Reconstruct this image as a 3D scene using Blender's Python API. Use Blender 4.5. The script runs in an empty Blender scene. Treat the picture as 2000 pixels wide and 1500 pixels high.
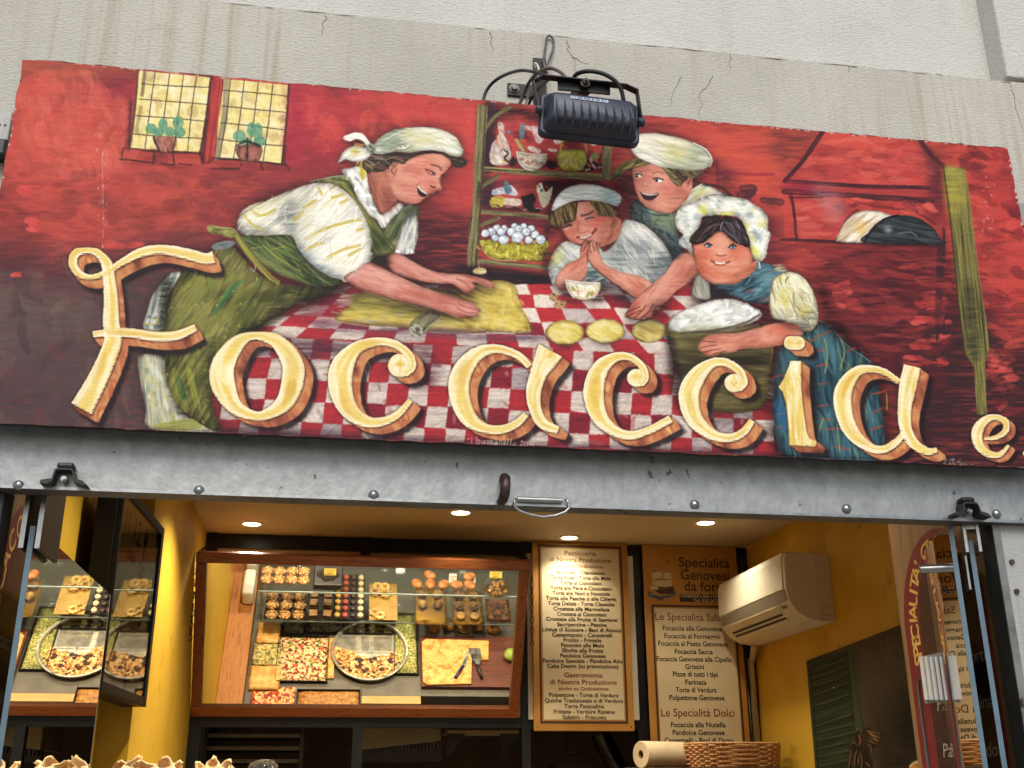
import bpy, bmesh, math, random
import numpy as np
from mathutils import Vector, Matrix
from mathutils.geometry import tessellate_polygon
random.seed(5)
SC=bpy.context.scene; COL=SC.collection
R=math.radians
# ================================================================ camera
F_PX=2140.                      # focal length in pixels of the 2000 px wide photograph
CAM=np.array([0,-2.4,1.6])
M=np.array([[.98712,.05101,.15160],[-.15977,.34255,.92581],[-.00471,-.93811,.34625]])
u_,s_,v_=np.linalg.svd(M); M=u_@v_
cam=bpy.data.cameras.new('camera'); cam_o=bpy.data.objects.new('camera',cam); COL.objects.link(cam_o)
cam.sensor_width=36; cam.lens=F_PX/2000*36; cam.clip_start=.05; cam.clip_end=200
cam_o.matrix_world=Matrix([[M[i,0],-M[i,1],-M[i,2],CAM[i]] for i in range(3)]+[[0,0,0,1]])
SC.camera=cam_o
# ================================================================ sky, sun, exposure
SUN_EL,SUN_ROT=R(44),R(188)     # high soft daylight falling into the street, in front of the facade
w=bpy.data.worlds.new('World'); SC.world=w; w.use_nodes=True
nt=w.node_tree; sky=nt.nodes.new('ShaderNodeTexSky'); sky.sky_type='NISHITA'; sky.sun_disc=False
sky.sun_elevation=SUN_EL; sky.sun_rotation=SUN_ROT; sky.air_density=1.; sky.dust_density=2.
bg=nt.nodes['Background']; bg.inputs[1].default_value=.10; nt.links.new(sky.outputs[0],bg.inputs[0])
sl=bpy.data.lights.new('sun','SUN'); sl.energy=1.5; sl.angle=R(38); sl.color=(1,.985,.96)
so=bpy.data.objects.new('sun',sl); COL.objects.link(so)
dv=Vector((math.sin(SUN_ROT)*math.cos(SUN_EL),math.cos(SUN_ROT)*math.cos(SUN_EL),math.sin(SUN_EL)))   # towards the sun
so.rotation_euler=dv.to_track_quat('Z','Y').to_euler(); so.location=(0,-8,9)
vs=SC.view_settings; vs.view_transform='Standard'; vs.look='None'; vs.exposure=.46; vs.gamma=1; vs.use_curve_mapping=False
SC.render.engine='CYCLES'; SC.cycles.max_bounces=10; SC.cycles.transparent_max_bounces=16; SC.cycles.glossy_bounces=8
SC.cycles.use_denoising=True; SC.cycles.caustics_reflective=False; SC.cycles.caustics_refractive=False
LAMP_W=37.                      # watts of one ceiling downlight

# ================================================================ pixel geometry: where a ray of the photograph meets a real surface
def ray(px,py): 
    d=M@np.array([px-1000,py-750,F_PX]); return d/np.linalg.norm(d)
def onY(px,py,y): d=ray(px,py); return CAM+d*((y-CAM[1])/d[1])
def onX(px,py,x): d=ray(px,py); return CAM+d*((x-CAM[0])/d[0])
def onZ(px,py,z): d=ray(px,py); return CAM+d*((z-CAM[2])/d[2])
def proj(P):
    c=(np.asarray(P)-CAM)@M; return 1000+F_PX*c[...,0]/c[...,2],750+F_PX*c[...,1]/c[...,2]
MIR_B,MIR_T=np.array([0,3.345,1.945]),np.array([0,2.955,2.668])      # the leaning mirror: foot and head of its glass
MIR_N=np.array([0,-(MIR_T-MIR_B)[2],(MIR_T-MIR_B)[1]]); MIR_N/=np.linalg.norm(MIR_N)
def onM(px,py): d=ray(px,py); return CAM+d*(np.dot(MIR_B-CAM,MIR_N)/np.dot(d,MIR_N))
def MR(px,py,z):
    """the point at height z that the mirror shows at this pixel"""
    d=ray(px,py); P=onM(px,py); r=d-2*np.dot(d,MIR_N)*MIR_N; return P+r*((z-P[2])/r[2])

# ================================================================ helpers
def lin(h):
    if not isinstance(h,str): return tuple(h)+(1,)
    c=[int(h[i:i+2],16)/255. for i in (0,2,4)]; return tuple(v/12.92 if v<=.04045 else ((v+.055)/1.055)**2.4 for v in c)+(1,)
class MB:
    def __init__(s): s.v=[]; s.f=[]; s.uv=None
    def add(s,vs,fs):
        n=len(s.v); s.v+= [tuple(map(float,q)) for q in vs]; s.f+=[tuple(i+n for i in f) for f in fs]; return s
    def box(s,x0,x1,y0,y1,z0,z1):
        return s.add([(x0,y0,z0),(x1,y0,z0),(x1,y1,z0),(x0,y1,z0),(x0,y0,z1),(x1,y0,z1),(x1,y1,z1),(x0,y1,z1)],[(0,3,2,1),(4,5,6,7),(0,1,5,4),(1,2,6,5),(2,3,7,6),(3,0,4,7)])
    def obox(s,org,ax,ay,az,sx,sy,sz):
        """oriented box centred on org"""
        o=np.array(org); ax,ay,az=[np.array(a)/np.linalg.norm(a) for a in (ax,ay,az)]
        V=[o+ax*i*sx/2+ay*j*sy/2+az*k*sz/2 for k in (-1,1) for j in (-1,1) for i in (-1,1)]
        return s.add(V,[(0,2,3,1),(4,5,7,6),(0,1,5,4),(1,3,7,5),(3,2,6,7),(2,0,4,6)])
    def cyl(s,p0,p1,r0,r1=None,n=20,cap=True):
        r1=r0 if r1 is None else r1; p0,p1=np.array(p0,float),np.array(p1,float); d=p1-p0; d/=np.linalg.norm(d)
        a=np.cross(d,(0,0,1) if abs(d[2])<.9 else (1,0,0)); a/=np.linalg.norm(a); b=np.cross(d,a)
        V=[];
        for p,r in ((p0,r0),(p1,r1)): V+=[p+r*(math.cos(t)*a+math.sin(t)*b) for t in np.linspace(0,2*math.pi,n,endpoint=False)]
        F=[(i,(i+1)%n,n+(i+1)%n,n+i) for i in range(n)]
        if cap: F+=[tuple(range(n))[::-1],tuple(range(n,2*n))]
        return s.add(V,F)
    def tube(s,P,r,n=10,closed=False):
        P=[np.array(p,float) for p in P]; k=len(P); V=[]; up=None
        for i,p in enumerate(P):
            d=(P[(i+1)%k]-P[i-1]) if closed or 0<i<k-1 else (P[1]-P[0] if i==0 else P[-1]-P[-2]); d=d/(np.linalg.norm(d)+1e-9)
            if up is None: up=np.cross(d,(0,0,1) if abs(d[2])<.9 else (1,0,0))
            a=up-d*np.dot(up,d); a/=np.linalg.norm(a); up=a; b=np.cross(d,a); rr=r[i] if hasattr(r,'__len__') else r
            V+=[p+rr*(math.cos(t)*a+math.sin(t)*b) for t in np.linspace(0,2*math.pi,n,endpoint=False)]
        F=[(i*n+j,i*n+(j+1)%n,((i+1)%k)*n+(j+1)%n,((i+1)%k)*n+j) for i in range(k if closed else k-1) for j in range(n)]
        if not closed: F+=[tuple(range(n))[::-1],tuple(range((k-1)*n,k*n))]
        return s.add(V,F)
    def lathe(s,prof,c,axis=(0,0,1),n=32,cap=True):
        """prof: (radius, height) pairs along the axis"""
        d=np.array(axis,float); d/=np.linalg.norm(d); a=np.cross(d,(0,0,1) if abs(d[2])<.9 else (1,0,0)); a/=np.linalg.norm(a); b=np.cross(d,a); c=np.array(c,float)
        V=[c+d*h+r*(math.cos(t)*a+math.sin(t)*b) for r,h in prof for t in np.linspace(0,2*math.pi,n,endpoint=False)]
        F=[(i*n+j,i*n+(j+1)%n,(i+1)*n+(j+1)%n,(i+1)*n+j) for i in range(len(prof)-1) for j in range(n)]
        if cap and prof[0][0]>1e-6: F.append(tuple(range(n))[::-1])
        if cap and prof[-1][0]>1e-6: F.append(tuple(range((len(prof)-1)*n,len(prof)*n)))
        return s.add(V,F)
    def prism(s,poly,org,ux,uy,th,hole=None):
        """2-D outline -> plate: org+ux*x+uy*y, thickness th along ux x uy (from 0 to th)"""
        ux,uy=np.array(ux,float),np.array(uy,float); nn=np.cross(ux,uy); nn/=np.linalg.norm(nn); org=np.array(org,float); k=len(poly)
        A=[org+ux*x+uy*y for x,y in poly]; T=tessellate_polygon([[Vector((x,y,0)) for x,y in poly]])
        ar=sum(poly[i-1][0]*poly[i][1]-poly[i][0]*poly[i-1][1] for i in range(k)); sg=1 if ar>0 else -1
        V=[a for a in A]+[a+nn*th for a in A]; F=[]
        for t in T:
            a=sum((poly[t[i-1]][0]*poly[t[i]][1]-poly[t[i]][0]*poly[t[i-1]][1]) for i in range(3)); t=t if a>0 else t[::-1]
            F.append(tuple(i+k for i in t)); F.append(tuple(t[::-1]))
        for i in range(k):
            j=(i+1)%k; F.append((i,j,j+k,i+k) if sg>0 else (j,i,i+k,j+k))
        return s.add(V,F)
    def sheet(s,poly,org,ux,uy,off=0.):
        ux,uy=np.array(ux,float),np.array(uy,float); nn=np.cross(ux,uy); nn/=np.linalg.norm(nn); org=np.array(org,float)+nn*off
        T=tessellate_polygon([[Vector((x,y,0)) for x,y in poly]]); F=[]
        for t in T:
            a=sum((poly[t[i-1]][0]*poly[t[i]][1]-poly[t[i]][0]*poly[t[i-1]][1]) for i in range(3)); F.append(t if a>0 else t[::-1])
        return s.add([org+ux*x+uy*y for x,y in poly],F)
    def ico(s,c,r,sub=2,jit=0.,sc=(1,1,1)):
        bm=bmesh.new(); bmesh.ops.create_icosphere(bm,subdivisions=sub,radius=1.)
        V=[]
        for v in bm.verts:
            k=1+jit*(random.random()-.5); V.append((c[0]+v.co.x*r*sc[0]*k,c[1]+v.co.y*r*sc[1]*k,c[2]+v.co.z*r*sc[2]*k))
        F=[tuple(v.index for v in f.verts) for f in bm.faces]; bm.free(); return s.add(V,F)
    def text(s,t,size,org,ux,uy,align='CENTER',bold=0.,width=None,sx=1.,off=.0006,shear=0.,sp=1.):
        c=bpy.data.curves.new('t','FONT'); c.body=t; c.size=size; c.align_x=align; c.offset=bold*size; c.shear=shear; c.resolution_u=3; c.space_character=sp
        o=bpy.data.objects.new('t',c); COL.objects.link(o); dg=bpy.context.evaluated_depsgraph_get(); me=bpy.data.meshes.new_from_object(o.evaluated_get(dg))
        V=[v.co.copy() for v in me.vertices]; F=[tuple(p.vertices) for p in me.polygons]; bpy.data.objects.remove(o); bpy.data.curves.remove(c); bpy.data.meshes.remove(me)
        if not V: return s
        if width:
            wd=max(v.x for v in V)-min(v.x for v in V); sx=width/max(wd,1e-6)
        ux,uy=np.array(ux,float),np.array(uy,float); nn=np.cross(ux,uy); org=np.array(org,float)+nn/np.linalg.norm(nn)*off
        return s.add([org+ux*v.x*sx+uy*v.y for v in V],F)
    def build(s,name,mat,parent=None,smooth=False,bevel=0.,seg=2,label=None,subd=0):
        me=bpy.data.meshes.new(name); me.from_pydata(s.v,[],s.f); me.update()
        if mat: me.materials.append(mat)
        if smooth:
            me.polygons.foreach_set('use_smooth',[True]*len(me.polygons))
        if s.uv is not None:
            ul=me.uv_layers.new(name='UVMap'); co=np.array(s.v)
            UV=s.uv(co); idx=np.zeros(len(me.loops),np.int32); me.loops.foreach_get('vertex_index',idx); ul.data.foreach_set('uv',UV[idx].astype(np.float32).ravel())
        o=bpy.data.objects.new(name,me); COL.objects.link(o)
        if parent is not None: attach(o,parent)
        if subd: m=o.modifiers.new('s','SUBSURF'); m.levels=m.render_levels=subd
        if bevel>0: m=o.modifiers.new('b','BEVEL'); m.width=bevel; m.segments=seg; m.limit_method='ANGLE'; m.angle_limit=R(40)
        if smooth=='auto':
            try: me.set_sharp_from_angle(angle=R(38))
            except Exception: pass
        if label: o['label']=label
        return o
def attach(o,p):
    o.parent=p; o.matrix_parent_inverse=Matrix.Translation(-p.location) if p.type=='EMPTY' else Matrix()
def tag(o,label,cat,group=None,kind=None):
    o['label']=label; o['category']=cat
    if group: o['group']=group
    if kind: o['kind']=kind
    return o
def thing(name,label,cat,loc,group=None):
    o=bpy.data.objects.new(name,None); COL.objects.link(o); o.location=tuple(map(float,loc)); o.empty_display_size=.05; return tag(o,label,cat,group)
def structure(o): o['kind']='structure'; return o
def copy_tree(o,loc=None,label=None,rotz=0,parent=None):
    c=o.copy(); COL.objects.link(c)
    if parent is None:
        if loc is not None: c.location=loc
        c.rotation_euler.z=rotz
        if label: c['label']=label
    else: c.parent=parent
    for ch in [q for q in bpy.data.objects if q.parent==o]: copy_tree(ch,parent=c)
    return c
X,Y,Z=np.eye(3)
# ================================================================ materials
MATS={}
def nodes(name):
    m=bpy.data.materials.new(name); m.use_nodes=True; n=m.node_tree.nodes; l=m.node_tree.links; return m,n,l,n['Principled BSDF']
def mat(name,c1,c2=None,scale=8.,rough=.6,metal=0.,bump=0.,bscale=60.,stretch=(1,1,1),detail=6.,spec=.5,c3=None,lo=.35,hi=.65,rot=(0,0,0),emit=None,strength=0.,spots=None):
    """noise between two or three colours, optional small dark spots, fine bump"""
    if name in MATS: return MATS[name]
    m,n,l,b=nodes(name); b.inputs['Roughness'].default_value=rough; b.inputs['Metallic'].default_value=metal; b.inputs['Specular IOR Level'].default_value=spec
    tc=n.new('ShaderNodeTexCoord'); mp=n.new('ShaderNodeMapping'); mp.inputs['Scale'].default_value=stretch; mp.inputs['Rotation'].default_value=rot; l.new(tc.outputs['Object'],mp.inputs[0]); out=None
    if c2:
        nz=n.new('ShaderNodeTexNoise'); nz.inputs['Scale'].default_value=scale; nz.inputs['Detail'].default_value=detail; nz.inputs['Roughness'].default_value=.62; l.new(mp.outputs[0],nz.inputs[0])
        cr=n.new('ShaderNodeValToRGB'); cr.color_ramp.elements[0].position=lo; cr.color_ramp.elements[1].position=hi; cr.color_ramp.elements[0].color=lin(c1); cr.color_ramp.elements[1].color=lin(c3 or c2)
        if c3: e=cr.color_ramp.elements.new((lo+hi)/2); e.color=lin(c2)
        l.new(nz.outputs['Fac'],cr.inputs[0]); out=cr.outputs[0]
    else: b.inputs['Base Color'].default_value=lin(c1)
    if spots:
        sc_,hx,th=spots; nz=n.new('ShaderNodeTexNoise'); nz.inputs['Scale'].default_value=sc_; nz.inputs['Detail'].default_value=3; l.new(mp.outputs[0],nz.inputs[0])
        mr=n.new('ShaderNodeMapRange'); mr.inputs[1].default_value=th; mr.inputs[2].default_value=th+.05; l.new(nz.outputs['Fac'],mr.inputs[0])
        mx=n.new('ShaderNodeMix'); mx.data_type='RGBA'; l.new(mr.outputs[0],mx.inputs[0]); mx.inputs[7].default_value=lin(hx)
        if out is None: mx.inputs[6].default_value=lin(c1)
        else: l.new(out,mx.inputs[6])
        out=mx.outputs[2]
    if out is not None: l.new(out,b.inputs['Base Color'])
    if bump>0:
        nb=n.new('ShaderNodeTexNoise'); nb.inputs['Scale'].default_value=bscale; nb.inputs['Detail'].default_value=4; l.new(mp.outputs[0],nb.inputs[0])
        bp=n.new('ShaderNodeBump'); bp.inputs['Strength'].default_value=bump; bp.inputs['Distance'].default_value=.004; l.new(nb.outputs['Fac'],bp.inputs['Height']); l.new(bp.outputs[0],b.inputs['Normal'])
    if emit: b.inputs['Emission Color'].default_value=lin(emit); b.inputs['Emission Strength'].default_value=strength
    MATS[name]=m; return m
def food(name,stops,scale=60.,kind='voronoi',bump=.6,rough=.55,scale2=None):
    """crumb, crust and toppings: cells and noise through a stepped ramp"""
    if name in MATS: return MATS[name]
    m,n,l,b=nodes(name); b.inputs['Roughness'].default_value=rough; tc=n.new('ShaderNodeTexCoord')
    nz=n.new('ShaderNodeTexNoise'); nz.inputs['Scale'].default_value=scale*.35 if scale2 is None else scale2; nz.inputs['Detail'].default_value=5; l.new(tc.outputs['Object'],nz.inputs[0])
    if kind=='voronoi':
        v=n.new('ShaderNodeTexVoronoi'); v.inputs['Scale'].default_value=scale; v.inputs['Randomness'].default_value=1.
        ad=n.new('ShaderNodeVectorMath'); ad.operation='MULTIPLY_ADD'; l.new(nz.outputs['Color'],ad.inputs[0]); ad.inputs[1].default_value=(.03,.03,.03); l.new(tc.outputs['Object'],ad.inputs[2]); l.new(ad.outputs[0],v.inputs[0])
        sp=n.new('ShaderNodeSeparateColor'); l.new(v.outputs['Color'],sp.inputs[0]); fac=sp.outputs[0]
        mm=n.new('ShaderNodeMath'); mm.operation='MULTIPLY_ADD'; l.new(nz.outputs['Fac'],mm.inputs[0]); mm.inputs[1].default_value=.5; l.new(fac,mm.inputs[2]); ms=n.new('ShaderNodeMath'); ms.operation='SUBTRACT'; l.new(mm.outputs[0],ms.inputs[0]); ms.inputs[1].default_value=.25; fac=ms.outputs[0]; hgt=v.outputs['Distance']
    else: fac=nz.outputs['Fac']; hgt=nz.outputs['Fac']
    cr=n.new('ShaderNodeValToRGB'); el=cr.color_ramp.elements
    while len(el)<len(stops): el.new(.5)
    for e,(p,c) in zip(el,stops): e.position=p
    for e,(p,c) in zip(el,stops): e.color=lin(c)
    l.new(fac,cr.inputs[0]); l.new(cr.outputs[0],b.inputs['Base Color'])
    bp=n.new('ShaderNodeBump'); bp.inputs['Strength'].default_value=bump; bp.inputs['Distance'].default_value=.006; l.new(hgt,bp.inputs['Height']); l.new(bp.outputs[0],b.inputs['Normal'])
    MATS[name]=m; return m
def glassy(name,tint,rough=0.,base=.0,gain=1.,bump=0.,glow='ffffff'):
    """thin architectural glass or film: see-through with a Fresnel reflection"""
    if name in MATS: return MATS[name]
    m,n,l,b=nodes(name); n.remove(b); o=n['Material Output']; t=n.new('ShaderNodeBsdfTransparent'); t.inputs[0].default_value=lin(tint); g=n.new('ShaderNodeBsdfGlossy'); g.inputs[0].default_value=lin(glow); g.inputs['Roughness'].default_value=rough
    f=n.new('ShaderNodeFresnel'); f.inputs[0].default_value=1.5; a=n.new('ShaderNodeMath'); a.operation='MULTIPLY_ADD'; a.use_clamp=True; l.new(f.outputs[0],a.inputs[0]); a.inputs[1].default_value=gain; a.inputs[2].default_value=base
    mx=n.new('ShaderNodeMixShader'); l.new(a.outputs[0],mx.inputs[0]); l.new(t.outputs[0],mx.inputs[1]); l.new(g.outputs[0],mx.inputs[2]); l.new(mx.outputs[0],o.inputs[0])
    if bump:
        tc=n.new('ShaderNodeTexCoord'); nz=n.new('ShaderNodeTexNoise'); nz.inputs['Scale'].default_value=55; nz.inputs['Detail'].default_value=3; l.new(tc.outputs['Object'],nz.inputs[0]); bp=n.new('ShaderNodeBump'); bp.inputs['Strength'].default_value=bump; bp.inputs['Distance'].default_value=.02; l.new(nz.outputs['Fac'],bp.inputs['Height']); l.new(bp.outputs[0],g.inputs['Normal']); l.new(bp.outputs[0],f.inputs['Normal'])
    MATS[name]=m; return m
def painted(name,arr,rough=.5,bump=.25):
    """a picture computed above, spread over a flat board through its own UV map"""
    h,wd=arr.shape[:2]; im=bpy.data.images.new(name,wd,h); px=np.ones((h,wd,4),np.float32); px[...,:3]=arr[::-1]; im.pixels.foreach_set(px.ravel()); im.update(); im.pack()
    m,n,l,b=nodes(name); t=n.new('ShaderNodeTexImage'); t.image=im; t.interpolation='Cubic'; uv=n.new('ShaderNodeUVMap'); uv.uv_map='UVMap'; l.new(uv.outputs[0],t.inputs[0]); l.new(t.outputs[0],b.inputs['Base Color']); b.inputs['Roughness'].default_value=rough; b.inputs['Specular IOR Level'].default_value=.14
    tc=n.new('ShaderNodeTexCoord'); nz=n.new('ShaderNodeTexNoise'); nz.inputs['Scale'].default_value=420; nz.inputs['Detail'].default_value=2; l.new(tc.outputs['Object'],nz.inputs[0]); bp=n.new('ShaderNodeBump'); bp.inputs['Strength'].default_value=bump; bp.inputs['Distance'].default_value=.001; l.new(nz.outputs['Fac'],bp.inputs['Height']); l.new(bp.outputs[0],b.inputs['Normal'])
    return m
def resample(cv,org,ux,uy,nx,ny):
    """canvas (photograph space) -> picture in the board's own metres"""
    uu,vv=np.meshgrid((np.arange(nx)+.5)/nx,1-(np.arange(ny)+.5)/ny); P=np.asarray(org)+uu[...,None]*np.asarray(ux)+vv[...,None]*np.asarray(uy)
    px,py=proj(P); x=np.clip(px-cv.x0-.5,0,cv.w-1.001); y=np.clip(py-cv.y0-.5,0,cv.h-1.001); i=x.astype(int); j=y.astype(int); fx=(x-i)[...,None]; fy=(y-j)[...,None]; a=cv.a
    return (a[j,i]*(1-fx)+a[j,i+1]*fx)*(1-fy)+(a[j+1,i]*(1-fx)+a[j+1,i+1]*fx)*fy

# ---------------------------------------------------------------- the painter: a hand-painted sign is a flat picture
REG = dict(A=(0,90,.3),B=(400,200,.3),C=(880,30,.3),D=(880,300,.3),E=(1400,200,.3),F=(0,450,.3),G=(400,500,.3),
           H=(880,560,.3),I=(1400,560,.3),J=(1230,250,.18),K=(650,230,.15),p=(0,0,1.))
REG['M']=(1440,1200,.2)
X0,Y0,CW,CH = -20,100,2150,850          # picture space covered by the canvas
rng = np.random.default_rng(7)
TAB = rng.random((256,256)).astype(np.float32)
def pts(s):
    r=REG[s[0]]; a=np.array([[float(v) for v in q.split(',')] for q in s[1:].split()],np.float32)
    a[:,0]=a[:,0]*r[2]+r[0]; a[:,1]=a[:,1]*r[2]+r[1]
    if a.shape[1]>2: a[:,2]*=r[2]
    return a
def col(h):
    if not isinstance(h,str): return np.array(h,np.float32)
    return np.array([int(h[i:i+2],16)/255. for i in (0,2,4)],np.float32)
def vnoise(x,y,s=0):
    x=x+s*37.31; y=y+s*11.7
    xi=np.floor(x).astype(np.int32); yi=np.floor(y).astype(np.int32); fx=x-xi; fy=y-yi
    fx=fx*fx*(3-2*fx); fy=fy*fy*(3-2*fy)
    x0=xi&255; x1=(xi+1)&255; y0=yi&255; y1=(yi+1)&255
    return (TAB[y0,x0]*(1-fx)+TAB[y0,x1]*fx)*(1-fy)+(TAB[y1,x0]*(1-fx)+TAB[y1,x1]*fx)*fy
def streak(x,y,ang,L,W,s):
    c,sn=math.cos(math.radians(ang)),math.sin(math.radians(ang))
    u=(x*c+y*sn)/L; v=(-x*sn+y*c)/W
    n=.5*vnoise(u,v,s)+.3*vnoise(u*2.3,v*2.1,s+1)+.2*vnoise(u*3.1,v*4.7,s+2)
    return np.clip((n-.5)*1.9+.5,0,1)
def ramp(n,cols):
    c=np.stack([col(h) for h in cols]); k=len(cols)-1
    if k==0: return np.broadcast_to(c[0],n.shape+(3,))
    t=np.clip(n,0,.9999)*k; i=t.astype(np.int32); f=(t-i)[...,None]
    return c[i]*(1-f)+c[i+1]*f
def box1(a,r,ax):
    if r<1: return a
    pad=[(0,0),(0,0)]; pad[ax]=(r+1,r)
    c=np.cumsum(np.pad(a,pad,mode='edge'),axis=ax,dtype=np.float64)
    n=a.shape[ax]; k=2*r+1
    return ((c[k:k+n]-c[:n]) if ax==0 else (c[:,k:k+n]-c[:,:n])).astype(np.float32)/k
def blur(a,r):
    r=int(round(r))
    for _ in range(2): a=box1(box1(a,r,0),r,1)
    return a
def spline(P,closed,n=7):
    P=np.asarray(P,np.float32); m=len(P)
    if m<3 and not closed:
        t=np.linspace(0,1,n+1)[:,None]; return P[0]*(1-t)+P[1]*t
    idx=range(m) if closed else range(m-1); out=[]
    for i in idx:
        if closed: a,b,c,d=P[i-1],P[i],P[(i+1)%m],P[(i+2)%m]
        else: a,b,c,d=P[max(i-1,0)],P[i],P[i+1],P[min(i+2,m-1)]
        t=np.linspace(0,1,n,endpoint=False)[:,None]
        out.append(.5*((2*b)+(c-a)*t+(2*a-5*b+4*c-d)*t*t+(3*b-a-3*c+d)*t**3))
    if not closed: out.append(P[-1:])
    return np.concatenate(out)
class Canvas:
    def __init__(s,x0,y0,w,h,base):
        s.x0,s.y0,s.w,s.h=x0,y0,w,h; s.a=np.zeros((h,w,3),np.float32)+col(base); s.clip=None; s.seed=1
    def grid(s,bb,pad):
        xa=int(max(0,math.floor(bb[0]-s.x0-pad))); xb=int(min(s.w,math.ceil(bb[2]-s.x0+pad)))
        ya=int(max(0,math.floor(bb[1]-s.y0-pad))); yb=int(min(s.h,math.ceil(bb[3]-s.y0+pad)))
        if xb<=xa or yb<=ya: return None
        y,x=np.mgrid[ya:yb,xa:xb].astype(np.float32); return (slice(ya,yb),slice(xa,xb)),x+s.x0+.5,y+s.y0+.5
    def pmask(s,P,pad=2):
        g=s.grid((P[:,0].min(),P[:,1].min(),P[:,0].max(),P[:,1].max()),pad)
        if g is None: return None
        sl,x,y=g; m=np.zeros(x.shape,np.float32)
        for dx,dy in ((-.25,-.25),(.25,-.25),(-.25,.25),(.25,.25)):
            ins=np.zeros(x.shape,bool); xx=x[0]+dx; yy=y[:,0]+dy
            for i in range(len(P)):
                (ax,ay),(bx,by)=P[i-1][:2],P[i][:2]
                if ay==by: continue
                r=np.nonzero((yy>min(ay,by))&(yy<=max(ay,by)))[0]
                if len(r)==0: continue
                xi=ax+(yy[r]-ay)*(bx-ax)/(by-ay)
                ins[r]^=(xx[None,:]<xi[:,None])
            m+=ins*.25
        return sl,x,y,m
    def put(s,sl,m,c):
        if s.clip is not None: m=m*s.clip[sl]
        s.a[sl]+= (c-s.a[sl])*m[...,None]
    def fill(s,P,cols,ang=0,L=40,W=4,a=1.,edge=1.,rough=.35,sharp=False,blob=None):
        if isinstance(P,str): P=pts(P)
        P=P[:,:2]
        if not sharp: P=spline(P,True)
        s.seed+=1; g=s.pmask(P,4+3*edge)
        if g is None: return P
        sl,x,y,m=g; n=streak(x,y,ang,L,W,s.seed)
        if blob: n=np.clip(.55*n+.75*vnoise(x/blob,y/blob,s.seed+9)-.15,0,1)
        if edge>0:
            b=blur(m,edge); m=np.clip((b-.5)*(2.2 if edge>1 else 1.6)+.5+(streak(x,y,ang,L*.5,W*.6,s.seed+5)-.5)*rough*4*b*(1-b),0,1)
        s.put(sl,m*a,ramp(n,cols)); ar=m.sum()
        if not sharp and edge>=.7 and ar>1400 and a>.9:      # modelling towards the contour, and a broken sketched outline
            r=min(max(4,ar**.5*.055),13); inn=blur(m,r); sh=m*np.clip((.97-inn)*1.75,0,1)*(.55+.9*(streak(x,y,ang,L*.6,W,s.seed+7)-.1))
            if s.clip is not None: sh=sh*s.clip[sl]
            s.a[sl]*=1-np.clip(sh,0,1)[...,None]*np.array([.44,.50,.50],np.float32)*(.55 if cols is SKIN else 1.)
            k=0
            while k<len(P)-3:
                q=int(rng.integers(4,12)); 
                if rng.random()<.62: s.stroke(np.c_[P[k:k+q+1]+rng.normal(size=2)*.7,np.full(len(P[k:k+q+1]),rng.uniform(1.2,2.6))].astype(np.float32)[::2],'2a1e1a',a=rng.uniform(.18,.5),dry=.8,taper=.3)
                k+=q
        return P
    def soft(s,P,c,a=.6,r=14,streaky=.6,ang=0,L=40,W=4):
        if isinstance(P,str): P=pts(P)
        P=spline(P[:,:2],True); s.seed+=1; g=s.pmask(P,2*r+2)
        if g is None: return
        sl,x,y,m=g; m=blur(m,r)*a; m=np.clip(m*(1+streaky*2*(streak(x,y,ang,L,W,s.seed)-.5)),0,1)
        s.put(sl,m,col(c))
    def stroke(s,P,cols,w=None,a=1.,dry=.25,taper=.0,soft=1.,nb=6,sm=True,butt=False):
        if isinstance(P,str): P=pts(P)
        if P.shape[1]<3: P=np.c_[P,np.full(len(P),w if w else 4.)]
        if isinstance(cols,str): cols=[cols]
        s.seed+=1; Q=spline(P,False,6) if sm and len(P)>2 else P
        wm=Q[:,2].max()/2+2
        g=s.grid((Q[:,0].min(),Q[:,1].min(),Q[:,0].max(),Q[:,1].max()),wm+1)
        if g is None: return
        sl,x,y=g; best=np.full(x.shape,1e9,np.float32); lat=np.zeros(x.shape,np.float32); tt=lat.copy(); ww=lat+1.
        seg=np.hypot(*(Q[1:,:2]-Q[:-1,:2]).T); cum=np.r_[0,np.cumsum(seg)]; tot=max(cum[-1],1e-3)
        for i in range(len(Q)-1):
            ax,ay,aw=Q[i]; bx,by,bw=Q[i+1]; dx,dy=bx-ax,by-ay; l2=dx*dx+dy*dy
            if l2<1e-6: continue
            mr=max(aw,bw)/2+2
            r0=max(0,int(min(ay,by)-mr-y[0,0])); r1=int(max(ay,by)+mr-y[0,0])+2; q0=max(0,int(min(ax,bx)-mr-x[0,0])); q1=int(max(ax,bx)+mr-x[0,0])+2
            S=(slice(r0,r1),slice(q0,q1)); X=x[S]; Y=y[S]
            if X.size==0: continue
            t=((X-ax)*dx+(Y-ay)*dy)/l2; cut=np.zeros(t.shape,bool)
            if butt: cut=((t<0) if i==0 else cut)|((t>1) if i==len(Q)-2 else cut)
            t=np.clip(t,0,1); d=np.hypot(X-ax-t*dx,Y-ay-t*dy); wl=aw+(bw-aw)*t
            q=d/np.maximum(wl,.5); up=(q<best[S])&~cut
            best[S]=np.where(up,q,best[S]); sg=np.sign((X-ax)*dy-(Y-ay)*dx)
            lat[S]=np.where(up,-sg*q*2,lat[S]); tt[S]=np.where(up,(cum[i]+t*seg[i]),tt[S]); ww[S]=np.where(up,wl,ww[S])
        if butt:
            for (ax,ay,aw),(bx,by,bw),near in ((Q[0],Q[1],tt<Q[0,2]),(Q[-1],Q[-2],tt>tot-Q[-1,2])):
                best=np.where(((x-ax)*(bx-ax)+(y-ay)*(by-ay)<0)&near,9.,best)
        d=best*ww; tn=tt/tot
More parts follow.
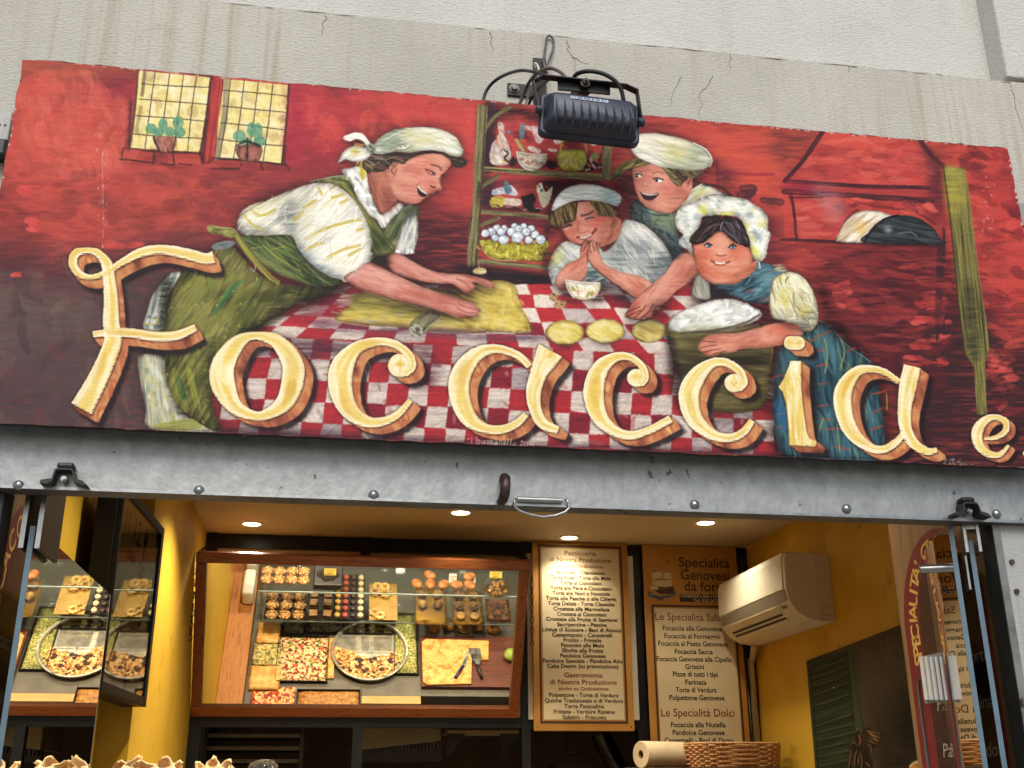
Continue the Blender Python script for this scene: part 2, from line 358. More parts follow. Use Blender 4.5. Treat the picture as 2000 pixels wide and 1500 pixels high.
        if taper>0:
            tp=np.clip(np.minimum(tn,1-tn)/taper,0,1); half=ww/2*(.25+.75*np.sqrt(tp))
        else: half=ww/2
        m=np.clip((half-d)/soft+.5,0,1)
        br=.6*vnoise(lat*nb*.5,tt/38.,s.seed)+.4*vnoise(lat*nb*1.3,tt/21.,s.seed+3)
        m=m*np.clip(1-dry*np.clip((br-.45)*3.2,0,1.6)*(.5+np.abs(2*tn-1)),0,1)*a
        n=np.clip((lat+1)/2+(vnoise(lat*nb*.7,tt/50.,s.seed+4)-.5)*.5,0,1) if len(cols)>1 else lat*0
        s.put(sl,m,ramp(n,cols)); return m
    def dabs(s,P,n,cols,lw,ll,ang=0,a=(.3,.8),jit=12,dry=.5):
        """random short strokes inside an outline"""
        if isinstance(P,str): P=pts(P)
        P=spline(P[:,:2],True); g=s.pmask(P)
        if g is None: return
        sl,x,y,m=g; ok=np.argwhere(m>.5)
        if len(ok)==0: return
        full=np.zeros((s.h,s.w),np.float32); full[sl]=m
        old=s.clip; s.clip=full if old is None else full*old
        for k in range(n):
            iy,ix=ok[rng.integers(len(ok))]; cx,cy=x[iy,ix],y[iy,ix]
            an=math.radians((ang(cx,cy) if callable(ang) else ang)+rng.normal()*jit); l=rng.uniform(*ll)/2; w=rng.uniform(*lw)
            dx,dy=math.cos(an)*l,math.sin(an)*l; b=rng.normal()*l*.15
            s.stroke(np.array([[cx-dx,cy-dy,w],[cx+b*math.sin(an),cy-b*math.cos(an),w],[cx+dx,cy+dy,w*.8]],np.float32),cols[rng.integers(len(cols))],a=rng.uniform(*a),dry=dry,taper=.25,nb=4)
        s.clip=old
    def ell(s,e,cols,**k):
        r=REG[e[0]]; cx,cy,rx,ry,*ro=[float(v) for v in e[1:].split(',')]; ro=math.radians(ro[0]) if ro else 0
        t=np.linspace(0,2*math.pi,14,endpoint=False); px=np.cos(t)*rx; py=np.sin(t)*ry
        P=np.c_[(cx+px*math.cos(ro)-py*math.sin(ro))*r[2]+r[0],(cy+px*math.sin(ro)+py*math.cos(ro))*r[2]+r[1]].astype(np.float32)
        return s.fill(P,cols,**k)
def clipto(cv,P,sharp=False):
    P=pts(P) if isinstance(P,str) else P
    if not sharp: P=spline(P[:,:2],True)
    g=cv.pmask(P); f=np.zeros((cv.h,cv.w),np.float32)
    if g: f[g[0]]=g[3]
    cv.clip=f
SKIN=['a95848','c4725b','d58a70','dd9a80','c97a64']
WHITE=['8d928c','c6c5b8','e4e0d0','f1ecdd','f6f1e4']
OLIVE=['343a1e','515829','6b7034','858343','5d6a33']
HAIR=['241c1a','3d2f29','5d4737','7d6148']
DARK='2a2222'

def paint_sign():
    c=Canvas(X0,Y0,CW,CH,'a8352f'); PART={}
    def part(name,P):
        PART.setdefault(name,[]).append(P)
        if name=='painted_person': c.soft(P,'241318',.55,9,.5,20); c.soft(P+np.array([5,6],np.float32),'2a171b',.45,16,.5,20)
        return P
    # ---------------- red brick wall of the painted kitchen
    c.fill('p-40,80 2150,80 2150,960 -40,960',['6b2a2b','8b312f','a53936','b9433c','b23d38','9a3430'],ang=3,L=50,W=10,edge=0,sharp=True,blob=70)
    c.dabs('p-10,120 900,200 900,450 -10,480',320,['c0433d','cb4d44','ad3836','9a3231','86302f','b5443a','c9564a'],(10,30),(24,80),4,(.15,.42),24,.85)
    c.dabs('p1380,240 2010,290 2040,800 1600,700',260,['c5463d','cf5246','a53634','7d2c2e','b93c39','6d282c'],(10,28),(24,80),5,(.15,.45),22,.85)
    S=c.soft
    S('p-40,500 120,520 330,470 420,520 330,640 320,860 -40,860','4f3d3d',.97,28,.25)
    S('p-30,540 180,560 180,660 -30,690','67524b',.75,26,.4); S('p20,640 170,700 180,800 40,820','584446',.7,30,.4)
    S('p-20,480 60,470 200,500 420,440 440,500 60,560','5b2a30',.75,26); S('p440,300 560,340 560,420 430,450 400,380','742630',.55,24)
    S('p565,170 700,180 720,240 640,330 570,320','a0243a',.5,24); S('p600,300 690,320 640,350 520,360','8a2a36',.6,16)
    S('p690,175 930,215 930,330 900,300 760,250','c83f3c',.6,22); S('p905,250 940,260 930,520 900,500','d24444',.5,10)
    S('p820,410 925,430 925,560 830,560 810,500','4c2028',.85,16); S('p850,330 925,330 925,420 850,420','a93338',.5,14)
    S('p190,120 265,135 265,230 215,210','8e2338',.6,16); S('p40,120 260,130 260,150 60,150','9a5237',.45,8)
    S('p95,180 190,160 210,300 60,330','d45349',.5,30); S('p60,160 95,150 130,260 60,250','c9463f',.5,20)
    c.dabs('p60,170 260,190 250,330 40,330',40,['cb5044','dc5f52','b9443d','9f3a36'],(14,34),(30,80),80,(.25,.5),20)
    c.dabs('p0,350 420,350 420,520 0,500',80,['7c2c30','9c3733','b9443f','6a2c30','8a3836'],(12,28),(30,90),3,(.18,.42),14,.85)
    for P in ('p38,362 80,364 78,380 36,378','p50,425 78,430 74,452 48,448','p22,535 40,532 40,540 22,542','p200,470 280,474 280,486 200,484'): c.dabs(P,9,['c8403f','d24c47','b53b3a'],(8,14),(18,34),4,(.5,.8),6)
    c.dabs('p50,150 255,165 250,330 30,330',60,['d2584c','c94f46','dd6a5a','b8463f','cf5f50'],(18,40),(30,70),75,(.18,.4),30,.7); c.dabs('p570,180 930,215 920,330 700,260 600,330',60,['cf4340','d94f47','b5303a','c23a3c'],(16,36),(26,70),70,(.18,.4),30,.7); c.dabs('p-10,520 320,560 330,840 -20,830',120,['5a4440','6b544a','463336','6a3c3e','523f3c','7a5f52'],(10,30),(24,80),80,(.2,.5),40,.7)
    c.dabs('p230,330 520,360 470,430 240,470',70,['8f3a34','b5423c','8a3232','b9463e','74302f'],(12,28),(24,70),4,(.18,.4),25,.85)
    S('p1385,245 1560,255 1560,300 1540,390 1440,380 1400,330','cf4e3f',.55,18); S('p1500,255 1600,262 1560,330 1535,340','6d3230',.6,12)
    S('p1400,330 1440,340 1450,430 1500,420 1540,460 1500,520 1480,450','6d2b33',.7,14)
    S('p1590,500 1850,480 1850,840 1730,760 1650,660','4c2026',.85,26); S('p1800,640 2010,620 2110,960 1760,930','3d2528',.92,30)
    S('p1935,420 2010,420 2020,640 1960,660','c2403c',.55,18); S('p1895,300 1990,300 2000,420 1930,440','b73a39',.5,20)
    c.dabs('p1590,500 1840,490 1840,770 1680,690',60,['6b252b','842b2f','963033','552028','4c242a','5a2a2c','612228'],(12,30),(30,90),6,(.3,.6),10,.7)
    c.dabs('p1860,300 1990,310 2010,780 1930,760',90,['bd403c','a33537','8a2a2f','5d2529','c84a42','6a262b'],(7,22),(20,60),14,(.3,.7),25,.8)
    for P in ('p1625,560 1655,535 1665,570 1690,612 1640,604','p1790,575 1850,568 1850,598 1795,604','p1760,618 1850,622 1850,640 1770,642','p1780,668 1850,650 1850,672 1790,684','p1930,690 1975,700 1970,740 1925,730','p1700,690 1840,696 1840,716 1720,712'): c.dabs(P,16,['d24a47','c23c3c','a83035','e0584f'],(5,12),(16,40),4,(.35,.75),10,.9)
    c.fill('E1440,880 1490,880 1450,1500 1420,1480',['33222a','43282f'],ang=85,edge=2,a=.85)
    for s_ in ('E0,380 10,560','E60,455 250,470 370,465','E700,320 740,335','E630,365 670,360','E560,440 610,430','E560,455 620,450'): c.stroke(s_,'8c1f38',w=6,a=.6)
    for s_ in ('E170,560 240,560 200,620','E300,640 420,650','E150,600 230,590'): c.stroke(s_,'4a2732',w=14,a=.8,dry=.8)
    # ---------------- oven
    part('painted_oven',c.fill('E690,190 1320,245 1470,410 1470,935 440,900 440,520',['a33434','b93d3a','c94541','bf403c'],ang=4,L=120,W=10,edge=.8,sharp=True,a=.75,blob=50))
    c.dabs('E600,300 1400,330 1440,480 470,500',24,['d4514a','a23335','8f3034','c64640'],(10,22),(30,90),4,(.3,.6),6)
    S('E460,540 700,300 760,220 640,480 520,530','7a2a2c',.55,14); S('E700,240 1200,270 1300,400 900,360','d9564c',.6,22); S('E440,535 1385,570 1385,600 440,575','8f3032',.7,5); S('E1290,260 1380,330 1470,430 1460,900 1390,880 1380,520','5a2428',.7,14); S('E490,600 520,890 640,890 560,610','9a3434',.5,12); S('E860,620 1400,660 1440,760 1300,700 1120,680 900,700 830,780','7d2a2c',.6,10)
    c.dabs('E520,500 760,230 1280,270 1380,500',70,['d2554b','c0433e','a83535','dd6356','8f3033'],(9,18),(26,64),3,(.25,.55),6,.8); c.dabs('E500,620 800,640 760,880 540,880',40,['c9504a','b03a38','96302f','d9655a'],(7,14),(24,60),3,(.3,.6),6,.8); c.dabs('E450,930 1430,960 1400,1480 560,1300',90,['8a2c30','a33436','742529','b83f3d','5c2226'],(9,20),(30,90),4,(.25,.55),7,.8)
    c.stroke('E800,840 860,745 940,690 1020,680 1150,690 1300,720 1420,790',['5f2226'],w=6,a=.7,dry=.6)
    for q,w in (('E690,190 560,380 445,510',9),('E1320,245 1400,350 1480,420',9),('E440,512 700,530 1000,548 1385,555',8),('E440,580 700,595 1000,615 1400,640',11),('E480,590 500,700 520,890',6),('E430,890 700,905 1000,915 1460,932',7),('E690,620 470,620',3)): c.stroke(q,'3a2028',w=w,a=.9,dry=.4)
    S('E440,515 700,530 700,600 450,585','8b2038',.5,8); S('E620,540 760,560 780,800 700,700','a77a80',.5,10); S('E740,600 850,640 800,780 740,760','c9625f',.5,10); S('E760,680 820,660 830,720','5d4a58',.7,6)
    c.dabs('E850,620 1380,650 1420,720 1120,720 900,690',14,['d6544c','c7443f','5a2530'],(6,14),(20,50),10,(.5,.9),20)
    S('E1330,250 1470,420 1470,700 1400,600 1380,420','5c2a30',.7,8)
    c.fill('E780,905 800,840 850,760 930,710 1010,703 1080,715 1140,745 1050,800 990,870 965,912',['b59a78','d2bd9c','e7dcc6','efe6d4'],ang=-35,L=40,W=5,edge=.8)
    S('E900,800 970,790 940,870','d5a33f',.8,6); c.fill('E962,912 1000,840 1080,765 1180,735 1300,750 1400,812 1450,880 1462,925',['24272a','33383a','474b4c','3a3e40'],ang=10,L=60,W=5,edge=.7)
    c.stroke('E962,912 1000,840 1080,765 1180,735',['191a1c'],w=4); S('E1090,800 1130,810 1130,850 1100,850','8b8f90',.8,4); c.stroke('E1180,855 1260,845 1300,870',['6b7072'],w=4,a=.7)
    # ---------------- windows
    def win(q,lv,lh,frame):
        P=part('painted_window',c.fill(q,['bfa46e','dcc67e','ead688','e8dca9','d3b55c'],ang=70,L=20,W=9,edge=.7,sharp=True,blob=16))
        clipto(c,q,True); c.dabs(q,70,['f0dd87','e3c661','d8b96a','efe2b8','c9a86a','e9d9a4'],(12,24),(14,26),75,(.35,.75),25,.3)
        c.clip=None
        for f_,w_,cc in frame: c.stroke(f_,cc,w=w_,a=.92,dry=.35)
        for l in lv+lh: c.stroke(l,'31241d',w=1.9,a=.9,dry=.35)
    win('A905,160 1375,205 1300,690 850,665',['A1010,175 985,350 945,665','A1105,180 1080,370 1040,680','A1195,190 1170,380 1130,690','A1280,195 1250,400 1220,690'],
        ['A920,245 1100,258 1370,270','A905,345 1100,360 1350,380','A885,455 1100,468 1335,490','A868,572 1050,588 1320,602'],
        [('A900,160 880,400 845,665',4,'4b3a2c'),('A945,165 925,320',7,'7d6c4b'),('A915,400 890,560',7,'a48f5c'),('A1372,205 1340,480 1300,700',4,'3a2520')])
    win('A1455,212 1880,255 1832,765 1392,725',['A1590,225 1560,480 1520,738','A1682,235 1650,500 1606,750','A1778,245 1745,520 1712,750'],
        ['A1455,290 1680,305 1875,328','A1448,390 1650,412 1865,432','A1436,500 1640,520 1850,546','A1415,605 1600,628 1845,652'],
        [('A1478,215 1460,480 1405,725',12,'938467'),('A1500,216 1480,420 1430,725',2,'4a3d33'),('A1882,252 1865,500 1835,768',4.5,'33241f')])
    c.fill('A1378,205 1452,212 1420,500 1395,735 1320,735 1350,500',['822027','a82f30','bf3d38','8d2630'],ang=97,L=90,W=4,edge=.7); c.stroke('A1345,480 1330,620 1318,760',['43201f'],w=7,a=.7,dry=.6); c.stroke('A1440,215 1425,420 1385,725',['d8754f'],w=1.6,a=.7)
    for q,w in (('A812,662 1000,684 1310,697',4),('A1368,728 1600,745 1860,775',4.5),('A780,738 900,748 1000,762',3.5),('A800,665 790,740',3),('A1005,690 1000,760',5),('A1125,700 1135,770',3.5),('A1300,690 1320,760',5),('A1375,795 1470,800 1560,798',4),('A1700,770 1710,810',4),('A1860,650 1850,740 1880,800',5),('A850,360 840,640',4),('A1570,760 1572,785',2.5),('A1050,765 1130,775',3),('A1160,765 1250,775',3)): c.stroke(q,'33201f',w=w,a=.8,dry=.55)
    S('A840,360 870,370 850,650 820,640','5b2430',.6,4); S('A1890,260 1990,280 1950,700 1860,700','a0223a',.6,10)
    for e in ('A985,538,38,34','A1030,560,40,30','A1062,512,30,42','A1160,500,36,44','A1170,560,40,32','A1105,560,34,34'): c.ell(e,['3d7459','58906f','6ea283','4c8266'],ang=60,L=12,W=3,edge=1.2,a=.88)
    c.fill('A1000,592 1148,600 1118,684 1038,680',['5a3a36','97594a','b57a62','7c4a42'],ang=80,L=20,W=5,edge=.8); c.stroke('A1000,592 1035,685',DARK,w=4,a=.8); c.stroke('A1145,598 1120,685',DARK,w=3,a=.6)
    for e in ('A1560,585,44,36','A1640,545,32,50','A1680,560,30,60','A1690,620,40,34','A1600,620,44,24'): c.ell(e,['3d7459','58906f','6ea283','4c8266'],ang=60,L=12,W=3,edge=1.4,a=.82)
    c.fill('A1545,655 1692,650 1685,745 1565,742',['4a2f2d','96574a','b0735f','5a3734'],ang=85,L=20,W=5,edge=.8); c.stroke('A1545,650 1600,620 1690,650',DARK,w=6,a=.85,dry=.5); c.stroke('A1612,600 1610,745',DARK,w=3.5,a=.8)
    c.stroke('A1180,500 1160,540',['b8d0c0'],w=3,a=.6)
    # ---------------- shelf
    part('painted_shelf',np.array([[933,205],[1245,232],[1245,345],[1195,352],[1075,430],[1075,530],[912,526],[921,400]],np.float32))
    c.fill('C240,590 1050,660 1000,1060 640,1400 640,1500 190,1480 215,1000',['4a1d26','7a2a2e','a5363a','b83f3e','8c3034'],ang=0,L=40,W=14,edge=1,sharp=True,blob=40)
    c.dabs('C300,620 980,680 960,960 280,960',40,['c8423f','d24a45','9c3336','5a222b'],(8,20),(16,50),60,(.4,.8),50)
    S('C210,600 640,640 900,680 980,760 900,720 600,690 300,680 280,980 215,980','2a141a',.75,8); S('C600,1060 1000,1070 1000,1120 640,1250 600,1200','3a1a22',.8,8); S('C200,1080 640,1090 640,1110 260,1130','3a1a22',.6,6); S('C260,930 960,960 960,1000 260,975','2a1216',.6,6); S('C260,1230 640,1270 640,1290 260,1270','2a1216',.7,5); S('D200,440 640,460 650,560 560,470 250,480','33161d',.7,7)
    S('C215,600 290,600 270,980 205,980','33202a',.8,5); S('C200,1040 270,1060 270,1270 200,1270','3a2029',.8,5); S('D170,400 640,420 640,470 200,560','5a2230',.7,8); S('C560,640 700,640 640,720','5a3a40',.4,6)
    WOOD=['3c3322','5b5138','776c48','90865a','6a5f40']
    def plank(q,ang): c.fill(q,WOOD,ang=ang,L=70,W=2.5,edge=.6,sharp=True,rough=.6)
    for q in ('C200,1115 310,1045','C200,1365 310,1318','C220,745 290,660 385,598'): c.stroke(q,['4a412c','80764c','6a603e'],w=9,dry=.5,nb=5)
    plank('C985,660 1052,665 1045,1050 1060,1080 985,1060',92); plank('C208,983 500,1005 990,1030 985,1078 500,1040 210,1012',3); c.stroke('C215,990 340,998 480,1005',['b0a55c'],w=3,a=.8,dry=.7)
    plank('C192,1262 640,1300 640,1332 195,1292',4); plank('D178,685 655,728 652,762 178,716',5); c.stroke('D190,700 640,742',['a59a68'],w=3,a=.5,dry=.8)
    plank('C175,580 245,588 215,1000 185,1300 172,1500 140,1500 150,1000',95); plank('D172,180 200,190 188,460 178,745 104,755 122,460',95); c.stroke('C230,590 208,1000 180,1480',['2f281c'],w=4,a=.7,dry=.6); c.stroke('C182,600 165,1000 140,1470',['a3975a'],w=2.5,a=.6,dry=.6)
    # jars and bowls on it
    c.fill('C330,695 352,720 345,780 375,830 392,960 262,965 268,840 312,790 305,700',['8d6c5e','c3a48c','d9c8b4','b0a4a4','e3d3b0'],ang=80,L=14,W=4,edge=1.2,a=.9,blob=9)
    c.dabs('C340,690 370,830 380,960 270,960 300,800',26,['d8b94a','e9dfc9','8a5a4a','b9a0a0','c8533f','e5e0d6'],(3,7),(6,18),70,(.5,.9),40)
    c.stroke('C350,880 375,900 350,930 380,960',DARK,w=4,a=.85,dry=.6); c.stroke('C430,812 455,850 480,890',['8a8a48','c0bd7c'],w=7,dry=.3)
    for q in ('C455,710 480,710 480,800 450,800','C370,740 390,760 370,780','C560,720 600,715 600,740'): c.fill(q,['48707e','7d9aa0'],edge=1.2,a=.85,rough=.8)
    for q in ('C480,720 600,735 600,820 560,830 530,760 490,745','C520,850 590,880 560,900 500,870','C630,870 690,870 690,890 640,885','C880,810 960,830 930,850','C670,810 760,800 700,840'): c.fill(q,['b58a82','d9cfc4','ece6da'],ang=60,L=12,W=3,edge=1.4,a=.85,rough=1.)
    c.fill('C430,888 520,900 628,905 618,960 585,1000 530,1010 480,998 445,955',['8d8067','c4b79c','e2dac4','d1a88c'],ang=5,L=18,W=4,edge=.9,a=.92,blob=8); c.stroke('C430,888 445,955 490,1000 540,1010',['efe9d8'],w=2.5,a=.8); c.stroke('C430,888 520,902 628,906',['f0ead8'],w=2,a=.8)
    c.dabs('C460,920 600,930 580,990 490,980',16,['b5765c','e9e2d0','8d4a3c','d9c9a6'],(3,6),(5,14),20,(.4,.8),60)
    c.fill('C690,900 740,875 860,880 888,930 870,1000 800,1015 710,995',['8c7f30','b9a93c','cfc14e','a89a5c','d9cb78'],ang=80,L=14,W=4,edge=1.,blob=10); c.stroke('C715,880 730,810 790,790 870,820 885,890',['a3943a','cdb950'],w=5,a=.85,dry=.4); c.dabs('C700,930 880,930 860,1000 720,990',16,['6d5f28','e0d27c','8c7a3a'],(2,4),(10,22),85,(.4,.8),10)
    for q in ('C630,950 680,960 670,1005 630,990','C870,990 930,950 960,980 900,1020','C395,920 430,940 420,980 380,975'): c.fill(q,['1d181b','2c2226'],edge=1.6,a=.85,rough=1.)
    c.fill('C915,905 955,895 965,930 925,950',['6c8a44','8fae5a'],edge=1.2,a=.85); c.dabs('C900,930 980,930 980,1020 880,1020',14,['c8503c','e0d0b8','3a2b2c'],(3,7),(6,16),50,(.4,.9),60)
    for q,cc in (('C270,1140 330,1120 400,1110 440,1175 360,1165 280,1170',['7d92a8','b9c2c8','dfe0dc']),('C345,1095 370,1080 400,1150 360,1160',['3d5568','6b8496']),('C265,1190 340,1180 350,1240 265,1250',['8f8330','c4b23f','d6c55c']),('C350,1190 455,1200 450,1240 360,1235',['b9aa90','e6dcc8']),('C560,1110 590,1100 620,1150 665,1115 640,1220 600,1250 570,1180',['8a8a86','c9c4b8','b9b26a','e3ded0'])): c.fill(q,cc,ang=30,L=12,W=3,edge=1.2,a=.88,rough=1.)
    c.fill('C455,1120 470,1180 530,1160 555,1200 540,1250 590,1260 570,1285 500,1270 470,1230',['151214','241b1e'],edge=1.3,a=.92,rough=.9); c.dabs('C270,1230 560,1250 560,1280 270,1260',18,['6a2a34','a5565a','c9b0a0','3a2228'],(2,5),(8,20),10,(.4,.8),20); c.dabs('C560,1090 670,1110 660,1150 570,1150',8,['2f4a5c','e8e2d8','8c2a30'],(3,6),(6,12),70,(.5,.9),40)
    c.fill('D190,560 330,575 500,590 640,568 625,640 590,700 500,698 300,690 225,645',['7a6f24','a4972e','c4b63c','8b7f2c','d6c84e'],ang=75,L=10,W=4,edge=.8,blob=8); c.dabs('D195,565 640,575 600,690 240,660',70,['d9cb4a','b9ab34','6d6222','8f8430','e3d76a'],(3,6),(5,12),60,(.4,.9),40)
    c.stroke('D192,565 225,645 290,690 420,698',['e0d890'],w=1.5,a=.7)
    for e in ('415,472,20','475,472,20','350,485,20','440,490,24','300,486,24','525,487,22','330,510,28','265,510,27','395,510,28','490,510,28','225,520,26','550,526,26','435,545,38','510,562,26','290,548,24','345,560,32','585,560,30'):
        x_,y_,r_=[float(v) for v in e.split(',')]; c.ell(f'D{x_},{y_},{r_+3},{r_+1}',['4f5560'],edge=.6); c.ell(f'D{x_},{y_},{r_},{r_-2}',['9aa2ac','c9cfd4','e6e7e4'],ang=30,L=10,W=5,edge=.8); c.ell(f'D{x_-r_*.2},{y_-r_*.3},{r_*.45},{r_*.35}',['f2f1ec'],edge=1.2,a=.8)
    # ---------------- checked table
    part('painted_table',np.array([[690,548],[1000,545],[1330,560],[1510,640],[1512,885],[1100,868],[425,845],[432,800],[455,655]],np.float32))
    S('p905,520 1090,540 1120,580 900,570','241a20',.95,5,.2)
    RW=['b02a35','bd3038','a3262f']; WH=['cfc2ac','e0d5c0','e8dfcf','c9bca8']; DR=['7a1f2d','8a2433','6b1f2b']
    def quad(h,u,v):
        A_,B_,C_,D_=h; return (A_*(1-u)+B_*u)*(1-v)+(D_*(1-u)+C_*u)*v
    def checks(h,nu,nv,vv,sh):
        h=[np.array(q,np.float32) for q in h]
        c.fill(np.array(h),RW,ang=3,L=30,W=6,edge=.6,sharp=True)
        for i in range(nu):
            for j in range(nv):
                k=(i+j)%2; v0,v1=vv[j],vv[j+1]; jt=lambda: rng.normal(size=2)*1.2
                q=np.array([quad(h,i/nu,v0)+jt(),quad(h,(i+1)/nu,v0)+jt(),quad(h,(i+1)/nu,v1)+jt(),quad(h,i/nu,v1)+jt()],np.float32)
                cc=WH if k else (DR if (j%2 and rng.random()<.75) else RW)
                if k and rng.random()<.15: cc=['9a8f8f','b9aea6','c9bfb2']
                c.fill(q,cc,ang=rng.normal()*25,L=18,W=4,edge=.9,sharp=True,rough=.8,a=.95 if k else .8)
        if sh: S(np.array(h),'2a1420',sh,10,.8)
    checks([(600,560),(1330,553),(1512,702),(455,655)],17,5,[0,.16,.36,.58,.8,1],.0)
    checks([(455,657),(1512,702),(1512,888),(425,846)],27,5,[0,.2,.42,.64,.86,1],.12)
    S('p430,640 560,655 680,672 640,700 450,690','4a2a38',.55,6); S('p560,560 720,545 700,620 600,640','7a2434',.5,12); S('p425,830 900,862 1500,885 1500,905 420,850','3a2430',.85,8,.4); S('p720,670 850,680 840,760 760,720','4a2030',.5,12)
    c.dabs('p440,690 1500,730 1500,880 430,840',90,['8c2733','5a2230','d9cdb8','b23540','7f7076','c8bba6'],(4,12),(10,34),80,(.15,.45),40)
    # dough sheet
    c.fill('p705,572 800,566 905,560 960,548 1003,556 1018,600 1036,648 960,648 880,650 780,640 700,634 652,624 692,590',['a08e44','c2a94a','d6bd58','dfca76','cdb04a'],ang=4,L=40,W=5,edge=.9,blob=26)
    c.dabs('p905,570 1000,560 1030,645 900,640',70,['e0c458','d9b23e','e8d486','c9a238','e5cd6c'],(4,10),(10,30),70,(.3,.7),40); c.dabs('p660,620 900,645 900,620 700,590',40,['b5a152','d8c87c','a2a090','c9b75c','8f8a4a'],(3,8),(14,40),5,(.3,.7),10)
    S('p690,575 760,585 880,612 860,628 700,600','6d6a2c',.65,7); c.stroke('p650,625 720,638 880,651 1036,649',['e9dfae'],w=2.2,a=.75,dry=.6); c.stroke('p1036,649 1018,600 1003,556',['c9b760'],w=2,a=.7); S('p650,628 1036,652 1030,668 660,648','5a4050',.5,4)
    c.fill('B1335,1450 1440,1365 1535,1392 1425,1490',['3f3c2a','6b6748','94906e','7b7858'],ang=-40,L=30,W=4,edge=.7); c.ell('B1375,1487,46,44',['4b4738','8a8672','b9b49c','6a6654'],ang=30,L=20,W=6,edge=.7); c.ell('B1385,1480,16,16',['5a5244'],edge=1.); c.stroke('B1430,1490 1540,1395',['d9cf8a'],w=2,a=.8); c.stroke('B1590,1248 1640,1215 1700,1190',['6e6840','b5ab74'],w=8,dry=.4)
    for e in ('D745,1165,125,80','D1005,1155,128,78'):
        x_,y_,a_,b_=[float(v) for v in e[1:].split(',')]; S(f'D{x_-a_},{y_+20} {x_},{y_+b_+22} {x_+a_},{y_+30} {x_},{y_}','3a2a3a',.6,5,.2); c.ell(e,['b39a3e','cdb350','dcc566','e6d58c','d2ba58'],ang=25,L=26,W=4,edge=.8,blob=24); c.stroke(f'D{x_-a_},{y_-20} {x_-a_+10},{y_+30} {x_-40},{y_+b_} {x_+60},{y_+b_-4}',['5a4a2a'],w=2,a=.7,dry=.5); S(f'D{x_-30},{y_-60} {x_+30},{y_-55} {x_+10},{y_-30} {x_-40},{y_-35}','f2eccc',.6,5)
    c.ell('D1290,1155,112,78',['a08c48','c2ab58','d4c07a','b9a45c'],ang=25,L=24,W=4,edge=2.2,blob=20)
    for e in ('D670,935,32,26','D705,985,36,30','D740,975,16,20'): c.ell(e,['5a3a24','9a6a3e','d0a878','6d4a30'],ang=40,L=9,W=4,edge=.8); 
    c.ell('D190,765,46,22',['b59a5c','e3d6a8'],edge=1.,blob=9); c.stroke('D180,700 190,760',['c9b060'],w=2,a=.8)
    # ---------------- woman
    W_='painted_person'
    part(W_,np.array([[355,535],[425,470],[455,455],[465,425],[485,400],[560,365],[650,345],[700,325],[680,315],[660,320],[672,298],[690,285],[670,268],[700,260],[725,278],[740,268],[775,250],[850,248],[892,268],[905,300],[912,318],[885,320],[863,345],[862,370],[840,385],[822,400],[805,400],[815,430],[810,490],[835,520],[900,537],[965,555],[965,565],[910,575],[935,605],[920,622],[870,618],[750,585],[684,555],[665,552],[640,575],[585,590],[540,618],[480,655],[445,690],[420,730],[412,790],[430,836],[400,842],[300,838],[275,720],[280,640],[300,580],[335,535]],np.float32))
    c.fill('F1120,275 1190,292 1110,400 1078,500 1075,650 935,645 960,520 1005,400',['5f6b64','8e948a','bdbdae','d0cfbe','7d8a86'],ang=105,L=70,W=3,edge=1.,rough=.8)
    c.fill('F905,815 1070,830 1092,960 1140,1080 1220,1215 1310,1240 1420,1310 985,1290 948,1150 910,950',['7d8270','a5a792','cbc9b4','b5b184','949884'],ang=85,L=60,W=4,edge=1.,rough=.8)
    c.dabs('F940,900 1080,900 1200,1220 1000,1260',40,['b9aa4a','e0dccb','6e7a72','c9b65c'],(4,9),(10,34),75,(.35,.7),18); c.dabs('F960,560 1070,520 1070,640 950,640',14,['b9aa4a','4a5a58'],(4,7),(8,18),10,(.4,.7),20)
    c.fill('F1000,1270 1200,1230 1310,1240 1300,1290 1100,1300',['7d7f3c','a5a04a'],ang=-8,L=50,W=3,edge=1.4,a=.85); S('F1040,400 1110,330 1080,640 1075,820 1130,1050 1220,1210 1150,1180 1060,900','1f2216',.75,6,.4)
    sk='p355,535 440,478 470,500 520,545 600,560 665,552 640,575 585,590 540,618 480,655 445,690 420,730 412,790 430,835 412,840 370,812 345,790 328,750 322,700 320,650 330,600'
    c.fill(sk,['34351d','54542b','716d36','8a8247','646034','97904f'],ang=-58,L=80,W=6,edge=1.,blob=60)
    clipto(c,sk)
    for q,cc,w,a in (('F1200,420 1260,340 1400,280','8f8a3c',16,.6),('F1150,620 1250,450 1400,330 1560,300','7f8a3a',22,.55),('F1380,560 1480,420 1580,320','3f7a4c',14,.75),('F1180,760 1300,560 1450,430','9a9444',18,.5),('F1240,1000 1260,800 1400,620 1600,470','8a8a3c',24,.45),('F1130,900 1150,1050 1220,1180','8f9240',20,.6),('F1230,900 1260,1040 1300,1180','a8a83e',12,.7),('F1420,560 1600,420 1700,390','6a6a2c',20,.5),('F1160,950 1200,1100','2f5a36',16,.6),('F1480,700 1600,560 1760,450','5a5c28',26,.5),('F1660,440 1800,420 1880,380','3a3c1e',24,.6),('F1350,900 1400,760 1500,640','4a4f24',22,.55),('F1360,1000 1400,1180 1420,1280','3a3f20',22,.6)): c.stroke(q,cc,w=w,a=a,dry=.7,taper=.3,nb=8)
    c.dabs(sk,90,['8a8a3e','3c421f','6f7434','9c964a','4f6a34'],(2,5),(30,80),lambda x,y:-60 if y<640 else -80,(.25,.6),10,.6); S('p560,560 665,552 600,600 520,620','2a2c1a',.6,8)
    S('F1440,700 1370,900 1380,1200 1300,1000 1360,760','262a16',.4,8); c.dabs(sk,30,['c9b54c','d4c463'],(2,3),(4,8),40,(.5,.8),60); c.clip=None
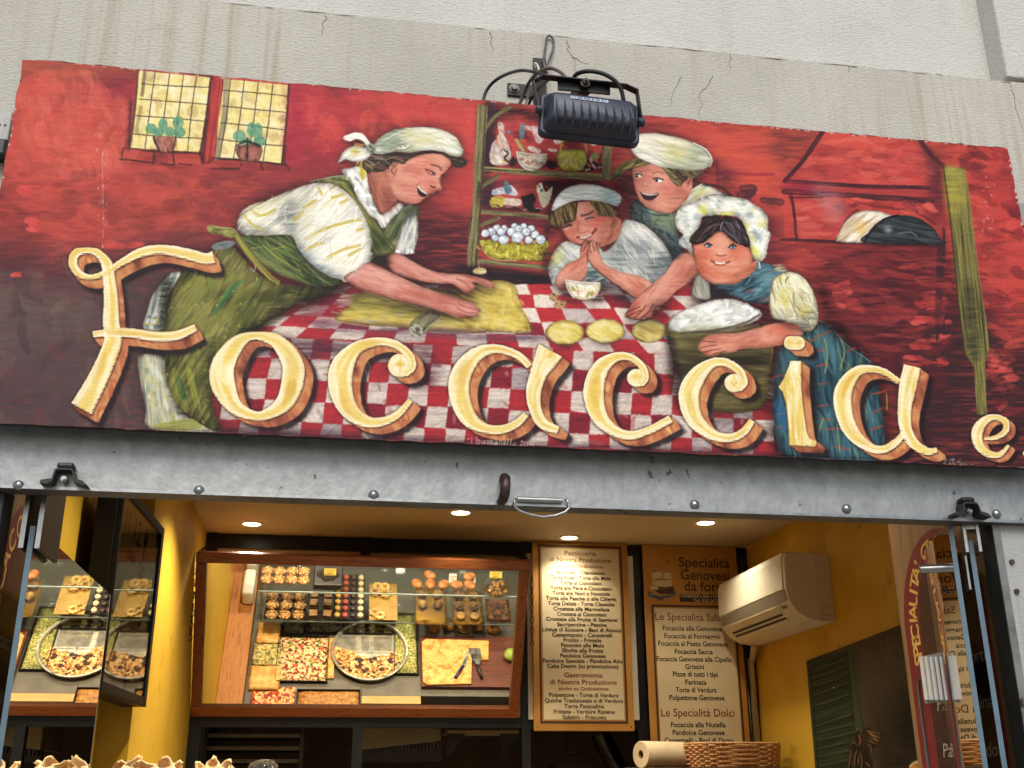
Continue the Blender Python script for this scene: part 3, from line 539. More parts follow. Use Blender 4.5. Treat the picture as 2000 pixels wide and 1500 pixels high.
    bl='B215,830 225,740 280,680 420,630 560,570 700,530 830,530 950,600 1030,700 1070,800 1092,900 1095,1000 1040,1080 920,1170 800,1130 690,1060 600,960 560,880 400,870 300,885'
    c.fill(bl,['9a9b90','cdc8b4','e8e2cd','f3eddb','ddd09a'],ang=-35,L=60,W=5,edge=1.,blob=45)
    clipto(c,bl)
    S('B520,640 560,620 620,700 600,900 700,1060 600,1000 540,860 500,740','6d706a',.7,9); S('B640,960 760,1050 920,1150 840,1180 640,1080 560,900','7e8a92',.75,12); S('B230,740 420,640 560,580 480,640 300,720','cdb95a',.5,9); S('B700,700 900,640 1000,780 960,960 760,950 660,820','f1ecdb',.7,20,.7,-40); S('B215,820 300,880 420,870 380,820','8c8878',.6,7); S('B950,620 1080,800 1095,1000 1040,1060 1060,850','b9b9ac',.6,6); S('B600,700 690,620 700,760 640,820','d6cda6',.6,8)
    for q in ('B830,622 905,602','B640,690 720,640','B740,560 760,600','B660,890 750,840 850,800','B850,800 960,775 1020,768','B660,962 720,930 772,915','B800,1005 900,960 1010,930','B940,995 1010,958','B255,735 300,790 370,830','B290,690 360,740 460,700','B880,660 930,635','B995,835 1030,825','B580,770 640,720'): c.stroke(q,['b59c2e','cdb640'],w=5.5,a=.85,dry=.6,nb=4)
    c.dabs(bl,110,['f4f0e2','ffffff','8f9088','bdb8a4','d8cfa8'],(1.2,2.6),(20,60),lambda x,y:-30 if x<560 else -55,(.25,.65),20,.4)
    for q in ('B215,860 330,880 560,870','B220,830 260,860','B560,860 600,960 690,1060 800,1130'): c.stroke(q,'3f4038',w=2.5,a=.6,dry=.6)
    c.clip=None
    c.stroke('B210,800 240,730 420,630 560,570 640,540',['4a3f28'],w=2.5,a=.7,dry=.6); c.stroke('B280,700 420,640 440,610',['f0ecd8'],w=1.5,a=.6)
    ap='B220,880 400,868 560,872 610,960 690,1055 800,1130 900,1165 840,1190 700,1195 560,1150 400,1080 280,980'
    c.fill(ap,['303a20','4a5632','67703f','80804a','565f34'],ang=30,L=70,W=5,edge=1.,blob=40)
    clipto(c,ap); S('B620,960 900,1160 700,1200 620,1100','1f2618',.6,12); c.dabs(ap,50,['6c8a3f','2f4220','8c9248','4a6a34'],(2,4),(20,60),35,(.3,.7),12); 
    for q in ('B300,950 370,945','B380,930 500,1030 620,1100','B430,960 520,940'): c.stroke(q,['c4b44a'],w=1.6,a=.7)
    c.clip=None
    c.fill('B20,800 100,810 190,822 216,875 150,880 100,862 30,846',['5a5c2c','8d8c48','a9a65e','4a4a28'],ang=12,L=30,W=3,edge=1.,rough=.9)
    c.stroke('B205,870,50 300,1000,48 420,1130,40 480,1170,26',['5d5a26','8c873c','a8a048','6f6c30'],dry=.4,nb=7); c.ell('B120,930,80,26,-12',['5f6a72','86908e','4a5458'],ang=-12,L=20,W=3,edge=1.3,a=.85); c.stroke('B300,1080 320,1100 330,1060',['c9c9c0'],w=2,a=.7)
    c.fill('B1150,835 1210,770 1290,680 1380,672 1388,780 1370,930 1300,985 1200,985 1095,985 1090,930',['2b3524','4b5636','69714a','8a8c68','59634c'],ang=-60,L=50,W=5,edge=1.,blob=25)
    c.fill('B1245,962 1285,810 1345,720 1384,745 1388,860 1368,962 1330,988 1258,988',['6c7270','9a9c98','c8c6ba','e0dccd','858a86'],ang=100,L=36,W=4,edge=1.1,rough=.8); c.dabs('B1250,960 1385,960 1360,985 1260,988',8,['eae6da','ffffff'],(3,5),(8,16),80,(.6,.9),30); S('B1290,690 1380,680 1370,760 1300,760','3c4438',.6,6)
    c.fill('B680,520 760,495 830,482 945,478 965,560 1055,700 1145,820 1172,870 1240,962 1105,1012 1098,950 1060,790 985,650 900,565 820,528',['303a22','505a30','75763e','908e50','626c46'],ang=52,L=60,W=5,edge=.9,blob=26)
    c.stroke('B830,500 930,520 980,610 1050,720',['263016'],w=4,a=.7,dry=.5); c.stroke('B900,545 990,640 1070,790 1100,950',['a59a3e'],w=3,a=.7,dry=.5); S('B1080,830 1160,850 1200,970 1110,1000','3a4220',.5,6); c.stroke('B690,515 830,485 920,480',['b9c0b0'],w=2,a=.7,dry=.4)
    # collar, neck, head
    c.fill('B890,440 960,424 1010,420 1062,478 1082,600 1140,722 1200,700 1258,655 1292,678 1220,760 1162,825 1120,770 1060,725 1000,640 970,570 930,485',['a3a59c','cfccc0','e9e5d9','f4f0e4'],ang=60,L=24,W=4,edge=1.2,rough=1.); c.dabs('B900,440 1060,480 1140,800 960,560',30,['ffffff','f4f0e2','b0b2aa','8f938a'],(3,6),(8,20),60,(.4,.8),40); c.dabs('B985,395 1050,400 1040,500 990,500',12,['d8c23a','e3d260','b9a43a'],(5,9),(12,24),85,(.6,.9),12)
    c.fill('B1060,470 1130,440 1200,450 1260,600 1240,660 1150,730 1100,640',['8a4a3c','a9614c','bf7760','b06850'],ang=70,L=40,W=5,edge=.9); S('B1180,560 1260,620 1240,680 1160,720','7a3d34',.6,7); S('B1075,500 1110,480 1120,660 1095,600','8f4f40',.7,5)
    fc='B1180,420 1230,385 1330,355 1430,330 1520,332 1590,365 1605,395 1580,440 1545,470 1530,490 1533,530 1545,562 1530,578 1500,578 1492,600 1460,602 1450,618 1420,630 1395,655 1340,662 1290,652 1245,622 1200,540'
    c.fill(fc,SKIN,ang=8,L=50,W=16,edge=.8,blob=40); clipto(c,fc)
    S('B1420,430 1480,440 1490,500 1440,520 1380,500','cf4a4c',.65,14); S('B1200,480 1290,470 1380,600 1290,640 1220,580','cf8a70',.5,14); S('B1480,370 1590,370 1570,430 1500,420','e3a58c',.7,9); S('B1270,620 1400,650 1340,670 1260,640','8f4c3e',.6,5); S('B1180,430 1230,400 1220,520 1190,520','9c5644',.6,6); S('B1500,430 1530,480 1530,560 1505,540','e2a288',.7,4); S('B1380,560 1420,600 1400,640 1360,620','d98a78',.6,6)
    c.dabs(fc,60,['e0a088','c26a58','d98a76','b85f4e'],(2,4),(16,40),10,(.15,.4),12); c.clip=None
    c.stroke('B1436,436 1470,448 1500,462',['5a3a34'],w=3,a=.9); c.ell('B1492,462,12,9',['1f1a1c'],edge=.6); c.ell('B1495,459,4,4',['f4f0ea'],edge=.4); c.stroke('B1440,447 1470,470 1500,475',['6a3a36'],w=2,a=.8); c.stroke('B1475,408 1520,418 1540,440',['6a4238'],w=4,a=.85,dry=.4)
    c.stroke('B1538,482 1532,530 1546,562 1528,580',['a85a48'],w=1.8,a=.8); c.stroke('B1470,545 1490,555 1500,548',['4a2420'],w=3,a=.85); S('B1490,570 1540,580 1500,600 1450,640 1440,620','6a2e30',.8,4)
    c.fill('B1383,536 1400,560 1432,592 1448,600 1430,618 1405,612 1388,590',['2c1717','3c2222'],edge=.6); c.stroke('B1388,548 1408,574 1440,596',['f2eee4'],w=2.6,a=.95); c.stroke('B1378,540 1400,528',['8f4038'],w=1.8,a=.7); c.stroke('B1385,612 1400,632 1420,628',['c0665c'],w=3,a=.7)
    c.ell('B1222,440,34,52,12',['a55a48','c47a62','d08a72'],ang=80,L=20,W=4,edge=.8); c.stroke('B1230,420 1215,445 1232,470',['5a2a24'],w=3,a=.7)
    c.fill('B1040,440 1030,385 1080,340 1160,330 1300,340 1480,320 1600,335 1680,372 1702,388 1690,412 1640,425 1610,400 1590,366 1520,336 1430,338 1340,365 1290,402 1232,388 1180,440 1120,455',HAIR,ang=15,L=30,W=2.5,edge=.9,rough=.9); c.dabs('B1040,380 1100,340 1300,350 1280,400 1180,440 1060,440',40,['7a5c48','1c1414','9a8a80','4a352b'],(1.2,2.5),(14,34),30,(.4,.8),40); c.stroke('B1640,385 1690,372 1700,400 1670,420 1630,410',['3a2620'],w=3,a=.9); c.stroke('B1060,410 1090,430',['8a7a3a'],w=5,a=.7,dry=.5)
    sc='B1092,305 1130,240 1215,185 1320,165 1420,160 1540,178 1630,225 1675,290 1682,330 1660,355 1600,345 1560,328 1460,312 1330,330 1240,322 1130,342'
    c.fill(sc,['98a07a','c2c3a0','e0dcc2','efe9d6','e6e0c8'],ang=12,L=70,W=4,edge=.9,blob=50); clipto(c,sc)
    S('B1092,310 1140,230 1260,200 1300,240 1220,280 1240,330 1120,345','5f7460',.75,12); S('B1230,270 1330,270 1340,310 1250,325','5d6248',.7,8); S('B1300,185 1350,190 1340,215 1300,215','c9b23e',.75,5); S('B1330,230 1450,220 1560,250 1520,270 1400,270','cdbf6c',.6,8); S('B1380,280 1560,285 1670,340 1560,325 1420,310','d3d8c8',.8,6); S('B1400,165 1640,230 1660,290 1500,230','f4eedd',.6,10)
    c.dabs(sc,60,['f5f0e0','b9bc98','dcd6ba','8f9876'],(1.5,3),(24,60),lambda x,y:-25+ (x-740)*.28,(.25,.6),8,.5); c.clip=None
    c.stroke('B1260,300 1300,298 1330,280',['f6f2e6'],w=2.5,a=.9); c.stroke('B1285,285 1300,300',['f6f2e6'],w=2.5,a=.9); c.stroke('B1110,340 1180,350 1240,345',['1f1a1a'],w=3,a=.7)
    c.fill('B898,232 930,210 985,196 1030,205 1062,245 1080,275 1058,292 1030,255 990,240 940,254',WHITE[1:],ang=10,L=30,W=3,edge=.9); c.fill('B864,402 885,350 915,310 965,285 1030,290 1075,300 1078,345 1030,382 960,388 915,372 880,392',WHITE[1:],ang=-20,L=30,W=3,edge=.9); S('B950,300 1020,290 1010,330 960,340','b9a43a',.75,5); S('B1030,270 1080,290 1070,330 1040,320','6d7060',.7,5); c.stroke('B980,275 1030,280',['c98a4a'],w=5,a=.7)
    c.ell('B1085,302,30,34',['4d5a50','7d8672','a3a890','55604e'],ang=50,L=12,W=3,edge=.9); c.stroke('B1075,290 1100,310 1080,325',['2c2c28'],w=2,a=.8)
    # arms
    a2='B1180,1005 1260,985 1330,1020 1400,1060 1480,1095 1560,1112 1640,1115 1700,1120 1780,1135 1850,1160 1885,1190 1885,1212 1850,1205 1800,1185 1740,1175 1770,1200 1740,1220 1722,1240 1690,1240 1650,1210 1600,1182 1500,1180 1380,1160 1260,1122 1200,1070'
    a1='B905,1140 980,1090 1060,1042 1160,1080 1300,1150 1400,1195 1500,1230 1600,1258 1660,1280 1740,1310 1795,1352 1770,1372 1785,1390 1740,1395 1700,1405 1640,1402 1560,1372 1480,1342 1340,1312 1180,1270 1040,1230 950,1185'
    for a_ in (a2,a1):
        c.fill(a_,['a85a4a','c27260','d08a76','d9998a','c67c6a'],ang=20,L=60,W=16,edge=.8,blob=45); clipto(c,a_)
        if a_ is a1:
            S('B905,1150 1060,1200 1300,1280 1500,1340 1560,1370 1340,1330 1000,1240','8f4638',.6,7); S('B1000,1070 1160,1090 1400,1200 1300,1190 1100,1120','e3aa96',.6,8); S('B1640,1290 1760,1330 1790,1360 1700,1330','c0655a',.5,5)
            for q in ('B1650,1310 1720,1340 1790,1355','B1640,1340 1700,1365 1770,1372','B1650,1375 1700,1390 1740,1394'): c.stroke(q,['7a3c32'],w=2,a=.7)
        else:
            S('B1180,1010 1260,1100 1400,1160 1240,1130 1180,1060','7a3a32',.6,6); S('B1260,990 1400,1065 1560,1115 1400,1090','dda08c',.5,6)
            for q in ('B1640,1150 1700,1180 1730,1215','B1700,1135 1780,1155 1850,1190','B1740,1170 1780,1175'): c.stroke(q,['7a3c32'],w=2,a=.75)
        c.dabs(a_,40,['e0a694','b8685a','d08878'],(2,4),(20,50),20,(.15,.4),8); c.clip=None
    c.stroke('B1260,1120 1400,1165 1560,1185',['5a3a30'],w=2,a=.6,dry=.5); c.stroke('B930,1180 1180,1270 1340,1312 1560,1375',['4a3026'],w=2.2,a=.65,dry=.5); c.stroke('B900,1150 920,1165 1000,1080 1095,1010',['cfcabb'],w=5,a=.7,dry=.7)
    S('B1060,1010 1180,1000 1190,1060 1100,1040','2f2a22',.8,5)
    # ---------------- second boy, standing behind
    part(W_,np.array([[1195,352],[1250,312],[1230,290],[1236,270],[1290,258],[1360,285],[1390,312],[1385,335],[1358,345],[1372,360],[1415,385],[1335,408],[1320,440],[1350,500],[1372,520],[1345,550],[1305,585],[1265,622],[1222,620],[1300,540],[1312,500],[1290,450],[1240,430],[1232,400]],np.float32))
    c.fill('C1170,1290 1200,1200 1260,1240 1400,1290 1480,1270 1560,1150 1640,1100 1740,1140 1800,1190 1560,1250 1480,1300 1500,1500 1530,1600 1430,1640 1350,1480 1250,1420 1180,1380',['2e3e40','46585a','5f7068','7d8a70','50605c'],ang=50,L=50,W=6,edge=1.1,blob=40)
    c.dabs('C1180,1290 1450,1300 1500,1560 1300,1440',50,['33484e','7f8e6c','556a66','232c30','8a9a8a'],(3,7),(14,44),50,(.3,.7),40); S('C1190,1330 1300,1400 1420,1520 1500,1580 1400,1620 1240,1430','1f2a30',.65,12); S('C1340,1290 1480,1290 1440,1360 1360,1350','8a9464',.5,8); c.stroke('C1230,1270 1330,1300 1420,1300',['2a3030'],w=3,a=.7,dry=.5)
    c.fill('C1500,1255 1560,1150 1640,1100 1740,1140 1810,1195 1700,1190 1580,1230',['a5a98c','cfcfb6','e5e1cc','d6cf98'],ang=-30,L=36,W=4,edge=1.); S('C1590,1150 1660,1130 1650,1170 1590,1200','cdbf5c',.5,5); c.stroke('C1640,1100 1760,1120 1830,1180',['1f2224'],w=6,a=.7,dry=.4); c.stroke('C1500,1255 1560,1150 1640,1098',['e9e5d4'],w=2,a=.8)
    f2='C1185,1000 1240,978 1300,970 1390,985 1480,1110 1520,1080 1565,1070 1575,1120 1540,1190 1480,1260 1420,1288 1340,1275 1270,1245 1225,1195 1195,1100'
    c.fill(f2,SKIN,ang=20,L=40,W=16,edge=.8,blob=35); clipto(c,f2); S('C1360,1110 1430,1110 1430,1165 1370,1165','cf4f50',.65,10); S('C1440,1130 1560,1100 1500,1250 1420,1280','a85a48',.5,9); S('C1250,985 1330,985 1290,1080 1260,1060','e0a58c',.5,8); S('C1195,1090 1220,1100 1230,1170 1205,1150','d06a5c',.6,6); S('C1240,1205 1340,1210 1300,1250','9a5546',.4,6); c.clip=None
    c.stroke('C1190,1020 1220,1012 1245,1022',['6a4034'],w=2,a=.8); c.stroke('C1315,1032 1350,1020 1390,1028',['7a4c3c'],w=2,a=.75); c.ell('C1222,1046,19,11,12',['ece6da'],edge=.5); c.ell('C1213,1046,9,10',['2c2424'],edge=.5); c.stroke('C1200,1038 1222,1032 1246,1042',['3a2a2a'],w=2.6,a=.9); c.ell('C1352,1076,25,12,8',['ece6da'],edge=.5); c.ell('C1340,1075,11,11',['2c2424'],edge=.5); c.stroke('C1318,1068 1350,1060 1384,1072',['3a2a2a'],w=2.8,a=.9); c.ell('C1337,1072,3,3',['ffffff'],edge=.3); c.ell('C1211,1043,3,3',['ffffff'],edge=.3)
    c.stroke('C1265,1040 1250,1090 1260,1115 1290,1112',['a8604c'],w=2,a=.7); S('C1250,1080 1280,1080 1275,1110 1255,1110','e6b09a',.7,4); c.fill('C1234,1148 1260,1165 1300,1170 1352,1158 1340,1185 1305,1205 1265,1200 1245,1180',['2a1719','3d2428'],edge=.7); c.stroke('C1245,1158 1290,1172 1342,1166',['efe9e0'],w=2.2,a=.9); c.stroke('C1250,1205 1290,1215 1325,1203',['b5605a'],w=3,a=.7)
    c.ell('C1552,1085,20,34,20',['a55a48','c47a62'],edge=.9); c.stroke('C1545,1100 1560,1070',['5a2a24'],w=2.5,a=.7)
    c.fill('C1045,1065 1065,1010 1110,965 1180,938 1240,930 1290,972 1220,985 1140,1015 1085,1070',['2e261e','57492c','8a773c','4a3d2a'],ang=-28,L=40,W=2.5,edge=1.,rough=1.); c.dabs('C1060,1040 1180,945 1280,970 1120,1020',26,['a3903e','1f1916','8a7a4a','c4b060'],(1.4,3),(16,44),-28,(.4,.85),10)
    c.fill('C1368,985 1430,995 1500,1008 1620,1008 1600,1050 1570,1062 1520,1055 1490,1112 1450,1090 1400,1030',['2c241c','4d4030','75623f','8a7a52'],ang=40,L=30,W=2.5,edge=.9,rough=.9); c.dabs('C1380,990 1610,1010 1560,1060 1480,1100',26,['a58a4a','1f1a14','7a6a44','5a4c3a'],(1.2,2.5),(14,36),35,(.4,.8),25); c.stroke('C1560,1060 1620,1040 1640,1000',['6a5f54'],w=8,a=.5,dry=.8)
    h2='C1163,850 1178,805 1230,772 1310,768 1400,780 1500,800 1580,828 1660,870 1700,935 1690,980 1640,1002 1560,1012 1450,1000 1360,985 1280,955 1210,920'
    c.fill(h2,['b5b69c','d5d2b8','e9e3cc','f1ecda','dcd6b4'],ang=14,L=70,W=4,edge=.9,blob=45); clipto(c,h2); S('C1400,840 1500,860 1560,930 1480,960 1400,920','b9a93e',.5,12); S('C1560,850 1660,880 1690,960 1600,1000 1540,950','6f7a5c',.7,12); S('C1300,930 1500,960 1650,990 1560,1010 1400,990','9aa590',.6,8); S('C1170,850 1240,880 1400,960 1300,960 1200,915','f6f2e4',.8,7); S('C1230,780 1400,790 1360,840 1240,830','dcc9a4',.4,10); c.dabs(h2,50,['f6f1e2','b9b894','d6ceaa','8c9070'],(1.5,3),(24,60),15,(.25,.55),8); c.stroke('C1180,900 1260,900 1400,960 1560,1005',['8f8f78'],w=1.6,a=.6); c.clip=None
    c.stroke('C1580,830 1660,872 1702,935 1690,985',['f4efe0'],w=2.5,a=.8)
    # ---------------- first boy, hands folded
    part(W_,np.array([[1072,540],[1075,500],[1088,475],[1105,468],[1092,450],[1075,440],[1072,432],[1080,400],[1102,370],[1160,360],[1210,380],[1212,400],[1210,425],[1258,438],[1300,480],[1313,515],[1300,545],[1272,560],[1265,580],[1240,582],[1180,540],[1155,515],[1140,545],[1105,566],[1085,560]],np.float32))
    t1='D635,770 648,690 700,605 760,572 850,600 960,600 1000,640 1070,580 1120,450 1165,430 1260,462 1370,560 1425,640 1442,700 1400,800 1300,850 1100,820 1000,860 900,850 820,865 700,885 660,840'
    c.fill(t1,['7f8785','b0b1a8','d6d3c6','e6e2d4','c4c2b6'],ang=45,L=50,W=5,edge=1.1,blob=40); clipto(c,t1); S('D1000,650 1100,560 1180,640 1200,760 1080,790 1000,760','6d7674',.65,14); S('D1200,560 1260,560 1250,700 1210,720','7d7f84',.6,8); S('D1300,640 1440,650 1420,800 1280,840 1250,760','565c60',.75,16); S('D1140,440 1260,470 1360,560 1200,540','efeadd',.7,12); S('D640,700 720,620 720,680 660,740','c4bb4e',.7,9); S('D640,760 720,760 700,880 650,840','5f6e72',.7,9); S('D880,750 1000,750 1010,850 880,850','4d5f5f',.9,5); c.dabs(t1,110,['f2eee2','8c918c','cfccbe','5f6664','b5b4a8'],(1.5,4),(14,46),lambda x,y:50 if x>1180 else -50,(.25,.6),15,.5); c.clip=None
    c.stroke('D960,590 1000,640 1070,580 1110,480',['5a5f58'],w=3,a=.5,dry=.6); c.stroke('D1120,450 1165,430 1260,462 1370,560 1430,650',['3a2e34'],w=2,a=.5,dry=.6)
    c.fill('D1050,410 1105,430 1115,480 1080,560 1000,605 950,600 1000,540 1040,480',['8f4a3c','ad6450','bd7660'],ang=-60,L=30,W=5,edge=.9)
    f1='D722,470 770,450 812,430 800,380 800,330 880,312 950,320 962,400 1035,405 1052,450 1040,530 1000,580 950,585 900,570 850,592 785,575 742,530'
    c.fill(f1,SKIN,ang=15,L=40,W=16,edge=.8,blob=30); clipto(c,f1); S('D890,420 980,420 990,500 920,490','d04a4c',.7,11); S('D760,490 810,490 800,530 770,530','cf5a54',.6,7); S('D820,340 930,340 900,400 830,420','dd9c84',.5,8); S('D1000,440 1050,450 1020,560 960,580','a05646',.6,8); S('D840,480 880,470 890,510 845,515','e0a48c',.7,5); c.clip=None
    c.stroke('D850,405 890,398 925,380',['5a3c30'],w=4.5,a=.85,dry=.3); c.stroke('D725,478 760,462 790,462',['5a3c30'],w=3.5,a=.75,dry=.3); c.stroke('D735,485 765,472 785,470',['2c2024'],w=3,a=.9); c.stroke('D880,428 905,418 932,418',['2c3038'],w=3.4,a=.9); c.stroke('D885,420 910,410 930,410',['8ca0ac'],w=2,a=.6); c.stroke('D738,492 770,486',['d9b0a0'],w=2,a=.7)
    c.stroke('D835,440 828,500 850,520 895,505',['a05a48'],w=2,a=.75); c.stroke('D825,545 870,552 915,530 945,492',['6a2426'],w=4.5,a=.9); c.stroke('D845,549 880,547 915,528',['f0ebe2'],w=2.6,a=.95); c.stroke('D840,562 880,566 910,550',['b5544e'],w=3,a=.6); c.stroke('D940,490 945,505',['7a3a34'],w=3,a=.7)
    c.fill('D636,450 660,385 735,335 820,318 822,360 808,430 760,445 720,470 690,486',['3a2c1e','67502f','8d7047','a58a5c'],ang=75,L=40,W=2.5,edge=1.,rough=.9); c.fill('D905,310 1000,318 1072,375 1085,400 1040,412 1000,400 962,410 935,360',['3a2c1e','67502f','8d7047','54402a'],ang=60,L=36,W=2.5,edge=.9,rough=.9); c.dabs('D650,440 740,340 820,330 800,430 700,480',34,['b59c6a','2c2018','8a6c40','5a4428'],(1.3,2.6),(16,40),75,(.4,.8),14); c.dabs('D920,320 1060,360 1040,410 960,400',18,['a58a5a','2c2018'],(1.3,2.6),(12,30),60,(.4,.8),14); c.stroke('D1040,400 1062,430 1050,470',['7a4438'],w=5,a=.6)
    h1='D664,372 680,300 738,235 830,203 930,203 1050,235 1110,278 1104,325 1075,342 1010,322 940,308 860,305 770,322'
    c.fill(h1,['c6cabb','dedccb','eee9da','f4f0e4'],ang=5,L=70,W=4,edge=.9,blob=40); clipto(c,h1); S('D980,240 1110,280 1100,345 1000,320','5f8482',.75,13); S('D680,300 760,320 860,300 760,330 670,370','f8f5ec',.8,5); S('D760,230 900,215 860,260 740,280','c9ccb4',.5,9); S('D820,280 1000,290 1000,315 860,305','b5bca8',.6,6); c.dabs(h1,44,['fbf8f0','c0c6b8','dcd9c4','7d9490'],(1.4,3),(24,56),4,(.25,.55),9); c.clip=None
    for a_,g in (('D696,870 690,805 755,722 835,682 842,640 858,590 880,562 893,572 893,640 893,720 882,800 822,868 745,896',-50),('D888,620 905,575 922,558 945,590 968,640 1000,715 1100,768 1230,800 1312,848 1300,900 1265,935 1200,940 1110,880 1000,800 925,735 893,690',35)):
        c.fill(a_,SKIN,ang=g,L=50,W=16,edge=.8,blob=35); clipto(c,a_); S('D700,860 820,790 880,700 890,800 760,890','a0543f',.5,8); S('D1000,800 1100,870 1200,935 1100,900 960,780','8f4838',.6,7); S('D1000,715 1230,800 1300,850 1150,810','dfa089',.6,8); c.dabs(a_,24,['e3a890','b8644e','d08a74'],(2,4),(16,46),g,(.2,.45),8); c.clip=None
    for q in ('D842,640 860,590 885,562','D866,640 878,600 890,575','D893,720 893,640 905,575','D915,650 905,600 915,565','D935,640 922,580','D893,690 925,735 1000,800 1110,880'): c.stroke(q,['5f2e26'],w=1.8,a=.75,dry=.3)
    c.stroke('D1110,880 1200,940 1265,935',['3a2622'],w=2.5,a=.6,dry=.5); S('D1000,830 1180,930 1160,990 960,880','2c2a30',.6,7)
    # reaching arm of the boy behind
    a3='D1500,655 1560,650 1610,685 1640,740 1600,800 1560,835 1480,890 1420,945 1380,990 1330,1012 1310,1055 1285,1072 1262,1060 1235,1078 1190,1075 1140,1062 1142,1035 1165,1005 1200,950 1300,862 1400,770 1440,710'
    c.fill(a3,SKIN,ang=-48,L=60,W=16,edge=.9,blob=40); clipto(c,a3); S('D1560,830 1420,945 1330,1015 1400,900 1520,800','9a4f3e',.6,9); S('D1420,760 1500,680 1540,700 1400,830 1300,920','dda089',.5,9); c.dabs(a3,36,['e0a48c','b8644e','cf8a72'],(2,4),(20,50),-48,(.2,.45),8); c.clip=None
    for q in ('D1235,1020 1200,1040 1150,1058','D1270,990 1240,1030 1195,1072','D1320,980 1290,1030 1240,1074','D1230,1000 1180,1020 1145,1040'): c.stroke(q,['5a2c24'],w=2.4,a=.8,dry=.2)
    c.stroke('D1140,1062 1200,1080 1300,1075 1400,970',['2c1c20'],w=3,a=.6,dry=.5)
    c.soft('D720,850 1000,850 1010,960 960,985 760,970','3a2024',.6,7)
    c.fill('D745,822 850,838 972,842 965,900 930,945 870,955 800,940 765,890',['a39c88','d9d0b8','efe8d6','e0c88a','f4efe2'],ang=40,L=14,W=4,edge=.9,a=.97,blob=10); c.dabs('D790,860 940,860 920,930 820,930',26,['d2a33c','f3eee0','8a8a3a','b5542f','efe7d4'],(3,7),(6,16),60,(.5,.95),40); c.stroke('D748,824 850,838 972,842',['f0eadb'],w=2,a=.9); c.stroke('D748,824 765,890 800,940',['e9e2cf'],w=1.8,a=.8); c.stroke('D972,842 960,905 930,945',['cfc8b4'],w=1.6,a=.8)
    # ---------------- girl with the bonnet and the flour sack
    part(W_,np.array([[1320,445],[1335,408],[1370,392],[1420,385],[1470,400],[1497,440],[1500,470],[1482,508],[1530,522],[1565,540],[1590,590],[1600,640],[1630,645],[1700,700],[1720,740],[1722,895],[1520,890],[1500,800],[1400,800],[1330,760],[1305,660],[1312,640],[1352,620],[1350,545],[1372,525],[1345,480]],np.float32))
    c.fill('I550,300 640,270 680,220 740,260 830,360 1000,490 1050,620 1060,1120 560,1110 400,1060 370,720 400,430',['22373f','33535c','476d74','2b4048','3c5f66'],ang=80,L=80,W=7,edge=1.3,blob=50)
    c.dabs('I560,330 740,270 1000,500 1040,1090 420,1070 400,450',90,['5a8a90','2a4a58','7f8f5a','1f2e36','3a6a78'],(3,7),(24,80),80,(.3,.65),12)
    for q in ('I640,330 740,290','I640,420 700,410','I650,520 720,500','I650,635 720,632','I655,780 720,770','I680,865 750,865','I790,310 830,330','I370,590 430,575','I390,830 440,820','I850,420 900,400','I1000,830 1080,790','I1010,700 1100,680','I1000,935 1080,905','I700,930 800,925','I640,350 600,350','I390,920 440,910','I760,1040 860,1060'): c.stroke(q,['b5442f'],w=3.6,a=.75,dry=.6)
    for q in ('I700,340 720,450 700,560','I800,330 830,420 800,540','I660,960 690,860','I780,900 800,1080','I330,400 340,470 320,540','I1105,690 1110,800'): c.stroke(q,['a3ab48'],w=2.6,a=.8,dry=.5)
    S('I380,740 420,740 450,900 400,900','2a6aa0',.6,6); S('I560,560 650,560 640,960 560,960','1c2428',.6,7); c.stroke('I670,220 740,260 830,370 1000,490',['a9b8a8'],w=2,a=.6,dry=.7)
    c.fill('E250,1040 330,1050 430,1095 500,1120 420,1250 340,1310 200,1300 60,1240 -40,1180 20,1130 150,1140 230,1090',['23343c','38555f','4f7680','6a8e94','2f4750'],ang=-20,L=40,W=5,edge=1.1,blob=30); c.dabs('E150,1150 260,1050 480,1110 380,1280 180,1290',40,['b5503f','6d949c','2c4650','8fb0b0'],(2,4),(10,34),-25,(.35,.75),15); S('E-60,1170 60,1150 120,1230 40,1290 -60,1270','1f2226',.85,8); c.stroke('E245,1050 270,1035 280,1080',['e6e4da'],w=3,a=.8); c.dabs('E360,1060 460,1060 480,1110 400,1110',10,['a89a78','cfc8a8'],(3,6),(10,22),0,(.4,.8),20)
    c.fill('D1570,905 1590,820 1640,752 1668,800 1690,900 1680,955 1580,935',['7d7a6c','a3a090','bab5a2'],ang=75,L=30,W=4,edge=1.1)
    c.fill('H1400,280 1430,250 1500,300 1800,290 2030,250 2090,330 2085,520 2040,760 1900,820 1700,810 1560,760 1480,560',['3a3522','554c2c','6f6438','857846','4a4028'],ang=5,L=60,W=7,edge=1.4,blob=50); S('H1480,400 2080,420 2040,760 1600,760','3a3022',.5,20); c.stroke('H1430,270 1520,305 1760,300 2000,250',['77704a'],w=6,a=.6,dry=.6); c.stroke('H2080,300 2095,420 2080,500',['a5a45c'],w=2,a=.7); S('H1400,300 1450,320 1480,540 1440,520','241c20',.7,6)
    c.fill('D1415,1120 1440,1060 1490,1030 1560,1000 1640,975 1740,950 1820,945 1900,965 1970,1000 2030,1040 2000,1080 1920,1115 1800,1145 1650,1160 1500,1168 1440,1150',['a9a9a0','cfccc0','e8e4d8','f4f0e6'],ang=-12,L=24,W=5,edge=2.,rough=1.,blob=18); c.dabs('D1440,1080 1600,990 1800,950 2000,1040 1800,1130 1480,1150',60,['ffffff','f6f2e6','bdbab0','dedac8'],(3,8),(10,26),-15,(.3,.7),40); S('D1500,1140 1800,1120 1960,1090 1800,1160 1520,1180','8a8a5c',.6,5); S('D1420,1100 1480,1090 1470,1150 1430,1150','8c8c84',.5,5)
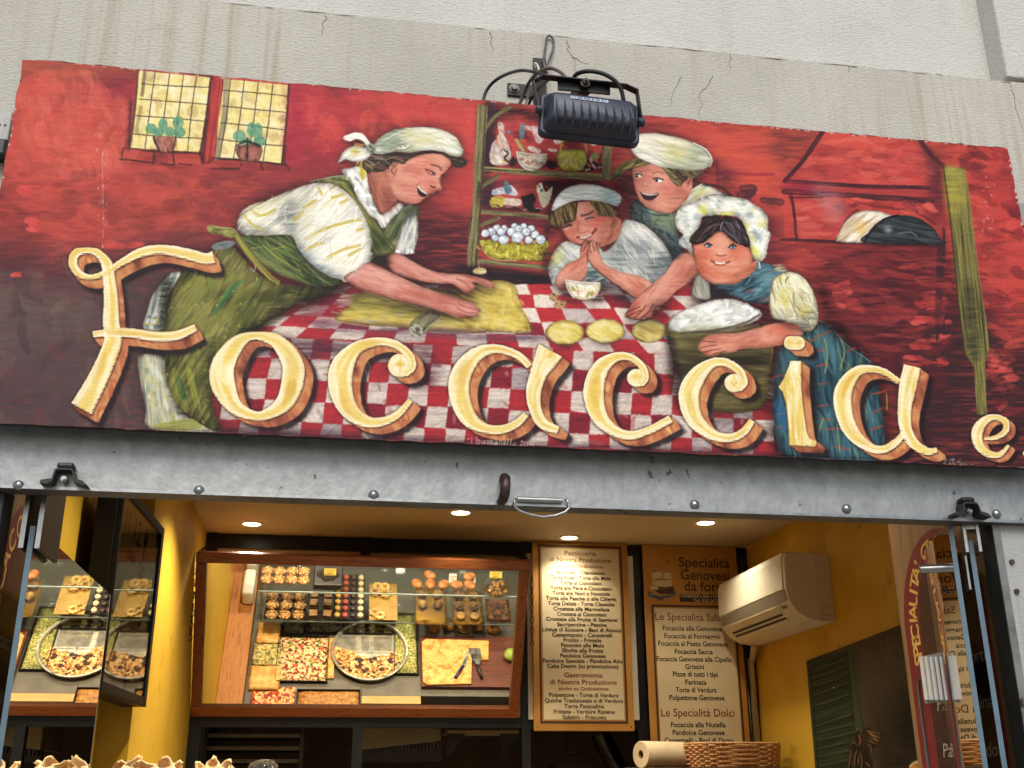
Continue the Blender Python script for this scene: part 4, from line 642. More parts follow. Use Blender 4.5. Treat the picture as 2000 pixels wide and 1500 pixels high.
    c.stroke('D1500,1168 1700,1155 1900,1110 2010,1050',['3a3428'],w=5,a=.7,dry=.4)
    sl_='E362,1160 405,1125 470,1100 550,1128 612,1200 650,1300 662,1400 640,1460 600,1495 540,1480 440,1425 362,1402 338,1290'
    c.fill(sl_,['8c8876','bdb48c','dbd2a4','e9e2c2','d0c68e'],ang=65,L=40,W=5,edge=1.1,blob=34); clipto(c,sl_); S('E380,1370 480,1400 640,1340 650,1440 560,1490 420,1430','6f6d66',.8,12); S('E420,1220 470,1240 460,1310 420,1290','d3c04a',.7,8); S('E530,1330 590,1330 580,1390 540,1380','d6c24a',.75,7); S('E470,1110 560,1140 620,1240 560,1200','f4efd8',.7,8); S('E400,1130 440,1130 420,1180 390,1170','e0d27a',.8,5); c.dabs(sl_,60,['f6f2e0','8a8672','c9c08e','55534c'],(1.5,3.5),(12,34),60,(.3,.65),30); c.clip=None
    c.stroke('E362,1160 340,1280 362,1402',['4a443a'],w=2.5,a=.6,dry=.6); c.stroke('E362,1165 405,1125 470,1100 550,1128',['4a4436'],w=2,a=.6,dry=.5)
    fa='p1363,679 1370,664 1388,654 1415,651 1445,650 1480,640 1510,632 1540,630 1560,638 1568,652 1550,666 1525,674 1490,680 1455,680 1430,690 1410,690 1398,697 1386,696 1372,690'
    c.fill(fa,SKIN,ang=-12,L=50,W=16,edge=.9,blob=35); clipto(c,fa); S('p1440,676 1500,674 1560,655 1540,680 1460,688','9a4c3c',.6,6); S('p1520,632 1560,640 1550,660 1500,650','d2604e',.6,7); S('p1400,655 1480,644 1460,660 1400,664','dfa48e',.6,5); c.clip=None
    for q in ('p1370,666 1385,668 1398,668','p1366,680 1384,676 1400,674','p1372,689 1392,684 1408,682','p1386,696 1402,690 1416,686'): c.stroke(q,['5a2c24'],w=1.8,a=.75)
    c.stroke('p1440,684 1500,682 1560,664',['2c1f1c'],w=2,a=.6,dry=.5); c.stroke('p1372,655 1390,650 1440,648 1480,637 1530,628',['3a2a24'],w=2.5,a=.6,dry=.5)
    # head
    bn=('J490,1010 505,920 560,850 640,820 720,790 840,735 960,722 1100,745 1250,765 1350,830 1440,885 1500,980 1500,1090 1535,1180 1500,1260 1490,1360 1440,1440 1360,1440 1320,1350 1290,1200 1220,1020 1130,960 950,950 790,970 760,1060 700,1150 660,1190 680,1330 690,1400 620,1320 540,1290 530,1210 580,1170 520,1100')
    c.fill(bn,['8b9490','b9bcae','d6d5c4','e9e6d6','f2efe2'],ang=30,L=16,W=5,edge=1.4,rough=1.2,blob=14); clipto(c,bn)
    for e in ('600,1000,90,80','650,900,60,50','880,850,120,70','1060,850,130,70','1240,880,110,70','1380,980,80,80','1420,1130,80,80','1390,1280,70,90','580,1220,60,50'): S('J'+' '.join(f"{float(e.split(',')[0])+math.cos(k)*float(e.split(',')[2])*.8:.0f},{float(e.split(',')[1])+math.sin(k)*float(e.split(',')[3])*.8:.0f}" for k in (0,1,2,3,4,5)),'f6f4ea',.5,5)
    for q in ('J560,960 640,980 620,1040 560,1030','J700,930 760,960 730,1020 700,1000','J1120,900 1180,930 1160,980 1110,950','J1320,1080 1380,1110 1400,1200 1340,1160','J560,1180 640,1230 620,1290 560,1250','J840,900 900,880 900,930','J1260,920 1330,930 1320,980 1260,960','J1390,1170 1420,1200 1380,1260'): S(q,'6f7c84',.6,4)
    for q in ('J740,860 830,850 840,930 790,930','J960,930 1060,930 1120,900 1100,960 1000,985','J1220,1030 1280,1060 1300,1120 1250,1110','J1400,1010 1470,1010 1480,1080 1410,1080','J1310,1290 1370,1300 1420,1380 1370,1420','J1280,1160 1330,1180 1360,1240 1320,1240','J1300,880 1340,880 1330,920','J890,900 940,900 930,950'): S(q,'d6cc3a',.75,4)
    c.dabs(bn,90,['ffffff','f6f4ea','9aa3a4','c9c8b4','e3dfc8'],(1.5,3.5),(6,16),lambda x,y:rng.uniform(0,180),(.35,.8),40,.4); c.clip=None
    c.fill('E230,780 290,820 340,870 320,920 250,1000 300,1020 320,940 200,1010',['b9b9a8','e3e0d0'],edge=1.4,a=.0)
    c.fill('J690,1280 780,1250 860,1190 940,1130 985,1108 1040,1160 1130,1240 1230,1270 1290,1290 1330,1400 1320,1500 1280,1600 1180,1680 1060,1700 900,1690 780,1620 720,1520',['bd6248','d27c5e','de9072','e39c80','cf7658'],ang=10,L=50,W=18,edge=.8,blob=45)
    fg='J690,1280 780,1250 860,1190 940,1130 985,1108 1040,1160 1130,1240 1230,1270 1290,1290 1330,1400 1320,1500 1280,1600 1180,1680 1060,1700 900,1690 780,1620 720,1520'
    clipto(c,fg); S('J740,1320 860,1320 860,1400 760,1400','cc5142',.6,8); S('J1120,1330 1240,1330 1230,1400 1140,1400','cf5444',.6,8); S('J900,1200 1080,1200 1040,1340 940,1340','e6a68a',.5,10); S('J700,1340 740,1340 820,1600 760,1600','a84f3a',.6,7); S('J1240,1500 1320,1450 1290,1600 1180,1680 1060,1700','b0573f',.6,9); S('J940,1340 1030,1340 1030,1390 950,1390','eab59c',.7,5); c.dabs(fg,40,['e6a688','c2664c','d8866a'],(2,4),(12,34),10,(.15,.4),20); c.clip=None
    for x_ in (850,1112):
        c.ell(f'J{x_},{1278 if x_<900 else 1292},38,26',['33404c','52646f','7e929c'],ang=20,L=8,W=4,edge=.6); c.stroke(f'J{x_-44},{1275 if x_<900 else 1300} {x_},{1248 if x_<900 else 1262} {x_+42},{1272 if x_<900 else 1288}',['241c1e'],w=2.4,a=.9); c.ell(f'J{x_+6},{1272 if x_<900 else 1286},9,8',['1a1618'],edge=.5); c.ell(f'J{x_-16},{1284 if x_<900 else 1302},8,6',['f2eee6'],edge=.4)
    c.stroke('J930,1375 985,1392 1040,1380',['8a4432'],w=2.6,a=.75); c.stroke('J880,1440 940,1475 1010,1478 1080,1450',['6a2a26'],w=3.6,a=.85); c.stroke('J930,1465 980,1475 1030,1468',['f2eee4'],w=2.8,a=.95); c.stroke('J920,1490 985,1500 1040,1490',['b8503f'],w=3,a=.6)
    c.fill('J655,1245 660,1190 720,1120 800,1040 790,975 860,960 950,955 990,1010 985,1105 900,1160 820,1230 740,1265',['171314','2b1f20','44312f','251a1b'],ang=-35,L=40,W=3,edge=1.,rough=1.); c.fill('J985,1105 990,1010 1040,970 1120,985 1200,1020 1260,1130 1300,1250 1280,1295 1190,1262 1100,1210 1030,1150',['171314','2a2122','4a3e40','1f1819'],ang=50,L=40,W=3,edge=1.,rough=1.)
    c.dabs('J670,1230 800,1050 970,980 960,1110 820,1220',34,['6a4c44','120e0f','3a2a2a','8a6a60'],(1.2,2.4),(16,40),-38,(.35,.75),12); c.dabs('J1000,1110 1060,1000 1180,1030 1280,1260 1120,1210',34,['8a8488','120e0f','5a4a4c','a59a9c'],(1.2,2.2),(16,44),48,(.35,.75),12); c.stroke('J985,1108 990,1060 1010,1020',['d9d4d0'],w=1.6,a=.85); c.stroke('J1010,1080 1080,1150 1190,1250',['b5b0b4'],w=1.5,a=.6,dry=.5)
    c.fill('D1835,790 1880,770 1950,720 1985,700 1990,740 1950,790 1880,825',['a0523e','bd6e54','cb8064'],ang=-30,L=30,W=5,edge=1.)
    # ---------------- peel
    part('painted_peel',c.fill('p1842,326 1884,330 1895,400 1910,530 1925,620 1932,680 1924,706 1927,812 1908,810 1902,716 1884,690 1872,600 1857,450',['37331f','585231','736b3a','8c8244','5e5734'],ang=84,L=120,W=3,edge=.7,sharp=True,rough=.5))
    S('p1844,330 1880,334 1884,400 1852,420','aca03e',.5,6); S('p1884,560 1900,560 1915,690 1890,690','2c2a22',.5,6); c.stroke('p1843,327 1858,450 1873,600 1885,690',['2c2418'],w=2.5,a=.7); c.stroke('p1884,332 1896,400 1912,535 1930,660',['a89c5c'],w=1.6,a=.5)
    for q,cc,a,r in (('G640,300 760,220 900,170 960,210 800,290 640,350','241516',.65,9),('p1602,540 1625,600 1660,650 1690,690 1655,668 1610,630','241014',.7,8),('p1395,698 1500,690 1503,712 1400,716','1f1712',.6,6),('D590,600 650,650 640,770 600,740','241318',.7,7),('C1710,960 1790,1000 1830,1120 1740,1090','4a2028',.6,10),('D1150,300 1200,340 1240,440 1180,420 1120,330','221a20',.55,9),('D1440,560 1500,600 1500,660 1440,700','1c1c22',.6,8),('D1290,1000 1400,960 1420,1060 1330,1100','2a181c',.5,8),('p455,655 520,622 590,592 640,577 560,615 500,650','1f1c10',.7,6),('B1100,985 1190,1000 1190,1060 1110,1050','1f1a14',.6,6),('B590,960 700,1065 820,1140 760,1130 640,1050','4a4a44',.5,6),('E340,1390 440,1430 640,1480 560,1500 400,1440','2a241c',.55,6),('p1310,700 1330,760 1360,800 1400,805 1340,815 1308,760','1c1512',.6,8),('F1100,330 1140,320 1080,500 1090,650 1070,640 1065,480','14160c',.6,5)): S(q,cc,a,r)
    # ---------------- letters
    OUT={}
    def letter(key,strokes,ex=(17,13),poly=None,faces=None):
        full=np.zeros((c.h,c.w),np.float32)
        for s_ in strokes:
            P=pts(s_)
            tmp=Canvas(c.x0,c.y0,c.w,c.h,(0,0,0)); tmp.stroke(P,'ffffff',dry=0,butt=len(P)>2); full=np.maximum(full,tmp.a[...,0])
        for q in (poly or []):
            g=c.pmask(spline(pts(q)[:,:2],True,4) if len(pts(q))<9 else pts(q)[:,:2]); full[g[0]]=np.maximum(full[g[0]],g[3])
        ys,xs=np.nonzero(full>.02); a0,a1,b0,b1=max(ys.min()-50,0),min(ys.max()+60,c.h),max(xs.min()-40,0),min(xs.max()+60,c.w)
        sl=(slice(a0,a1),slice(b0,b1)); m=full[sl]; y,x=np.mgrid[a0:a1,b0:b1].astype(np.float32); x+=c.x0; y+=c.y0
        def sh(m,dx,dy): 
            o=np.zeros_like(m); dx,dy=int(round(dx)),int(round(dy)); h,w=m.shape
            o[max(dy,0):h+min(dy,0),max(dx,0):w+min(dx,0)]=m[max(-dy,0):h+min(-dy,0),max(-dx,0):w+min(-dx,0)]; return o
        ext=m.copy(); 
        for k in range(1,9): ext=np.maximum(ext,sh(m,ex[0]*k/8,ex[1]*k/8))
        shd=blur(np.maximum(sh(ext,ex[0]*.4+2,ex[1]*.45+2),ext),3)
        n=streak(x,y,70,30,5,c.seed+31)
        c.put(sl,np.clip(shd*1.1*(.7+.6*n),0,.86),col('241a1c'))
        c.seed+=3; n=np.clip(.22*streak(x,y,60,40,7,c.seed)+.95*vnoise(x/24,y/30,c.seed)-.1,0,1)
        c.put(sl,np.clip((blur(ext,1)-.5)*2+.5,0,1)*(.9+.1*n),ramp(n,['6f3a2c','a45a3e','c67a50','d3925c','b5623f','dca766']))
        edge=blur(np.maximum(0,sh(m,2,2)-m),1); c.put(sl,np.clip(edge*1.0,0,.5),col('4a2c20'))
        for s_ in strokes:
            P=pts(s_); c.stroke(P,['f3e6b8','eedda4','e2c468','e8cd78','f2e5bd','ecd9a2'],dry=.05,nb=4,butt=len(P)>2)
        for q in (poly or []): c.fill(q,['d9b45a','e6cb7c','f0e0ac','f3e8c6'],ang=85,L=60,W=5,edge=.7,sharp=True)
        old=c.clip; c.clip=full
        for s_ in strokes:
            P=pts(s_); Q=spline(P,False,6); k=len(Q)
            for j in range(4):
                i0=rng.integers(0,max(1,k-8)); seg=Q[i0:i0+9].copy(); seg[:,2]*=rng.uniform(.25,.6)
                d=np.gradient(seg[:,:2],axis=0); nn=np.c_[-d[:,1],d[:,0]]/(np.hypot(d[:,0],d[:,1])[:,None]+1e-3); seg[:,:2]+=nn*Q[i0:i0+9,2:3]*rng.uniform(-.25,.25)
                c.stroke(seg[::2],['dbb040','cf9f3c','f7f0d6','e8c858','e0a848'][rng.integers(5)],a=rng.uniform(.3,.6),dry=.45,taper=.45,nb=4,soft=4.)
            L_=Q.copy(); d=np.gradient(Q[:,:2],axis=0); nn=np.c_[d[:,1],-d[:,0]]/(np.hypot(d[:,0],d[:,1])[:,None]+1e-3)
            for sg,cc,aa in ((.46,'f8f2da',.6),(-.46,'b5853c',.3)):
                e_=Q.copy(); e_[:,:2]-=nn*Q[:,2:3]*sg; e_[:,2]=2.4; c.stroke(e_[::3] if len(e_)>12 else e_,cc,a=aa,dry=.5)
        c.clip=old
        for q in (poly or []):
            c.clip=full; c.dabs(q,14,['d9b13c','f7f0d6','e8cc60'],(5,12),(24,60),86,(.3,.6),6); c.clip=None
        g=full[2::5,2::5]>.5; OUT[key]=np.argwhere(g)[:,::-1]*5.+[c.x0,c.y0]        # 5 px cells, for the letter's own mesh
    letter('F',['F1392,175,78 1330,185,70 1200,150,72 1050,125,62 920,145,60 800,205,46 700,270,36 600,305,34 520,285,46 475,220,56 495,150,54 570,132,40 640,150,50 695,220,70 712,320,78 722,450,92 725,600,104 735,720,112 690,850,120 620,1000,130 570,1090,140 530,1162,150',
                'F605,678,40 700,668,46 850,668,60 1000,690,62 1150,685,60 1275,632,46'],(13,17))
    letter('o',['G340,518,50 470,556,92 570,700,138 568,830,140 520,950,112 430,1020,76 330,1042,60 200,985,96 122,850,155 116,720,152 190,590,108 270,530,62 350,518,48'])
    letter('c1',['G1268,715,150 1276,715,150','G1300,770,44 1345,730,50 1345,680,50 1310,625,52 1230,572,52 1110,560,56 980,605,84 895,720,148 882,850,152 930,990,120 1030,1070,82 1140,1082,58 1250,1035,48 1338,940,34'])
    letter('a1',['H512,522,40 440,450,50 300,405,56 170,440,90 72,560,130 55,700,132 112,850,108 220,920,64 330,930,56 430,890,50 490,830,40','H650,415,170 620,470,150 575,560,110 540,680,98 552,800,80 600,890,72 700,935,48'])
    letter('c2',['H1206,595,116 1214,595,116','H1235,640,36 1265,600,44 1258,545,46 1222,495,46 1150,455,48 1060,465,66 970,540,110 930,680,132 960,830,110 1050,930,72 1170,968,56 1300,930,50 1432,860,50'])
    letter('c3',['H1841,628,118 1849,628,118','H1875,670,36 1908,630,46 1900,590,50 1870,540,52 1790,495,52 1700,500,62 1605,580,112 1550,700,132 1580,850,112 1680,950,76 1800,985,56 1900,950,50 1962,870,40'])
    letter('i',['I478,366,88 528,368,88'],poly=['I480,485 548,485 546,620 560,780 580,940 600,990 648,1005 640,1040 470,1035 465,900 450,760 430,690 400,655 440,590'])
    letter('a2',['I1185,620,34 1100,560,42 1000,535,46 900,560,72 822,680,114 826,820,110 880,950,92 980,1040,62 1080,1060,50 1170,1010,46 1210,960,34','I1272,518,112 1242,650,112 1222,800,86 1228,920,80 1280,1020,68 1370,1072,48 1432,1062,30'])
    letter('e',['I1740,990,16 1820,980,30 1880,935,40 1872,875,42 1800,850,38 1735,880,58 1692,950,72 1705,1030,60 1762,1085,46 1840,1092,36 1900,1030,16'],(12,8))
    letter('i2',['I2015,1085,44 2030,1092,44'],(10,7))
    # signature and wear
    SIG='0,6 3,6|8,8 8,14|8,3 8,4|20,0 19,14 24,14 27,10 24,7 20,10|33,8 31,13 36,12 37,7 38,14|48,7 43,8 46,11 42,14|55,7 50,8 54,11 49,14|61,8 58,12 62,13 64,8 65,14|70,14 70,8 74,8 76,14|79,11 84,10 82,7 79,11 81,14 85,13|90,0 88,14|96,0 94,14|102,8 99,12 103,14 106,10 102,8|116,6 121,4 121,8 116,14 122,14|127,5 125,11 129,14 132,9 127,5|137,4 137,14|141,4 140,10 147,10|146,4 146,14'
    for seg in SIG.split('|'):
        P=np.array([[float(v) for v in q.split(',')] for q in seg.split()],np.float32); P[:,1]+=P[:,0]*.055; P=P*[.88,.92]+[914,852]; c.stroke(np.c_[P,np.full(len(P),1.7)].astype(np.float32),'cdbfae',a=.85,dry=.4)
    c.dabs('p180,260 215,265 205,470 195,470',24,['e5ddd0','d8cfc0'],(1,1.8),(3,9),88,(.4,.8),8); c.dabs('p1915,340 1945,350 1935,460 1915,450',14,['d9a59a','e0b8aa'],(2,4),(3,8),60,(.3,.6),40)
    c.dabs('p1845,895 1905,900 1900,912 1846,908',26,['7d7470','5f5856','938a84'],(3,6),(3,7),0,(.5,.9),60)
    for q in ('p1467,886 1468,896','p1993,912 1995,920','p200,300 202,460'): c.stroke(q,'d9d0c4',w=1.4,a=.5,dry=.8)
    # canvas weave and bristle relief
    y,x=np.mgrid[0:c.h,0:c.w].astype(np.float32); n=streak(x,y,4,26,1.6,3)-.5; n2=vnoise(x/1.7,y/1.7,5)-.5
    c.a*= (1+.055*n+.07*n2)[...,None]; c.a=np.clip((c.a-.5)*1.13+.505,0,1); g=c.a.mean(2,keepdims=True); c.a=(g+(c.a-g)*.93)*.965+.022
    dx=(vnoise(x/9,y/9,11)-.5)*1.5; dy=(vnoise(x/9,y/9,12)-.5)*1.5; rd=np.clip((c.a[...,0]-1.7*c.a[...,1])*4,0,1); c.a[...,1]*=1+.10*rd; c.a[...,2]*=1+.03*rd; c.a[...,0]*=1+.02*rd; ix=np.clip(np.round(x+dx),0,c.w-1).astype(int); iy=np.clip(np.round(y+dy),0,c.h-1).astype(int); c.a=.65*c.a[iy,ix]+.35*c.a
    return c,PART,OUT

def paint_mural():
    c=Canvas(1540,1180,420,480,'3b3124')
    c.fill('M400,-100 2600,-100 2600,2400 400,2400',['2a2219','382e21','463a2a','4f4230'],ang=80,L=90,W=30,edge=0,sharp=True,blob=70)
    c.soft('M1200,350 1650,150 1700,700 1400,800 1250,900','5b4c38',.6,30,.4,80); c.soft('M1500,900 1900,700 2000,2300 1300,2300 1450,1400','15110d',.85,40,.3)
    c.fill('M660,480 1155,320 1200,700 1245,1100 1290,2400 780,2400 740,1200',['202619','2c3322','343a27'],ang=-18,L=60,W=6,edge=.6,sharp=True)
    c.fill('M690,500 720,490 800,1500 830,2400 780,2400 730,1100',['2a3122','3b432f'],ang=85,L=80,W=4,edge=.5,sharp=True); c.fill('M1090,340 1155,330 1235,1100 1290,2400 1180,2400 1150,1000',['2e3725','414a35','2c3423'],ang=85,L=80,W=4,edge=.5,sharp=True)
    for q,a in (('M740,560 900,500 1085,425',.7),('M745,620 900,570 1090,495',.9),('M750,700 960,640 1100,572',.9),('M755,790 950,720 1105,655',.8),('M760,885 900,850 1120,768',1.),('M775,1090 950,1030 1145,968',1.),('M785,1155 960,1110 1150,1070',.8),('M795,1225 980,1190 1160,1145',.8),('M800,1310 980,1270 1160,1235',.8),('M808,1390 980,1350 1170,1320',.7),('M812,1480 1000,1440 1180,1400',.7),('M818,1580 1180,1490',.6),('M822,1690 1190,1590',.6)):
        P=pts(q); c.stroke(P,['6e745c'],w=2.,a=.5*a,dry=.4); P=P+np.array([0,4],np.float32); c.stroke(P,['14170f'],w=4.,a=.7*a,dry=.3)
    c.stroke('M735,520 760,900 800,1500',['161a11'],w=3,a=.8); c.stroke('M1095,360 1150,950 1190,1500',['161a11'],w=3,a=.7); c.ell('M962,710,6,6',['e8e4d8'],edge=.4)
    F='M1095,1500 1100,1380 1120,1270 1150,1240 1185,1270 1170,1200 1165,1150 1190,1110 1215,1130 1225,1200 1245,1150 1250,1115 1290,1105 1340,1140 1400,1150 1440,1165 1420,1230 1370,1280 1300,1350 1310,1420 1330,1500 1300,2400 1100,2400'
    c.fill(F,['181410','2a2118','3a2d20'],ang=80,L=40,W=4,edge=1.,rough=.8)
    for q in ('M1270,1130 1340,1150 1430,1170','M1280,1160 1350,1180 1425,1200','M1290,1190 1350,1220 1400,1235','M1290,1220 1340,1250 1380,1270','M1285,1260 1320,1300 1310,1350','M1120,1280 1150,1250 1185,1290','M1165,1160 1190,1115 1215,1140','M1100,1500 1110,1400 1125,1300','M1150,1500 1160,1400 1180,1320','M1220,1500 1230,1420 1210,1340','M1265,1440 1290,1470 1310,1500','M1190,1480 1200,1380','M1275,1120 1330,1180 1390,1250','M1300,1130 1360,1190 1410,1225'): c.stroke(q,['a8824e'],w=2.2,a=.7,dry=.6,taper=.3)
    c.stroke('M1205,1180 1215,1230 1205,1270',['8f4f3c'],w=4,a=.8); c.fill('M1590,1700 1700,1480 1760,1440 1830,1460 1900,1600 1900,1800 1600,1800',['a05a28','c8853f','d9a564'],ang=40,L=20,W=6,edge=1.2); c.stroke('M1700,1480 1760,1440 1830,1460',['eaddb8'],w=5,a=.8)
    return c
# ================================================================ the facade
def plaster(name,c1,c2,stain,amount,sx=26.,stip=1.):
    m,n,l,b=nodes(name); b.inputs['Roughness'].default_value=.85; b.inputs['Specular IOR Level'].default_value=.25; tc=n.new('ShaderNodeTexCoord')
    def noise(sc,scale,det=4,rg=.6):
        mp=n.new('ShaderNodeMapping'); mp.inputs['Scale'].default_value=sc; l.new(tc.outputs['Object'],mp.inputs[0]); q=n.new('ShaderNodeTexNoise'); q.inputs['Scale'].default_value=scale; q.inputs['Detail'].default_value=det; q.inputs['Roughness'].default_value=rg; l.new(mp.outputs[0],q.inputs[0]); return q.outputs['Fac']
    def rng_(f,a,b_,lo=0.,hi=1.):
        r=n.new('ShaderNodeMapRange'); l.new(f,r.inputs[0]); r.inputs[1].default_value=a; r.inputs[2].default_value=b_; r.inputs[3].default_value=lo; r.inputs[4].default_value=hi; return r.outputs[0]
    def mixc(f,a,c):
        x=n.new('ShaderNodeMix'); x.data_type='RGBA'; l.new(f,x.inputs[0])
        if isinstance(a,str): x.inputs[6].default_value=lin(a)
        else: l.new(a,x.inputs[6])
        x.inputs[7].default_value=lin(c); return x.outputs[2]
    c=mixc(rng_(noise((1,1,1),2.2,6),.35,.65),c1,c2)
    st=rng_(noise((sx,1,.55),1.,5,.7),.50,.66,0,amount); mu_=n.new('ShaderNodeMath'); mu_.operation='MULTIPLY'; l.new(st,mu_.inputs[0]); l.new(rng_(noise((1,1,1.3),1.7,3),.38,.58,.1,1.),mu_.inputs[1]); c=mixc(mu_.outputs[0],c,stain)
    c=mixc(rng_(noise((1,1,1),9,3),.62,.75,0,.35),c,stain); c=mixc(rng_(noise((1,1,1.8),130,2),.56,.72,0,.5),c,'8d8779'); c=mixc(rng_(noise((1,1,1),70,2),.80,.84,0,.8),c,'4a463f')
    l.new(c,b.inputs['Base Color']); bp=n.new('ShaderNodeBump'); bp.inputs['Strength'].default_value=.55*stip; bp.inputs['Distance'].default_value=.006
    mp=n.new('ShaderNodeMapping'); mp.inputs['Scale'].default_value=(1,1,2.6); mp.inputs['Rotation'].default_value=(0,R(9),0); l.new(tc.outputs['Object'],mp.inputs[0]); q=n.new('ShaderNodeTexNoise'); q.inputs['Scale'].default_value=75; q.inputs['Detail'].default_value=3; l.new(mp.outputs[0],q.inputs[0]); l.new(q.outputs['Fac'],bp.inputs['Height']); l.new(bp.outputs[0],b.inputs['Normal']); return m
P_BAND=plaster('plaster_band','b9b4a7','c8c3b6','a39579',.6); P_UP=plaster('plaster_upper','c6c4bb','d0cec6','b5ae9e',.25,8.,1.1); P_JAMB=plaster('plaster_jamb','a9a9a4','bdbdb8','6a5a4a',.4,14.,.5)
BL=3.508                                                   # top of the rendered band
fac=thing('plaster_facade','pale grey rendered house front with cracked plaster band above the shop','facade',(0,.2,0))
MB().box(-6,6,0,.3,2.42,BL).build('band',P_BAND,fac)
MB().box(-6,1.846,.07,.3,BL+.002,6.5).build('upper_wall',P_UP,fac)
MB().box(1.846,6,-.006,.3,BL+.012,6.5).build('pilaster',P_UP,fac,bevel=.006)
CRK=mat('crack_dark','665e52',rough=1.); PI0,PI1=-1.4,2.2
for k in range(30):                                        # broken arris of the band
    x=random.uniform(PI0,PI1); l_=random.uniform(.02,.10); h_=random.uniform(.0007,.0022); j=random.uniform(-.003,.001)
    MB().sheet([(x,BL-.002+j),(x+l_*.5,BL-.002-h_*.6+j),(x+l_,BL-.002+j*.5),(x+l_*.6,BL-.0012+j*.7)],(0,0,0),X,Z,.0012).build('crack',CRK,fac)
CR=['635,29 637,38 630,46 631,58 627,70','955,62 960,72 957,84 963,95 960,103','1107,79 1111,92 1108,97 1118,110 1124,118 1123,133 1126,142','1118,112 1136,121 1150,126','1426,106 1428,115 1423,124 1426,133 1424,143','1330,150 1322,165 1319,172 1312,186 1310,206','1393,147 1385,160 1380,171 1369,180 1366,193 1371,205 1365,218 1368,233','1972,158 1975,175 1982,195 1984,214 1992,240 1999,262','1655,128 1660,134 1658,142']
for q in CR:
    P0=[[float(v) for v in a.split(',')] for a in q.split()]; P1=[]
    for a,b in zip(P0[:-1],P0[1:]):
        for t in (0,.33,.66): P1.append((a[0]+(b[0]-a[0])*t+random.uniform(-1.6,1.6),a[1]+(b[1]-a[1])*t+random.uniform(-1,1)))
    Pq=[onY(a,b,0.) for a,b in P1+[P0[-1]]]; k=len(Pq); mb=MB(); L_=[]
    for i in range(k):
        d=Pq[min(i+1,k-1)]-Pq[max(i-1,0)]; nn=np.cross(d,Y); nn/=np.linalg.norm(nn)+1e-9; w0=.0008*(1-i/k)*random.uniform(.4,1.3)+.0002; L_+=[Pq[i]-nn*w0-Y*.001,Pq[i]+nn*w0-Y*.001]
    mb.add(L_,[(2*i,2*i+2,2*i+3,2*i+1) for i in range(k-1)]); mb.build('crack',CRK,fac)
MB().box(1.556,6,-.03,.02,-.05,2.2).build('jamb',P_JAMB,fac,bevel=.004)
MB().box(-6,-.86,-.03,.3,-.05,2.2).build('jamb',P_JAMB,fac)
STEEL=mat('galvanised_steel','8f908e','a0a19f',22,.45,.4,.3,60,(1.2,1,.9),c3='b4b5b2',lo=.26,hi=.76,spots=(34,'5f5c58',.69)); STEEL_D=mat('dark_steel','2b2b2a','3b3a37',14,.5,.5,.2,50); LIP=mat('lip_steel','5c5650','726a60',18,.5,.55,.2,60,spots=(45,'2a2522',.63)); BRIGHT=mat('bright_steel','8f918f','a5a5a3',40,.34,.9,.1,90); BLACK=mat('black_plastic','17171a','222226',30,.45,0,.15,200); RUST=mat('rusty_iron','3a2a22','52423a',30,.55,.6,.4,90,c3='6e6257')
# ---- side members of the opening
post=tag(MB().box(-.86,-.69,-.02,.05,0,2.2).build('door_post',mat('post_dark','1d1e20','2b2c2d',20,.45,.4),bevel=.003),'dark steel post at the left side of the shop opening','door post')
rail=thing('shutter_rail','dark steel shutter channel against the pale right jamb','shutter rail',(1.55,0,0))
MB().box(1.5525,1.5555,-.03,.02,0,2.2).build('channel_side',STEEL_D,rail); MB().box(1.5530,1.572,-.034,-.0305,0,2.2).build('channel_face',mat('rail_grey','6d6c68','8b8a85',14,.5,.5,.2,60,spots=(30,'3d2a1e',.62)),rail)
for z in (1.72,1.88,2.03,2.1): MB().cyl((1.59,-.03,z),(1.59,-.036,z),.006,n=12).build('screw',RUST,rail)
# ---- roller shutter box above the opening
SY=-.05; ZB=onY(1000,985,SY)[2]
sh=thing('roller_shutter','rolled up galvanised steel shutter with rivets above the shop opening','roller shutter',(.4,.02,ZB))
MB().box(-1.7,2.6,SY,-.015,ZB+.0,2.415).build('curtain',STEEL,sh)
MB().box(-1.7,2.6,SY-.003,-.002,ZB-.004,ZB).build('bottom_rail',LIP,sh)
MB().box(-1.7,2.6,SY-.0042,SY-.0005,ZB-.0035,ZB+.003).build('edge_strip',BRIGHT,sh)
for p in ((35,947),(388,957),(730,966),(1358,985),(1655,993),(1948,1003)):
    q=onY(*p,SY-.005); MB().lathe([(.0115,0),(.0105,.004),(.007,.0075),(.0,.009)],(q[0],SY,q[2]),(0,-1,0),16).build('rivet',BRIGHT,sh,smooth=True)
for px,py in ((125,953),(1889,1007)):
    q=onY(px,py,SY-.012); x0=q[0]; z0=ZB+.002
    o=MB().prism([(-.044,.0),(-.043,.007),(-.022,.011),(-.0185,.031),(-.013,.034),(.015,.034),(.0195,.028),(.024,.012),(.040,.008),(.050,-.001),(.038,-.001),(.021,.006),(.0175,.027),(.013,.030),(-.012,.030),(-.0155,.028),(-.0195,.006),(-.030,-.001)],(x0,SY-.0005,z0),X,Z,.034).build('clamp',STEEL_D,sh)
    MB().box(x0-.017,x0+.017,SY-.030,SY-.001,z0+.0345,z0+.048).build('clamp_cap',BLACK,o,bevel=.006,seg=3)
    MB().cyl((x0,SY-.005,z0+.013),(x0,SY-.026,z0+.013),.0065,n=6).cyl((x0,SY-.026,z0+.013),(x0,SY-.031,z0+.013),.004,n=12).build('clamp_bolt',BRIGHT,o)
